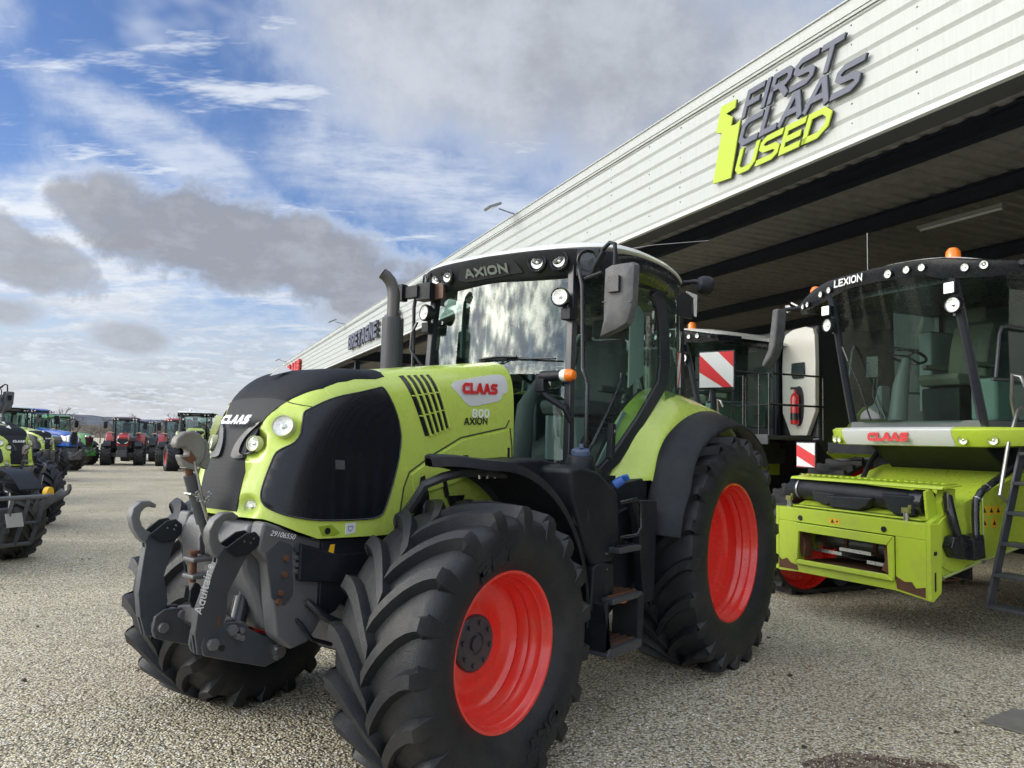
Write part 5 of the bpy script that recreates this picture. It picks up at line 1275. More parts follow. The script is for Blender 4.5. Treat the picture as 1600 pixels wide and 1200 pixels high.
for s in(1,-1):
    for y in(.445,.610):
        mb=MB(); c=Vector((vis(y,3.09,.0),s*y,3.09)); nn=Vector((.97,s*.15,-.06)); mb.lathe([(.078,-.03),(.077,.018),(.068,.026),(.058,.016),(.050,-.004),(.044,-.012)],c,nn,32); hb=mb.build('roof_light',BLACKS,TR)
        reflector(hb,c+nn.normalized()*.010,nn,.048)
    c=Vector((1.60,s*.80,3.085)); nn=Vector((.80,s*.58,-.1)); mb=MB(); mb.lathe([(.085,-.05),(.085,.02),(.074,.028),(.060,.016),(.052,-.004)],c,nn,32); mb.box(c-nn.normalized()*.05+Vector((0,0,-.02)),(.13,.16,.20),(0,0,s*.6)); hb=mb.build('corner_light',BLACKS,TR,bevel=.005)
    reflector(hb,c+nn.normalized()*.014,nn,.055,mat('dim_lens',(.25,.25,.24),.15,metal=.6,var=.3,coat=1))
    # work lamp on the pillar
    c=Vector((1.74,s*.665,2.81)); nn=Vector((.94,s*.22,.05)); mb=MB(); mb.lathe([(.001,-.07),(.045,-.065),(.066,-.03),(.070,.01),(.066,.022),(.056,.016),(.053,.006)],c,nn,32); wl=mb.build('work_light',BLACKS,TR)
    reflector(wl,c+nn.normalized()*.020,nn,.057)
    mb=MB(); mb.tube([c-nn*.04,c+Vector((-.05,s*.01,-.08)),c+Vector((-.08,s*.03,-.11))],.018,8); mb.box(c+Vector((-.055,s*.03,-.115)),(.07,.08,.085)); mb.build('lamp_bracket',BLACKP,wl,bevel=.006)
    # turn lamp on its arm
    mb=MB(); mb.tube([(1.69,s*.74,1.93),(1.74,s*.72,2.02),(1.78,s*.60,2.10),(1.79,s*.555,2.14)],[.022,.024,.026,.026],8); mb.box((1.79,s*.555,2.20),(.07,.075,.13)); ar=mb.build('turn_lamp_arm',BLACKP,TR,bevel=.006)
    mb=MB(); mb.cyl((1.79,s*.55,2.245),(1.79,s*.725,2.248),.040,.036,n=20); mb.build('turn_lamp_body',BLACKP,ar,bevel=.004)
    mb=MB(); mb.lathe([(.036,0),(.043,.012),(.044,.045)],(1.79,s*.722,2.248),(0,s,0),24); mb.build('clear_lens',LENS,ar)
    mb=MB(); mb.lathe([(.044,.045),(.042,.08),(.030,.105),(.0005,.115)],(1.79,s*.722,2.248),(0,s,0),24); mb.build('amber_lens',AMBER,ar)
# left mirror (big, weathered) on its roof arm
def mirror(s):
    y=lambda v: s*v
    mb=MB(); mb.tube([(1.66,y(.88),2.96),(1.70,y(.93),3.02),(1.74,y(1.02),3.10)],[.026,.024,.02],8); mb.tube([(1.70,y(.84),2.93),(1.70,y(.98),2.96)],.014,8); mb.tube([(1.74,y(1.0),3.10),(1.75,y(1.07),3.145),(1.755,y(1.112),3.13),(1.76,y(1.118),3.05),(1.77,y(1.12),2.85),(1.77,y(1.12),2.78)],.015,10); am=mb.build('mirror_arm',BLACKP,TR)
    g=[]
    O_=[(1.052,2.965),(1.10,2.985),(1.262,2.985),(1.280,2.965),(1.268,2.70),(1.225,2.575),(1.14,2.535),(1.02,2.495),(1.022,2.51),(1.045,2.60),(1.045,2.74)]
    mb=MB(); n=len(O_); cyy=1.16; czz=2.76
    rings=[]
    for k,dx in((1,-.035),(1.0,.01),(.96,.032),(.80,.048),(.3,.055)):
        rings.append([Vector((1.75+dx,y(cyy+(a-cyy)*k),czz+(b-czz)*k)) for a,b in O_])
    mb.loft(rings); mh=mb.build('mirror_housing',MIRB,TR,angle=35)
    mb=MB(); mb.prism([(y(1.045),2.735),(y(1.265),2.715),(y(1.265),2.709),(y(1.045),2.729)],0,1.786,1.800); mb.build('housing_joint',BLACKS,mh)
    mb=MB(); mb.box((1.805,y(1.145),2.84),(.05,.085,.11)); mb.tube([(1.79,y(1.10),2.825),(1.825,y(1.12),2.80)],.012); mb.build('mirror_clamp',BLACKS,mh,bevel=.02,seg=3)
    mb=MB(); mb.prism([(y(1.07),2.95),(y(1.255),2.95),(y(1.245),2.62),(y(1.075),2.62)],0,1.708,1.714); mb.build('mirror_glass',CHROME,mh)
mirror(1)
# folded mirror arm and lamp cluster at the right pillar
mb=MB(); mb.box((1.72,-.68,2.985),(.10,.16,.14)); mb.box((1.76,-.80,2.99),(.06,.15,.10)); mb.box((1.78,-.90,2.99),(.07,.05,.14)); mb.tube([(1.74,-.72,3.05),(1.74,-.90,3.03)],.012); rc=mb.build('folded_arm',BLACKP,TR,bevel=.008)
mb=MB(); mb.box((1.70,-.56,2.985),(.03,.13,.13),(0,0,-.1)); mb.build('reflector',mat('brown_reflector',(.09,.045,.03),.4),rc,bevel=.004)
mb=MB(); mb.tube([(1.70,-.80,2.75),(1.72,-.84,2.66),(1.72,-.85,2.52),(1.70,-.75,2.40),(1.68,-.72,2.36)],.012,8); mb.build('side_rail',BLACKS,TR)
# roof extras
mb=MB(); mb.lathe([(.06,0),(.06,.05),(.05,.07),(.001,.072)],(1.25,-.30,3.29),(0,0,1),24); mb.build('roof_stub',WHITEP,TR)
mb=MB(); mb.tube([(1.1,.75,3.27),(.9,.95,3.33),(.55,1.25,3.40)],.0025,5); mb.build('aerial',STEEL,TR)
# rear work lamp, black plate with white edge, warning board
mb=MB(); mb.tube([(.22,.88,3.16),(.20,.98,3.165),(.20,1.02,3.15)],.02,8); mb.lathe([(.001,-.06),(.06,-.055),(.078,-.02),(.082,.02),(.08,.04),(.001,.042)],(.17,1.05,3.13),(-.75,.5,-.1),28); mb.build('rear_work_light',BLACKP,TR)
mb=MB(); mb.prism([(.46,3.10),(-.10,3.10),(-.10,2.90),(.40,2.88)],1,.80,.815); pl=mb.build('plate_holder',CF,TR)
mb=MB(); mb.prism([(.03,3.13),(-.19,3.13),(-.18,2.93),(-.13,2.93),(-.125,3.09),(.03,3.115)],1,.817,.822); mb.build('white_plate',WHITES,pl)
WB=sub('warning_board',TR,(-1.1,.615,2.545))
mb=MB(); mb.b2((-.02,-.19,-.20),(-.004,.19,.19)); mb.build('board_back',BLACKS,WB,bevel=.004)
mb=MB(); mb.b2((-.004,-.178,-.178),(.0,.178,.178)); mb.build('board_face',WHITES,WB)
mb=MB(); L_=.178
for pl in ([(-L_,L_-.02),(-L_,L_-.20+.0),(-.02+.09,-L_),(L_-.01,-L_)],[(.02,L_),(L_,.02),(L_,L_)]): mb.prism(pl,0,.0005,.003)
mb.build('red_stripe',REDP,WB)
mb=MB(); mb.tube([(-.03,-.05,-.15),(-.05,-.05,-.35),(-.0,-.05,-.7)],.03,8); mb.build('board_post',BLACKP,WB)
# exhaust
EX=sub('exhaust',TR,(2.02,-.75,0))
PERF=meshmat('perforated_exhaust_guard',(.050,.052,.058),150,.5)
mb=MB(); mb.lathe([(.086,2.05),(.086,2.72),(.082,2.735),(.052,2.74)],(0,0,0),(0,0,1),36); mb.build('heat_guard',PERF,EX)
mb=MB(); mb.tube([(0,0,2.6),(0,0,2.93),(.005,-.01,2.98),(.025,-.02,3.03),(.055,-.035,3.065),(.085,-.05,3.085)],[.050,.050,.049,.048,.047,.045],20,cap=False); mb.build('tail_pipe',mat('burnt_pipe',(.09,.085,.085),.45,metal=.5,var=.3,dirt=(.16,.12,.1),dirtamt=.4),EX)
mb=MB(); mb.tube([(0,.08,2.72),(.0,.10,2.72),(.0,.10,2.77),(0,.06,2.78)],.004,5); mb.build('guard_clip',STEEL,EX)
# ------------------------------------------------------------------ combine harvesters inside the hall mouth
CG=None
def combine():
    t=thing('combine_harvester','','combine harvester',fr=FB)
    def B(name,m,par=t,**k):
        mb=MB(); return mb
    def bx(name,m,boxes,par=t,bevel=.0,seg=1):
        mb=MB()
        for a,b in boxes: mb.b2(a,b)
        return mb.build(name,m,par,bevel=bevel,seg=seg)
    # body
    mb=MB(); mb.prism([(-7.2,1.3),(-7.4,2.6),(-6.6,3.6),(-4,3.85),(-1.62,3.85),(-1.62,1.9),(-2.2,1.2)],0,-1.62,1.62); mb.build('body',mat('body_dark',(.03,.033,.036),.5),t,bevel=.05,seg=2)
    for s in(1,-1):
        mb=MB(); mb.prism([(-7.1,1.5),(-7.2,2.5),(-5.8,2.9),(-2.6,2.5),(-1.75,1.7),(-2.5,1.25)],0,*sorted((s*1.625,s*1.68))); mb.build('side_panel',GREENC,t,bevel=.02)
    # white front corner panel beside the cab with recess and extinguisher
    pn=smooth_poly([(-1.66,1.98),(-.92,1.98),(-.90,3.55),(-1.02,3.80),(-1.60,3.84),(-1.68,3.6)],1)
    mb=MB(); mb.prism(pn,1,-1.60,-1.50); wp=mb.build('white_corner_panel',mat('glossy_cream_panel',(.66,.65,.58),.16,var=.05,coat=.6),t,bevel=.02,seg=2)
    mb=MB(); mb.prism(smooth_poly([(-1.42,2.15),(-1.20,2.15),(-1.19,2.82),(-1.43,2.82)],2),1,-1.505,-1.492); mb.build('extinguisher_recess',DGREY,wp)
    mb=MB(); mb.prism([(-1.42,2.95),(-1.20,2.95),(-1.16,3.02),(-1.17,3.22),(-1.45,3.22),(-1.46,3.02)],1,-1.505,-1.46); mb.build('panel_latch',BLACKS,wp,bevel=.01)
    mb=MB(); mb.lathe([(.001,-.30),(.068,-.29),(.072,-.26),(.072,.16),(.05,.22),(.025,.24),(.022,.30),(.001,.31)],(-1.31,-1.41,2.46),(0,0,1),24); ex=mb.build('fire_extinguisher',mat('extinguisher_red',(.60,.02,.02),.25,coat=.6),wp)
    mb=MB(); mb.box((-1.31,-1.38,2.78),(.10,.05,.04)); mb.build('valve',BLACKS,ex)
    for za,zb2 in((.02,.05),(-.22,-.10)):
        mb=MB(); mb.lathe([(.0735,za),(.0735,zb2)],(-1.31,-1.41,2.46),(0,0,1),24); mb.build('printed_band',BLACKS,ex)
    # grey poster panel on the other side with small print
    mb=MB(); mb.prism([(.92,2.0),(1.55,2.0),(1.58,3.7),(.95,3.75)],1,-1.60,-1.52); gp=mb.build('grey_corner_panel',mat('grey_panel',(.035,.037,.04),.5),t,bevel=.01)
    # cab: floor, glass, pillars
    mb=MB(); mb.prism([(.12,1.98),(.14,2.10),(-1.5,2.10),(-1.5,1.95)],0,-.80,.80); mb.build('cab_floor',INTER,t,bevel=.01)
    def gx(z): return .10+.35*(z-2.1)/1.45
    g=[[ ( x,gx(z)+.10*(1-(x/.78)**2),z) for x in [(-.77+1.54*j/16) for j in range(17)]] for z in [2.08+1.5*i/8 for i in range(9)]]
    mb=MB(); mb.sheet(g); mb.build('windscreen',GLC,t,angle=180)
    for s in(1,-1):
        mb=MB(); quad=[(s*.79,gx(2.02)-.01,2.02),(s*.785,gx(2.6),2.6),(s*.77,gx(3.1),3.1),(s*.76,gx(3.58),3.58)]
        mb.tube(quad,[.05,.045,.045,.05],8); mb.build('cab_pillar',CF,t)
        mb=MB(); mb.sheet([[(s*(.80+.03*k),gx(z)*(1-k)+(-1.45)*k,z) for k in (0,.25,.5,.75,1)] for z in(2.12,2.8,3.5)]); mb.build('cab_side_glass',GLC,t,angle=180)
        mb=MB(); mb.b2((s*.79,-1.52,1.95),(s*.87,-1.40,3.62)); mb.build('rear_cab_post',CF,t,bevel=.01)
        # side rail loop
        mb=MB(); P=[(s*.90,.18,2.50),(s*.90,.14,2.48),(s*.90,.05,2.52),(s*.90,-.02,2.95),(s*.90,-.06,3.03),(s*.90,-.20,3.06),(s*.90,-1.20,3.04),(s*.90,-1.30,2.98),(s*.90,-1.30,2.56),(s*.90,-1.22,2.50),(s*.90,.10,2.50)]
        mb.tube(P[2:],.017,8); mb.build('side_hand_rail',DGREY,t)
    mb=MB(); mb.b2((-.80,-1.50,2.05),(.80,-1.46,3.6)); mb.build('cab_back_wall',INTER,t)
    mb=MB(); mb.b2((.60,-1.44,2.25),(.79,-1.0,3.25)); mb.build('cab_liner_panel',INTLT,t,bevel=.03)
    mb=MB(); mb.b2((-.74,-1.3,2.1),(-.45,-.2,2.55)); mb.build('cool_box',mat('pale_teal_box',(.22,.30,.27),.5),t,bevel=.04,seg=2)
    st=seat(t,.12,-.75,2.52,1.0,R(90),mat('tan_seat',(.20,.19,.15),.8,var=.2,nscale=30)); st.scale=(1.0,1.0,1.05)
    mb=MB(); mb.b2((-.12,-1.0,2.11),(.36,-.50,2.50)); mb.build('seat_base',INK,t,bevel=.02)
    # steering column, wheel, terminal, arm rest
    mb=MB(); mb.tube([(.18,.10,2.1),(.20,.02,2.5),(.22,-.10,2.80)],[.10,.085,.05],12); sc_=mb.build('steering_column',mat('column_grey',(.14,.15,.15),.5),t)
    mb=MB(); n_=Vector((0,.35,-.93)); u,v,_=frame_from(n_); o=Vector((.22,-.12,2.84))
    mb.tube([o+(u*math.cos(a)+v*math.sin(a))*.19 for a in [2*PI*i/28 for i in range(29)]],.016,8,cap=False)
    for a in(0,2.1,4.2): mb.tube([o,o+(u*math.cos(a)+v*math.sin(a))*.19],.012,6)
    mb.build('steering_wheel',BLACKS,sc_)
    mb=MB(); mb.box((.44,.16,2.72),(.14,.06,.24),(0,0,.2)); mb.tube([(.44,.15,2.62),(.42,.20,2.40),(.30,.22,2.12)],.008,6); mb.tube([(.40,.15,2.62),(.36,.20,2.38),(.22,.24,2.12)],.006,6); mb.build('terminal',BLACKS,t,bevel=.01)
    mb=MB(); mb.prism([(.30,2.12),(.62,2.12),(.60,2.20),(.42,2.30),(.36,2.5),(.30,2.5)],1,.05,.20); mb.build('pedal_box',INTER,t,bevel=.02)
    # wipers of the big screen
    mb=MB(); mb.tube([(.36,.30,2.10),(.46,.36,2.5),(.60,.42,2.86)],.009,6); mb.tube([(.56,.42,2.78),(.63,.43,2.95)],.014,6); mb.build('wiper',BLACKS,t)
    # band with lamps
    def bz(x): return .20+.12*(1-(x/1.12)**2)
    mb=MB(); rings=[]
    for i in range(37):
        x=-1.20+2.40*i/36; e=max(0,(abs(x)-.85)/.35); y=bz(x)-.25*e**2
        rings.append([Vector((x,y-.28,2.03)),Vector((x,y-.03,2.03)),Vector((x,y+.02,2.0+.01*e)),Vector((x,y,1.93)),Vector((x,y-.06,1.835+.02*e)),Vector((x,y-.28,1.83+.02*e))])
    sel=lambda a,b:[r for r in rings if a-.001<=r[0].x<=b+.001]
    for nme,m,a,b in(('lamp_panel',GREENC,-1.20,-.60),('centre_band',SILVER,-.60,.80),('lamp_panel',GREENC,.80,1.20)):
        mb=MB(); mb.loft(sel(a,b)); mb.build(nme,m,t,bevel=.006,angle=35)
    q=MB(); stroke_text(q,'CLAAS',.095,.10,.030,.008,.006,(0,0,0),(-1,0,0),(0,0,1),.10); q=q.build('band_lettering',REDP,t); q.location=(.38,bz(.1)+.016,1.878) 
    for x in(.87,1.0,-.70,-.96):
        e=max(0,(abs(x)-.85)/.35); c=Vector((x,bz(x)-.25*e**2-.01,1.90)); nn=Vector((x*.35,1,-.12)); lamp(t,c,nn,.042,bez=mat('green_shadow_plastic',(.26,.36,.03),.4),depth=.03)
    # roof: pale shell and black light visor
    zt=[(-1.42,3.56),(-1.05,3.63),(-.70,3.71),(-.4,3.735),(0,3.745),(.4,3.745),(.75,3.745),(1.05,3.70),(1.42,3.58)]
    zb=[(-1.42,3.46),(-1.1,3.45),(-.66,3.50),(-.5,3.565),(0,3.585),(.45,3.585),(.65,3.55),(.95,3.50),(1.42,3.46)]
    def yf(x): return .62-.30*(abs(x)/1.42)**2
    mb=MB(); rings=[]
    for i in range(45):
        x=-1.42+2.84*i/44; a=lerp(x,zt); b=lerp(x,zb); y=yf(x); rings.append([Vector((x,y-.5,a)),Vector((x,y-.06,a)),Vector((x,y,a-.02)),Vector((x,y-.01,(a+b)/2)),Vector((x,y-.05,b)),Vector((x,y-.5,b+.03))])
    mb.loft(rings); VI=mb.build('light_visor',BLACKS,t,angle=35)
    rings=[]
    for y,k,dz in((.48,1.0,0),(.40,1.0,.045),(-.2,1.0,.07),(-1.2,.98,.05),(-1.62,.95,-.02)):
        rings.append([Vector((x*k,y-.28*(abs(x)/1.1)**2*(1 if y>0 else 0),lerp(x,zt)+dz-.05*(abs(x)/1.1)**3)) for x in [(-1.1+2.2*j/20) for j in range(21)]])
    mb=MB(); mb.sheet(rings,.05,(0,0,-1)); mb.build('cab_roof',WHITEP,t,angle=50)
    mb=MB(); mb.b2((-.95,-1.55,3.50),(.95,.30,3.56)); mb.build('cab_ceiling',BLACKS,t)
    for x,z,sc in((-.15,3.635,1),(-.36,3.64,.85),(-.52,3.635,.85),(.72,3.62,.85),(.88,3.60,.85),(-.92,3.565,.85),(-1.08,3.565,.9),(1.30,3.53,.8),(1.18,3.535,.8)):
        lamp(VI,(x,yf(x)+.004,z),(x*.25,1,-.1),.044*sc,name='roof_lamp',depth=.02)
    q=MB(); stroke_text(q,'LEXION',.085,.078,.017,.010,.003,(0,0,0),(-1,0,0),(0,0,1),.06); q=q.build('roof_lettering',WPRINT,VI); q.location=(.60,yf(.585)+.016,3.617); q.rotation_euler=(0,0,R(-6.5))
    for x in(-.55,1.30):
        mb=MB(); mb.lathe([(.06,0),(.075,.02),(.07,.10),(.045,.135),(.001,.145)],(x,.15,3.74 if x<0 else 3.66),(0,0,1),24); mb.build('beacon',AMBER,t)
    mb=MB(); mb.tube([(.65,.0,3.75),(.65,.0,4.35)],.004,5); mb.build('aerial',STEEL,t)
    for s in(1,-1):
        x=s*.76
        c=Vector((x+s*.03,.50,3.22)); lamp(t,c,(s*.15,1,-.05),.070,name='round_work_lamp',depth=.06)
        mb=MB(); mb.box((x+s*.02,.50,3.385),(.12,.06,.12)); sq=mb.build('square_work_lamp',BLACKS,t,bevel=.01)
        mb=MB(); mb.box((x+s*.02,.535,3.385),(.105,.008,.105)); mb.build('lens',LENS,sq)
        mb=MB(); mb.box((x,.42,3.3),(.03,.03,.36)); mb.build('lamp_bracket',BLACKS,t)
        # mirrors
        mb=MB(); mb.tube([(s*1.36,.34,3.52),(s*1.48,.52,3.50)],.025,8); mb.build('mirror_arm',BLACKS,t)
        if s<0: continue
        mb=MB(); prof=[(s*1.42,3.50),(s*1.52,3.50),(s*1.55,3.30),(s*1.60,3.0),(s*1.72,2.82),(s*1.68,2.78),(s*1.54,2.92),(s*1.48,3.05),(s*1.44,3.3)]
        mb.prism(prof,1,.50,.66); mb.build('mirror_housing',MIRB,t,bevel=.03,seg=2)
    mb=MB(); mb.tube([(1.40,.35,3.55),(1.56,.30,3.62)],.012); mb.lathe([(.001,-.03),(.045,-.02),(.05,.02),(.001,.025)],(1.60,.32,3.55),(.5,1,-.3),16); mb.build('small_lamp',LENS,t)
    # platform, railing, ladder (camera side)
    s=-1
    bx('platform',DGREY,[((-1.85,-1.5,1.90),(-.86,-.35,1.96)),((-1.85,-.37,1.82),(-.86,-.33,1.98))],bevel=.006)
    mb=MB()
    for P in ([(-.98,-.36,1.96),(-.98,-.36,2.90),(-1.05,-.36,2.94),(-1.25,-.36,2.94)],[(-.98,-.36,2.45),(-1.85,-.36,2.45)],[(-1.25,-.36,1.96),(-1.25,-.36,2.94)],[(-1.32,-.36,1.96),(-1.32,-.36,2.88),(-1.36,-.36,2.94),(-1.80,-.36,2.94),(-1.86,-.42,2.94),(-1.86,-1.5,2.94)],[(-1.62,-.36,1.96),(-1.62,-.36,2.94)],[(-1.85,-.36,1.96),(-1.85,-.36,2.94)],[(-1.86,-.4,2.45),(-1.86,-1.5,2.45)],[(-1.86,-1.48,1.9),(-1.86,-1.48,2.94)]): mb.tube(P,.017,8)
    mb.build('railing',BLACKS,t)
    # ladder leaning out
    bot=Vector((-1.06,.45,.34)); top=Vector((-1.06,-.12,1.92)); W_=.52; d=(top-bot)
    ld=sub('ladder',t)
    for x in(0,-W_):
        mb=MB(); o=Vector((x,0,0)); n_=Vector((0,d.z,-d.y)).normalized()*.045
        vs=[]
        for p in(bot+o,top+o):
            for a,b in((-.012,-1),(.012,-1),(.012,1),(-.012,1)): vs.append(p+Vector((a,0,0))+n_*b)
        mb.add(vs,[(0,1,2,3),(7,6,5,4),(0,4,5,1),(1,5,6,2),(2,6,7,3),(3,7,4,0)]); mb.build('stringer',DGREY,ld)
    for k in range(6):
        p=bot+d*(.02+k*.178); mb=MB(); mb.box(p+Vector((-W_/2,-.03,0)),(W_-.02,.20,.035)); mb.build('rung',DGREY,ld,bevel=.006)
    mb=MB(); mb.tube([bot+d*.62+Vector((.02,.06,0)),bot+d*.66+Vector((.02,.16,.0)),bot+d*.95+Vector((.02,.18,.05)),bot+d*1.1+Vector((.02,.12,.12)),bot+d*1.15+Vector((.02,-.0,.1))],.018,8); mb.build('ladder_rail',STEEL,ld)
    mb=MB(); mb.tube([(-.92,-.30,1.75),(-.95,-.10,2.30),(-1.02,-.02,2.55),(-1.10,-.02,2.52),(-1.12,-.05,2.42)],.016,8); mb.build('bright_hand_rail',STEEL,t)
    # marker boards
    for sx,zz in((1.72,1.69),):
        mb=MB(); mb.b2((sx-.17,-.10,zz-.17),(sx+.17,-.085,zz+.17)); br=mb.build('marker_board',BLACKS,t,bevel=.004)
        mb=MB(); mb.b2((sx-.155,-.085,zz-.155),(sx+.155,-.082,zz+.155)); mb.build('board_face',WHITES,br)
        mb=MB(); q=.155
        for a in(-.02,-.30): 
            pl=[(sx+q,zz+q+a+.0),(sx-q,zz-q+a+.17),(sx-q,zz-q+a+.02),(sx+q,zz+q+a-.15)]
            pl=[(x,max(zz-q,min(zz+q,z))) for x,z in pl]; mb.prism(pl,1,-.0815,-.0795)
        mb.build('red_stripe',REDP,br)
        mb=MB(); mb.tube([(sx-.1,-.12,zz+.20),(sx+.2*(1 if sx<0 else -1),-.12,zz+.21)],.014); mb.build('board_bracket',DGREY,t)
    bx('cross_beam',BLACKP,[((-1.5,-.9,1.72),(1.75,-.5,1.86)),((-1.3,-1.2,1.5),(1.3,-.8,1.75))])
    mb=MB(); mb.prism([(.10,1.95),(-1.6,1.95),(-1.6,1.3),(-.7,1.35),(-.45,1.55)],0,-.70,.70); mb.build('lower_cab_body',BLACKP,t,bevel=.02)
    mb=MB(); mb.b2((-.33,-.3925,1.66),(-.20,-.388,1.72)); mb.build('warning_label',YELL,t)
    mb=MB(); mb.tube([(.95,-.5,1.78),(.75,-.1,1.60),(.50,.30,1.42)],.03,8); mb.build('lift_arm',BLACKP,t)
    # feeder housing
    FH=sub('feeder_house',t)
    mb=MB(); sp=[(.28,1.37),(-.45,1.60),(-1.5,1.75),(-1.5,1.0),(-.3,.86),(.28,.735)]
    mb.prism(sp,0,-.86,.86); mb.build('housing_shell',GREENC,FH,bevel=.006)
    for sx in(1,-1):
        mb=MB(); mb.prism([(.98,1.10),(.72,1.21),(.28,1.37),(.28,.735),(.80,.62),(.98,.60)],0,*sorted((sx*.80,sx*.86))); mb.build('side_wall',GREENC,FH)
    mb=MB(); mb.prism([(.98,1.10),(.72,1.21),(.28,1.37),(.28,1.33),(.72,1.17),(.98,1.06)],0,-.799,.799); mb.build('top_sheet',GREENC,FH)
    for sx in(1,-1):
        # disc cover at the front of each side and side seam flange
        mb=MB(); c=(.66,.93); pts=[(c[0]+.27*math.cos(a),c[1]+.27*math.sin(a)) for a in [2*PI*i/36 for i in range(36)]]; mb.prism(pts,0,*sorted((sx*.86,sx*.885))); dc=mb.build('round_cover',GREENC,FH,bevel=.005)
        mb=MB(); mb.prism([(.80,1.0),(.66,1.02),(.50,.98),(.46,.86),(.58,.78),(.78,.80),(.84,.9)],0,*sorted((sx*.885,sx*.99))); mb.prism([(.62,.98),(.46,1.02),(.44,.80),(.6,.78)],0,*sorted((sx*.89,sx*1.04))); mb.build('drive_guard',BLACKS,dc,bevel=.01)
        mb=MB(); mb.tube([(sx*.875,.86,.60),(sx*.875,.26,.745),(sx*.875,-.3,.86),(sx*.875,-1.4,1.0)],.014,6); mb.tube([(sx*.875,.24,1.36),(sx*.875,.24,.76)],.008,6); mb.build('seam_flange',mat('pale_green_edge',(.46,.56,.20),.4),FH)
        for y,z in((.84,.605),(.27,.74)):
            mb=MB(); mb.box((sx*.885,y,z),(.02,.05,.03)); mb.build('clip',STEEL,FH)
    # label squares on the camera side
    for i,(y,z) in enumerate(((.20,1.22),(.10,1.22),(.0,1.22),(.20,1.10),(.06,1.10))):
        mb=MB(); mb.box((-.8625,y,z),(.003,.075,.09)); lb=mb.build('warning_label',YELL,FH)
        mb=MB(); mb.prism([(y-.025,z-.02),(y+.025,z-.02),(y,z+.028)],0,-.8655,-.8645); mb.build('label_print',INK,lb)
    # front frame
    FR=sub('front_frame',FH)
    w,zb_,zt_=.93,.43,1.12; y0,y1=.98,1.10
    def pl(name,poly,a,b,m=GREENW,bev=.006,par=FR):
        mb=MB(); mb.prism(poly,1,a,b); return mb.build(name,m,par,bevel=bev)
    pl('frame_top',[(-w,zt_),(w,zt_),(w,.97),(-w,.97)],y0,y1)
    pl('frame_post',[(w,.97),(w,zb_-.02),(.66,zb_),(.66,.97)],y0,y1)
    pl('frame_post',[(-w,.97),(-w,zb_),(-.60,zb_+.03),(-.60,.97)],y0,y1)
    pl('frame_bottom',[(-w+.33,zb_+.03),(.66,zb_),(.66,.52),(-.60,.545)],y0,y1)
    pl('opening_lip',[(-.60,.965),(.66,.965),(.60,.875),(-.53,.875)],y1+.002,y1+.035)
    pl('opening_lip',[(-.60,.965),(-.53,.875),(-.545,.60),(-.60,.55)],y1+.001,y1+.03)
    pl('opening_lip',[(.66,.965),(.60,.875),(.62,.58),(.66,.53)],y1+.001,y1+.03)
    pl('opening_lip',[(.66,.525),(.60,.575),(-.545,.60),(-.60,.55)],y1+.002,y1+.045)
    pl('opening_rust',[(.66,.87),(.60,.87),(.56,.72),(.585,.60),(.62,.60)],y0-.02,y0+.09,RUST,.0)
    pl('opening_rust',[(-.52,.87),(-.44,.85),(-.46,.72),(-.42,.62),(-.50,.60),(-.55,.6)],y0-.02,y0+.09,RUST,.0)
    pl('scuffed_corner',[(w-.01,zb_+.01),(.63,zb_+.02),(.65,.50),(.75,.52),(.80,.56),(.88,.53),(w-.01,.56)],y1+.001,y1+.0035,RUST,0)
    pl('scuffed_corner',[(-w+.01,zb_+.02),(-.62,zb_+.05),(-.60,.60),(-.70,.56),(-.78,.57),(-.82,.52),(-w+.01,.545)],y1+.001,y1+.0035,RUST,0)
    mb=MB(); mb.prism([(.94,1.12),(1.10,1.12),(1.10,.43),(1.07,.42),(.96,.50),(.95,.8)],0,-w-.045,-w-.001); mb.build('frame_cheek',GREENW,FR,bevel=.004)
    mb=MB(); mb.prism([(.94,1.12),(1.10,1.12),(1.10,.42),(1.07,.41),(.96,.50),(.95,.8)],0,w+.001,w+.045); mb.build('frame_cheek',GREENW,FR,bevel=.004)
    mb=MB(); mb.prism([(1.035,.52),(1.055,.51),(1.055,.68),(1.035,.69)],0,-w-.048,-w-.046); mb.build('cheek_slot',INK,FR); mb=MB(); mb.prism([(1.02,.84),(1.06,.835),(1.06,.87),(1.02,.875)],0,-w-.048,-w-.046); mb.build('cheek_slot',INK,FR)
    for x in(-.48,.60): 
        mb=MB(); mb.lathe([(.028,0),(.028,.012),(.012,.014),(.001,.012)],(x,y1,1.02),(0,1,0),16); mb.build('frame_bolt',BLACKS,FR)
    mb=MB(); mb.b2((.06,y1+.001,1.005),(.20,y1+.003,1.06)); lb=mb.build('warning_label',YELL,FR); mb=MB(); mb.prism([(.13,1.015),(.175,1.015),(.153,1.052)],1,y1+.0035,y1+.0045); mb.prism([(.08,1.025),(.105,1.025),(.105,1.04),(.08,1.04)],1,y1+.0035,y1+.0045); mb.build('label_print',INK,lb)
    # inside the opening
    bx('opening_shade_board',INK,[((-.79,.285,.55),(.79,.32,1.05))],FR)  # black board before the closed shell, painted shade for the deep mouth
    bx('feeder_floor',RUST,[((-.70,.34,.53),(.70,1.0,.55))],FR)
    mb=MB(); mb.cyl((-.68,.72,.78),(.68,.72,.78),.085,n=24); mb.build('feeder_shaft',mat('worn_roller',(.12,.125,.12),.4,metal=.6),FR)
    for x in(.25,-.12,.55,-.42):
        mb=MB(); mb.cyl((x-.02,.72,.78),(x+.02,.72,.78),.105,n=20); mb.build('chain_wheel',RUST,FR)
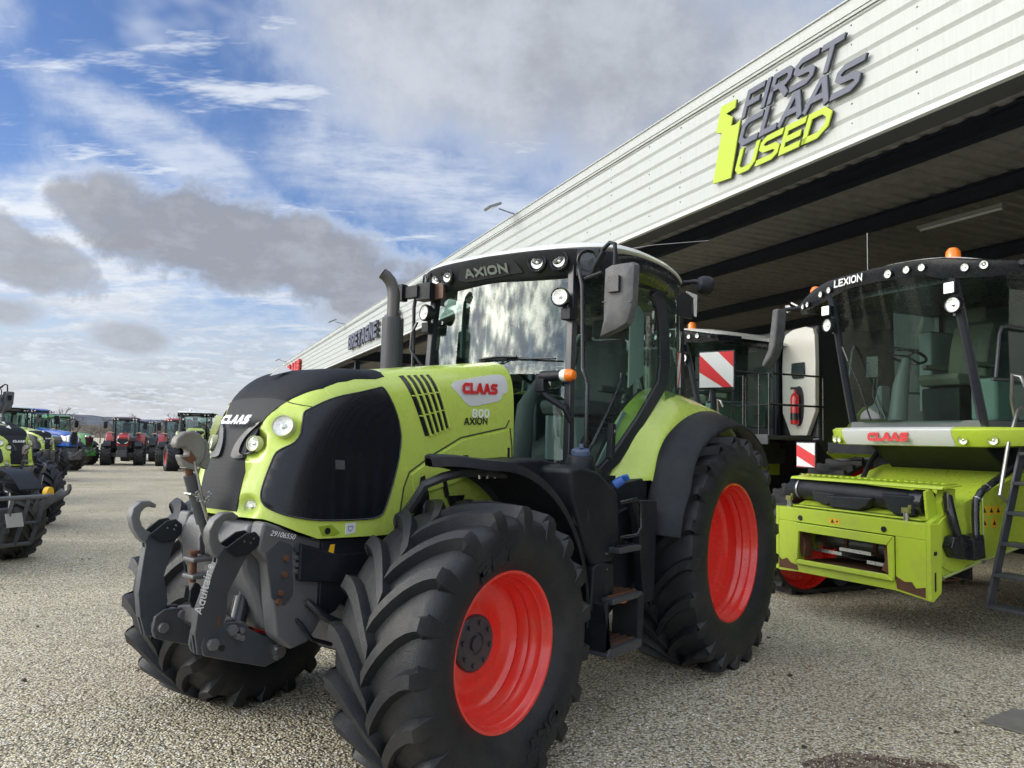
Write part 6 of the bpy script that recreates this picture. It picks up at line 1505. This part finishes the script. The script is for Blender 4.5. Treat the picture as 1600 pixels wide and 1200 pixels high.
    for x,z,y in((.44,.66,.86),(.05,.715,.88),(-.30,.63,.88)):
        mb=MB(); mb.box((x,y,z),(.40,.05,.012)); mb.box((x,y+.02,z+.015),(.40,.008,.03)); mb.build('feeder_slat',mat('bright_slat',(.62,.64,.66),.28,metal=.8,var=.15),FR)
    bx('top_deck',GREENW,[((-.80,.55,1.13),(.86,1.0,1.145))],FR,bevel=.003)
    mb=MB()
    for k in range(4): mb.b2((-.62,.80+k*.045,1.1455),(.72,.812+k*.045,1.1475))
    mb.build('deck_slot',INK,FR)['kind']='stuff'
    for x in(.85,-.66):
        mb=MB(); mb.cyl((x,1.02,1.12),(x,1.02,1.20),.025,n=12); mb.build('lock_pin',STEEL,FR)
        mb=MB(); mb.b2((x-.04,1.0,1.19),(x+.04,1.04,1.24)); mb.b2((x-.05,1.005,1.235),(x-.03,1.035,1.27)); mb.build('lock_catch',mat('rust_green',(.22,.24,.06),.6,dirt=(.15,.06,.03),dirtamt=.7),FR,bevel=.004)
    # dust duct and shelf above
    mb=MB(); mb.tube([(1.16,.30,1.18),(1.16,.55,1.20),(1.10,.70,1.27),(1.0,.76,1.31),(.75,.78,1.32),(.1,.78,1.31),(-.50,.78,1.29),(-.62,.77,1.28)],[.11,.12,.12,.12,.115,.11,.11,.10],20); du=mb.build('dust_duct',BLACKP,FH)
    mb=MB(); mb.lathe([(.124,-.012),(.126,0),(.124,.012)],(.88,.775,1.316),(1,0,0),28); mb.build('duct_clamp',STEEL,du)
    mb=MB(); mb.prism([(.42,1.28),(.36,1.15),(-.02,1.15),(-.12,1.2),(-.2,1.3)],1,.80,.93); mb.prism([(-.28,1.35),(-.35,1.20),(-.45,1.15),(-.66,1.15),(-.66,1.35)],1,.70,.92); mb.prism([(.66,1.32),(.62,1.20),(.42,1.16),(.3,1.3)],1,.76,.90); mb.build('duct_box',BLACKP,du,bevel=.02)
    mb=MB(); mb.cyl((-.58,.78,1.28),(-.72,.78,1.28),.13,n=24); mb.build('fan_housing',BLACKS,du)
    rings=[]
    mb=MB(); mb.prism([(.60,1.475),(.86,1.455),(.885,1.43),(.875,1.425),(.60,1.46)],0,-.93,.98); mb.build('duct_shelf',GREENW,FH,bevel=.004)
    mb=MB()
    for k in range(23): mb.b2((-.90+k*.08,.62,1.474),(-.86+k*.08,.80,1.486))
    mb.build('anti_slip_tread',GREENW,FH)['kind']='stuff'
    mb=MB(); mb.prism([(.60,1.12),(.74,1.12),(.80,1.30),(.74,1.43),(.60,1.43)],0,-.86,-.78); mb.prism([(.70,1.12),(.90,1.12),(.93,1.40),(.84,1.43)],0,-.80,-.77); mb.build('shelf_bracket',GREENW,FH,bevel=.004)
    mb=MB(); mb.tube([(-.88,.74,1.36),(-.93,.78,1.26),(-.95,.76,1.12),(-.96,.70,.97),(-.97,.62,.905),(-.97,.53,.92),(-.97,.48,1.0),(-.96,.47,1.2),(-.96,.46,1.32),(-.96,.38,1.41),(-.95,.2,1.49),(-.94,-.3,1.72),(-.93,-.6,1.85)],[.045]*3+[.034]*10,12); hs_=mb.build('ribbed_hose',BLACKS,FH)
    for p,dv in(((-.96,.44,1.34),(0,-.6,.6)),((-.955,.30,1.45),(0,-.8,.4))):
        mb=MB(); mb.lathe([(.038,-.008),(.040,0),(.038,.008)],p,dv,18); mb.build('hose_clamp',STEEL,hs_)
    for dx,r_ in((-.90,.010),(-.93,.009),(-.91,.009)):
        mb=MB(); a=random.Random(int(-dx*1000)); mb.tube([(dx,.80,1.40),(dx-.04,.86,1.38+a.uniform(-.02,.02)),(dx-.03,.84,1.28),(dx,.80,1.22)],r_,6); mb.build('hydraulic_line',STEEL if dx==-.93 else BLACKS,FH)
    # wheels
    axb=MB(); axb.prism([(-1.6,.75),(-1.0,.7),(-1.0,1.3),(-1.6,1.3)],0,-1.0,1.0); axb.build('front_axle',BLACKP,t)
    return t
CB=combine()
# rubber track units
def track(t,s):
    e=sub('track_unit',t,(s*1.66,0,0))
    C=[(.26,.57,.51),(-1.75,.57,.51),(-.80,1.14,.42)]
    # belt outline: hull of the three wheels
    pts=[]
    for (y,z,r) in C:
        for k in range(48):
            a=2*PI*k/48; pts.append((y+r*math.cos(a),z+r*math.sin(a)))
    pts=sorted(set(pts)); 
    def half(P):
        h=[]
        for p in P:
            while len(h)>1 and (h[-1][0]-h[-2][0])*(p[1]-h[-2][1])-(h[-1][1]-h[-2][1])*(p[0]-h[-2][0])<=0: h.pop()
            h.append(p)
        return h
    hull=half(pts)[:-1]+half(pts[::-1])[:-1]
    # resample evenly
    L_=[];n=len(hull);tot=sum((Vector(hull[i])-Vector(hull[(i+1)%n])).length for i in range(n)); step=tot/90; acc=0; nxt=0
    for i in range(n):
        a=Vector(hull[i]); b=Vector(hull[(i+1)%n]); l=(b-a).length
        while nxt<=acc+l and len(L_)<90: L_.append(a+(b-a)*((nxt-acc)/l)); nxt+=step
        acc+=l
    cen=Vector((-.75,.65)); mb=MB(); m=len(L_)
    rings=[]
    for i,p in enumerate(L_):
        d=(L_[(i+1)%m]-L_[i-1]).normalized(); o=Vector((d.y,-d.x))
        rings.append([Vector((-.31,p.x,p.y)),Vector((-.31,p.x+o.x*.04,p.y+o.y*.04)),Vector((.31,p.x+o.x*.04,p.y+o.y*.04)),Vector((.31,p.x,p.y))])
        if i%2==0:
            for sg in(1,-1):
                q=p+o*.035; vs=[]
                for (x0,x1,sh) in ((0.0,.30,.07),):
                    for k,(hh,w) in enumerate(((0,.035),(.055,.022))):
                        for (x,ds) in((x0,0),(x1,sh)):
                            for tt in(-w,w):
                                r_=q+o*hh+d*(tt+ds-.035); vs.append(Vector((sg*x,r_.x,r_.y)))
                mb.add(vs,[(0,1,3,2),(4,6,7,5),(0,4,5,1),(2,3,7,6),(0,2,6,4),(1,5,7,3)])
    mb.loft(rings+[rings[0]],cap=False); mb.build('belt',TYRE2,e,angle=40)
    for (y,z,r) in C:
        mb=MB(); mb.lathe([(r-.002,-.28),(r-.002,-.10),(r-.05,-.09),(r-.09,-.16),(r*.45,-.20),(r*.30,-.24),(.001,-.24)],(0,y,z),(1,0,0),40); mb.lathe([(r-.002,.28),(r-.002,.10),(r-.05,.09),(r-.09,.16),(r*.45,.20),(r*.30,.24),(.001,.24)],(0,y,z),(1,0,0),40); w_=mb.build('track_wheel',REDRIM,e)
        mb=MB()
        for k in range(8):
            a=2*PI*k/8
            for sx in(1,-1): mb.cyl((sx*.20,y+r*.36*math.cos(a),z+r*.36*math.sin(a)),(sx*.235,y+r*.36*math.cos(a),z+r*.36*math.sin(a)),.018,n=6)
        for sx in(1,-1): mb.cyl((sx*.2,y,z),(sx*.26,y,z),r*.26,n=20)
        mb.build('hub',DGREY,w_)
    mb=MB(); mb.prism([(.1,.42),(.1,.58),(-.6,.85),(-1.0,.85),(-1.55,.58),(-1.55,.42)],0,-.10,.10); mb.build('track_frame',BLACKP,e,bevel=.02)
    for y in(-.35,-.75,-1.15):
        mb=MB(); mb.cyl((-.26,y,.20),(.26,y,.20),.14,n=20); mb.build('road_wheel',DGREY,e)
    return e
track(CB,1); track(CB,-1).location.y=-1.55
CB['label']='green and white combine harvester with open feeder mouth under the logo, nearest the camera'
CB['group']='combine harvesters parked in the hall'
place(CB,FB,(9.08,0,0))
C2=copy_tree(CB); place(C2,FB,(14.45,-.75,0)); C2['label']='combine harvester standing behind the tractor cab with a red fire extinguisher on its white panel'
C3=copy_tree(CB); place(C3,FB,(21.5,-2.2,0)); C3['label']='combine harvester deep in the dark hall, mostly hidden by the tractor'
# ------------------------------------------------------------------ other tractors
FRM=FM; RRM=RM
def wheels_for(t,wb,Rf,Rr,tf,tr_,rim):
    for (x,y,z,ms,sc,R0,side) in ((wb,tf,Rf*.96,FRM,Rf/.757,.757,1),(wb,-tf,Rf*.96,FRM,Rf/.757,.757,-1),(0,tr_,Rr*.96,RRM,Rr/.962,.962,1),(0,-tr_,Rr*.96,RRM,Rr/.962,.962,-1)):
        e=sub('wheel',t,(x,y,z),(0,0,0 if side>0 else PI)); e.scale=(sc,min(sc,1),sc)
        for nme,me,mm in zip(('tyre','rim','hub'),ms,(TYRE2,rim,DGREY)):
            o=bpy.data.objects.new(nme,me); COL.objects.link(o); o.parent=e
            if me.materials[0]!=mm: o.material_slots[0].link='OBJECT'; o.material_slots[0].material=mm
            if side<0 and nme=='tyre': o.scale=(-1,1,1)
def farm_tractor(name,label,colour,roofcol,rim,hoodtop=None,slope=.12,nose='case',wb=2.75,hw=.38,grille=None,exh=-1,linkage=False,loader=False,group=None,cabglass=None,hz=2.05,cols=None):
    t=thing(name,label,'tractor',group)
    G=grille or BLACKS
    # hood: lofted box sloping down to the nose
    xs=[1.75,2.2,2.7,3.1,3.4,3.6,3.72]; rings=[]
    for x in xs:
        u=(x-1.75)/1.97; zt=hz-slope*u*1.2-(.10*max(0,(u-.75)/.25)**2); w_=hw*(1-.10*u-.18*max(0,(u-.8)/.2)**2); zb_=1.22
        rings.append([Vector((x,y*w_,z)) for y,z in ((-1,zb_),(-1.0,zt-.28),(-.93,zt-.12),(-.72,zt-.02),(0,zt),(.72,zt-.02),(.93,zt-.12),(1.0,zt-.28),(1,zb_))])
    mb=MB(); mb.loft(rings,closed=True); hd=mb.build('hood',colour,t,bevel=.02,seg=2,angle=35)
    zt=hz-slope*1.2
    for s in(1,-1):
        mb=MB(); a,b=sorted((s*(hw*.90+.004),s*(hw*.985+.008))); 
        mb.prism([(2.25,hz-.42),(3.25,zt-.22),(3.42,zt-.34),(3.30,1.34),(2.7,1.30),(2.35,1.45)],1,a,b); mb.build('side_grille',G,hd,bevel=.01)
    if nose=='case':
        mb=MB(); mb.prism([(-.28,zt-.22),(.28,zt-.22),(.30,zt-.42),(.20,zt-.60),(-.20,zt-.60),(-.30,zt-.42)],0,3.60,3.76); mb.build('nose_grille',G,hd,bevel=.02)
        for s in(1,-1):
            mb=MB(); mb.prism([(s*.30,zt-.40),(s*.30,zt-.46),(s*.12,zt-.56),(s*.12,zt-.52)],0,3.755,3.785); mb.build('headlight',LENS,hd,bevel=.004)
        mb=MB(); mb.prism([(-.26,zt-.64),(.26,zt-.64),(.30,1.18),(.24,.92),(-.24,.92),(-.30,1.18)],0,3.55,3.72); ng=mb.build('lower_grille',mat('dark_grille',(.03,.03,.032),.5),hd,bevel=.02)
    elif nose=='nh':
        mb=MB(); mb.prism([(-.16,zt+.02),(.16,zt+.02),(.20,zt-.30),(.14,1.30),(-.14,1.30),(-.20,zt-.30)],0,3.60,3.765); mb.build('nose_grille',G,hd,bevel=.03)
        for s in(1,-1):
            mb=MB(); mb.prism([(s*.22,zt-.12),(s*.33,zt-.18),(s*.34,zt-.46),(s*.24,zt-.52)],0,3.55,3.72); mb.build('headlight',LENS,hd,bevel=.02)
            mb=MB(); a,b=sorted((s*.33,s*.385)); mb.prism([(3.25,zt-.14),(3.60,zt-.20),(3.62,zt-.44),(3.48,zt-.46)],1,a,b); mb.build('headlight',LENS,hd,bevel=.02)
            mb=MB(); mb.tube([(1.8,s*.385,hz-.20),(2.6,s*.375,hz-.26),(3.3,s*.35,zt-.15),(3.62,s*.26,zt-.10)],.03,8); mb.build('hood_stripe',colour,hd)
    elif nose=='jd':
        mb=MB(); mb.prism([(-.30,zt-.16),(.30,zt-.16),(.26,1.24),(-.26,1.24)],0,3.62,3.745); mb.build('nose_grille',G,hd,bevel=.02)
        for s in(1,-1):
            mb=MB(); mb.prism([(s*.08,zt-.12),(s*.31,zt-.09),(s*.31,zt-.20),(s*.12,zt-.22)],0,3.66,3.765); mb.build('headlight',LENS,hd,bevel=.01)
    mb=MB(); mb.prism([(-.8,.6),(-.8,1.2),(.4,1.5),(1.9,1.5),(3.3,1.22),(3.62,1.18),(3.70,.95),(3.55,.62),(2.9,.55),(0,.5)],1,-.26,.26); mb.build('chassis',DGREY,t,bevel=.02)
    mb=MB(); mb.b2((3.45,-.30,.55),(3.80,.30,.98)); mb.build('front_block',DGREY,t,bevel=.04,seg=2)
    mb=MB(); mb.b2((wb-.12,-.9,.55),(wb+.12,.9,.78)); mb.build('front_axle',DGREY,t,bevel=.02)
    mb=MB(); mb.b2((-.2,-.9,.75),(.2,.9,1.05)); mb.build('rear_axle',DGREY,t,bevel=.02)
    # cab
    cf=CF
    for s in(1,-1):
        for P,wd in (([(1.62,s*.60,1.5),(1.50,s*.66,2.2),(1.38,s*.70,2.85)],.07),([(.55,s*.76,1.6),(.50,s*.78,2.85)],.07),([(-.28,s*.70,1.8),(-.25,s*.70,2.85)],.09)):
            mb=MB(); quadbar(mb,P,wd,.06); mb.build('cab_pillar',cf,t)
        mb=MB(); mb.sheet([[(1.58-.08*k-(1.06 if False else 0),s*.62,1.5),(1.36,s*.70,2.82)],[(.55,s*.77,1.55),(.50,s*.78,2.82)],[(-.26,s*.70,1.9),(-.25,s*.70,2.82)]]) if False else mb.sheet([[(1.58,s*.61,1.55),(1.38,s*.70,2.82)],[(.55,s*.765,1.55),(.50,s*.775,2.82)],[(-.27,s*.70,1.85),(-.25,s*.70,2.82)]]); mb.build('side_glass',cabglass or GLC,t,angle=180)
        mb=MB(); g=[]
        for i in range(17):
            a=R(20+150*i/16); r=1.05; g.append([(r*math.cos(a),s*y,.90+r*math.sin(a)*1.08) for y in(.62,.72,.95,1.12,1.16)])
        for r_ in g: r_[-1]=(r_[-1][0]*.96,r_[-1][1],.90+(r_[-1][2]-.90)*.96)
        mb.sheet(g,.02,(0,0,-1)); mb.build('rear_fender',colour,t)
        mb=MB(); g=[]
        for i in range(13):
            a=R(40+125*i/12); r=.86; g.append([(wb+r*math.cos(a),s*y,.68+r*math.sin(a)) for y in(.66,.80,1.08)])
        mb.sheet(g,.02,(0,0,-1)); mb.build('front_mudguard',BLACKP,t)
        mb=MB(); mb.b2((1.55,min(s*.45,s*.95),1.0),(.95,max(s*.45,s*.95),1.5)); mb.b2((1.45,min(s*.8,s*1.05),.45),(1.05,max(s*.8,s*1.05),.50)); mb.b2((1.42,min(s*.85,s*.9),.45),(1.10,max(s*.85,s*.9),1.1)); mb.build('tank_and_steps',BLACKP,t,bevel=.03)
        mb=MB(); mb.tube([(1.40,s*.70,2.78),(1.50,s*.95,2.80),(1.50,s*1.12,2.72)],.018); mb.box((1.50,s*1.14,2.50),(.09,.22,.42)); mb.build('mirror',BLACKP,t,bevel=.02)
        mb=MB(); mb.cyl((1.62,s*.62,2.02),(1.62,s*.88,2.05),.03); mb.cyl((1.62,s*.80,2.05),(1.62,s*.92,2.05),.045,n=12); mb.build('turn_lamp',mat('pale_amber',(.75,.45,.25),.3,coat=.5),t)
    mb=MB(); mb.sheet([[(1.60,y,1.9),(1.46,y,2.82)] for y in(-.68,-.34,0,.34,.68)]); mb.build('windscreen',cabglass or GLC,t,angle=180)
    mb=MB(); mb.sheet([[(-.27,y,1.9),(-.25,y,2.82)] for y in(-.68,0,.68)]); mb.build('rear_window',cabglass or GLC,t,angle=180)
    mb=MB(); mb.b2((-.25,-.66,1.5),(1.55,.66,1.75)); mb.build('cab_base',INTER,t,bevel=.03)
    seat(t,.35,0,1.95)
    wheel_col(t,.95,2.2)
    rr=[(-.35,-.78),(-.40,0),(-.35,.78),(.5,.86),(1.55,.80),(1.72,.45),(1.75,0),(1.72,-.45),(1.55,-.80),(.5,-.86)]
    rr=smooth_poly(rr,2)
    mb=MB(); mb.loft([[Vector((.65+(x-.65)*k,y*k,z)) for x,y in rr] for k,z in((.90,2.80),(.98,2.84),(1.0,2.90),(.97,2.98),(.80,3.03),(.3,3.05))]); rf=mb.build('roof',roofcol,t,angle=50)
    mb=MB(); mb.prism([(-.72,2.84),(.72,2.84),(.74,2.93),(-.74,2.93)],0,1.60,1.765); mb.build('roof_visor',BLACKS,rf,bevel=.02)
    for y in(-.62,-.45,.45,.62):
        mb=MB(); mb.lathe([(.048,-.02),(.048,.01),(.03,.016),(.0005,.018)],(1.765,y,2.885),(1,0,-.1),16); mb.build('roof_light',LENS,rf)
    mb=MB(); mb.tube([(1.72,exh*.56,1.55),(1.72,exh*.56,2.3)],.07,14); mb.tube([(1.72,exh*.56,2.3),(1.72,exh*.56,2.82),(1.76,exh*.58,2.92),(1.86,exh*.60,2.98)],.042,12); mb.build('exhaust',BLACKS,t)
    if linkage:
        for s in(1,-1):
            mb=MB(); mb.tube([(3.75,s*.28,.70),(4.1,s*.30,.78),(4.45,s*.33,1.02)],[.05,.045,.035],8); mb.prism([(4.40,1.0),(4.50,1.0),(4.56,1.08),(4.54,1.14),(4.50,1.10),(4.46,1.08),(4.42,1.12),(4.38,1.08)],1,s*.33-.03,s*.33+.03); mb.build('lower_link',DGREY,t)
        mb=MB(); mb.b2((3.72,-.34,.60),(3.95,.34,.95)); mb.tube([(3.85,0,.9),(4.0,0,1.45)],.035); mb.build('front_hitch',linkage if not isinstance(linkage,bool) else CAST,t,bevel=.03)
    wheels_for(t,wb,.70,.90,.92,.92,rim)
    return t
def on_ground(px,y=None,d=None):
    return None
def put(t,x,y,yaw,sc=1):
    t.location=(x,y,gz(x,y)); t.rotation_euler=(0,0,yaw); t.scale=(sc,sc,sc); return t
def cam_hit(px,py):
    """where a sight line over the yard meets the ground: used once to survey the rows"""
    return None
RED=mat('case_red',(.42,.022,.022),.3,coat=.5,dirt=(.2,.06,.05),dirtamt=.3); NHB=mat('deep_blue',(.012,.10,.42),.3,coat=.5,dirt=(.08,.14,.3),dirtamt=.3)
JDG=mat('leaf_green',(.05,.24,.035),.3,coat=.5,dirt=(.12,.2,.08),dirtamt=.35); GRY=mat('slate_hood',(.07,.085,.12),.35,coat=.5,dirt=(.12,.12,.12),dirtamt=.4)
WHR=mat('grey_rim',(.30,.30,.28),.4); YLR=mat('yellow_rim',(.62,.42,.03),.4)
GFAR=glass('clear_cab_glass',(.70,.86,.84),1.0,ior=1.5)
# far row facing the camera
FAR=-66.4

def by_front(t,cx_,cy_,yaw,wb,sc=1,side=0):
    """place so that the middle of the front axle (side 0) or the left front wheel (side=half track) stands at cx,cy"""
    c,s_=math.cos(R(yaw)),math.sin(R(yaw)); lx,ly=wb*sc,side*sc
    return put(t,cx_-(c*lx-s_*ly),cy_-(s_*lx+c*ly),R(yaw),sc)
BG='used tractors parked across the yard'
t=farm_tractor('tractor','red tractor with dark roof, leftmost of the far row facing the camera',RED,mat('case_roof',(.06,.03,.03),.35),WHR,nose='case',group=BG,cabglass=GFAR,exh=-1); by_front(t,-24.2,47.9,FAR,2.75,1.0)
t=farm_tractor('tractor','far red tractor standing between the leftmost far red one and the far lime one',RED,RED,WHR,nose='case',group=BG,cabglass=GFAR,exh=1,hz=1.95); by_front(t,-20.95,48.2,FAR,2.75,1.0)
t=farm_tractor('tractor','dark grey far tractor half hidden between the two far red ones',GRY,GRY,WHR,nose='nh',group=BG,cabglass=GFAR); by_front(t,-27.3,56.5,FAR-4,2.75,1.0)
t=farm_tractor('tractor','bright blue tractor with a blue roof and black side grille in the left row',NHB,NHB,WHR,nose='nh',group=BG,cabglass=GFAR,linkage=True,hz=2.1,slope=.16); by_front(t,-22.3,39.0,-14,2.75,1.02,.92)
t=farm_tractor('tractor','leaf green tractor with a green front hitch at the far end of the left row',JDG,JDG,YLR,nose='jd',group=BG,cabglass=GFAR,linkage=JDG,hz=2.05,slope=.10); by_front(t,-26.2,47.6,-16,2.75,1.0,.92)
for lb,cx_,cy_,yw,sc in (('lime green tractor with a black nose at the left edge, nearest of the green ones',-9.25,14.9,-22,.87),('lime green tractor mostly hidden behind the nearest green one at the left edge',-13.1,20.6,-21,.95),('lime green tractor standing just left of the blue tractor',-18.0,30.2,-20,.88)):
    c=copy_tree(TR); c['label']=lb; c['group']=BG; by_front(c,cx_,cy_,yw,2.98,sc,.98)
c=copy_tree(TR); c['label']='lime green tractor with teal cab glass, rightmost of the far row'; c['group']=BG; by_front(c,-16.95,41.2,FAR,2.98,1.0,0)
# small dark tractor with a guard rack at the left edge
t=farm_tractor('tractor','small slate grey tractor with a barred front rack, cut off by the left edge',GRY,GRY,WHR,nose='nh',group=BG,hz=1.62,slope=.2,hw=.40); by_front(t,-6.98,10.75,-24,2.75,.80,.92)
RK=sub('front_rack',t,(0,-.36,0))
mb=MB(); mb.tube([(4.25,-.95,1.17),(4.25,.95,1.17)],.035,10); mb.tube([(4.25,.93,1.17),(4.25,.99,1.17)],.045,10); mb.build('top_bar',CAST,RK)
for k in range(8):
    y=-.90+k*.257; mb=MB(); quadbar(mb,[(4.24,y,1.15),(4.12,y,.80),(3.95,y,.40)],.085,.012); mb.build('rack_bar',DGREY,RK)
mb=MB(); mb.tube([(3.95,-.95,.40),(3.95,.92,.40)],.03,8); mb.tube([(4.10,-.92,.75),(4.10,.90,.75)],.022,8); mb.build('lower_bar',DGREY,RK)
mb=MB(); mb.box((4.20,.45,.82),(.02,.26,.22),(0,R(-18),0)); mb.build('plate',mat('dull_plate',(.33,.33,.31),.4),RK)
mb=MB(); mb.cyl((3.95,.75,1.20),(4.02,.78,1.20),.10,n=18); mb.build('yellow_cover',YELL,t)
mb=MB(); mb.prism([(3.8,1.02),(4.20,1.19),(4.38,1.30),(4.42,1.26),(4.47,1.25),(4.52,1.29),(4.52,1.37),(4.56,1.37),(4.59,1.29),(4.54,1.21),(4.46,1.17),(4.25,1.08),(3.85,.90)],1,.70,.75); mb.build('hook_arm',DGREY,t,bevel=.01)
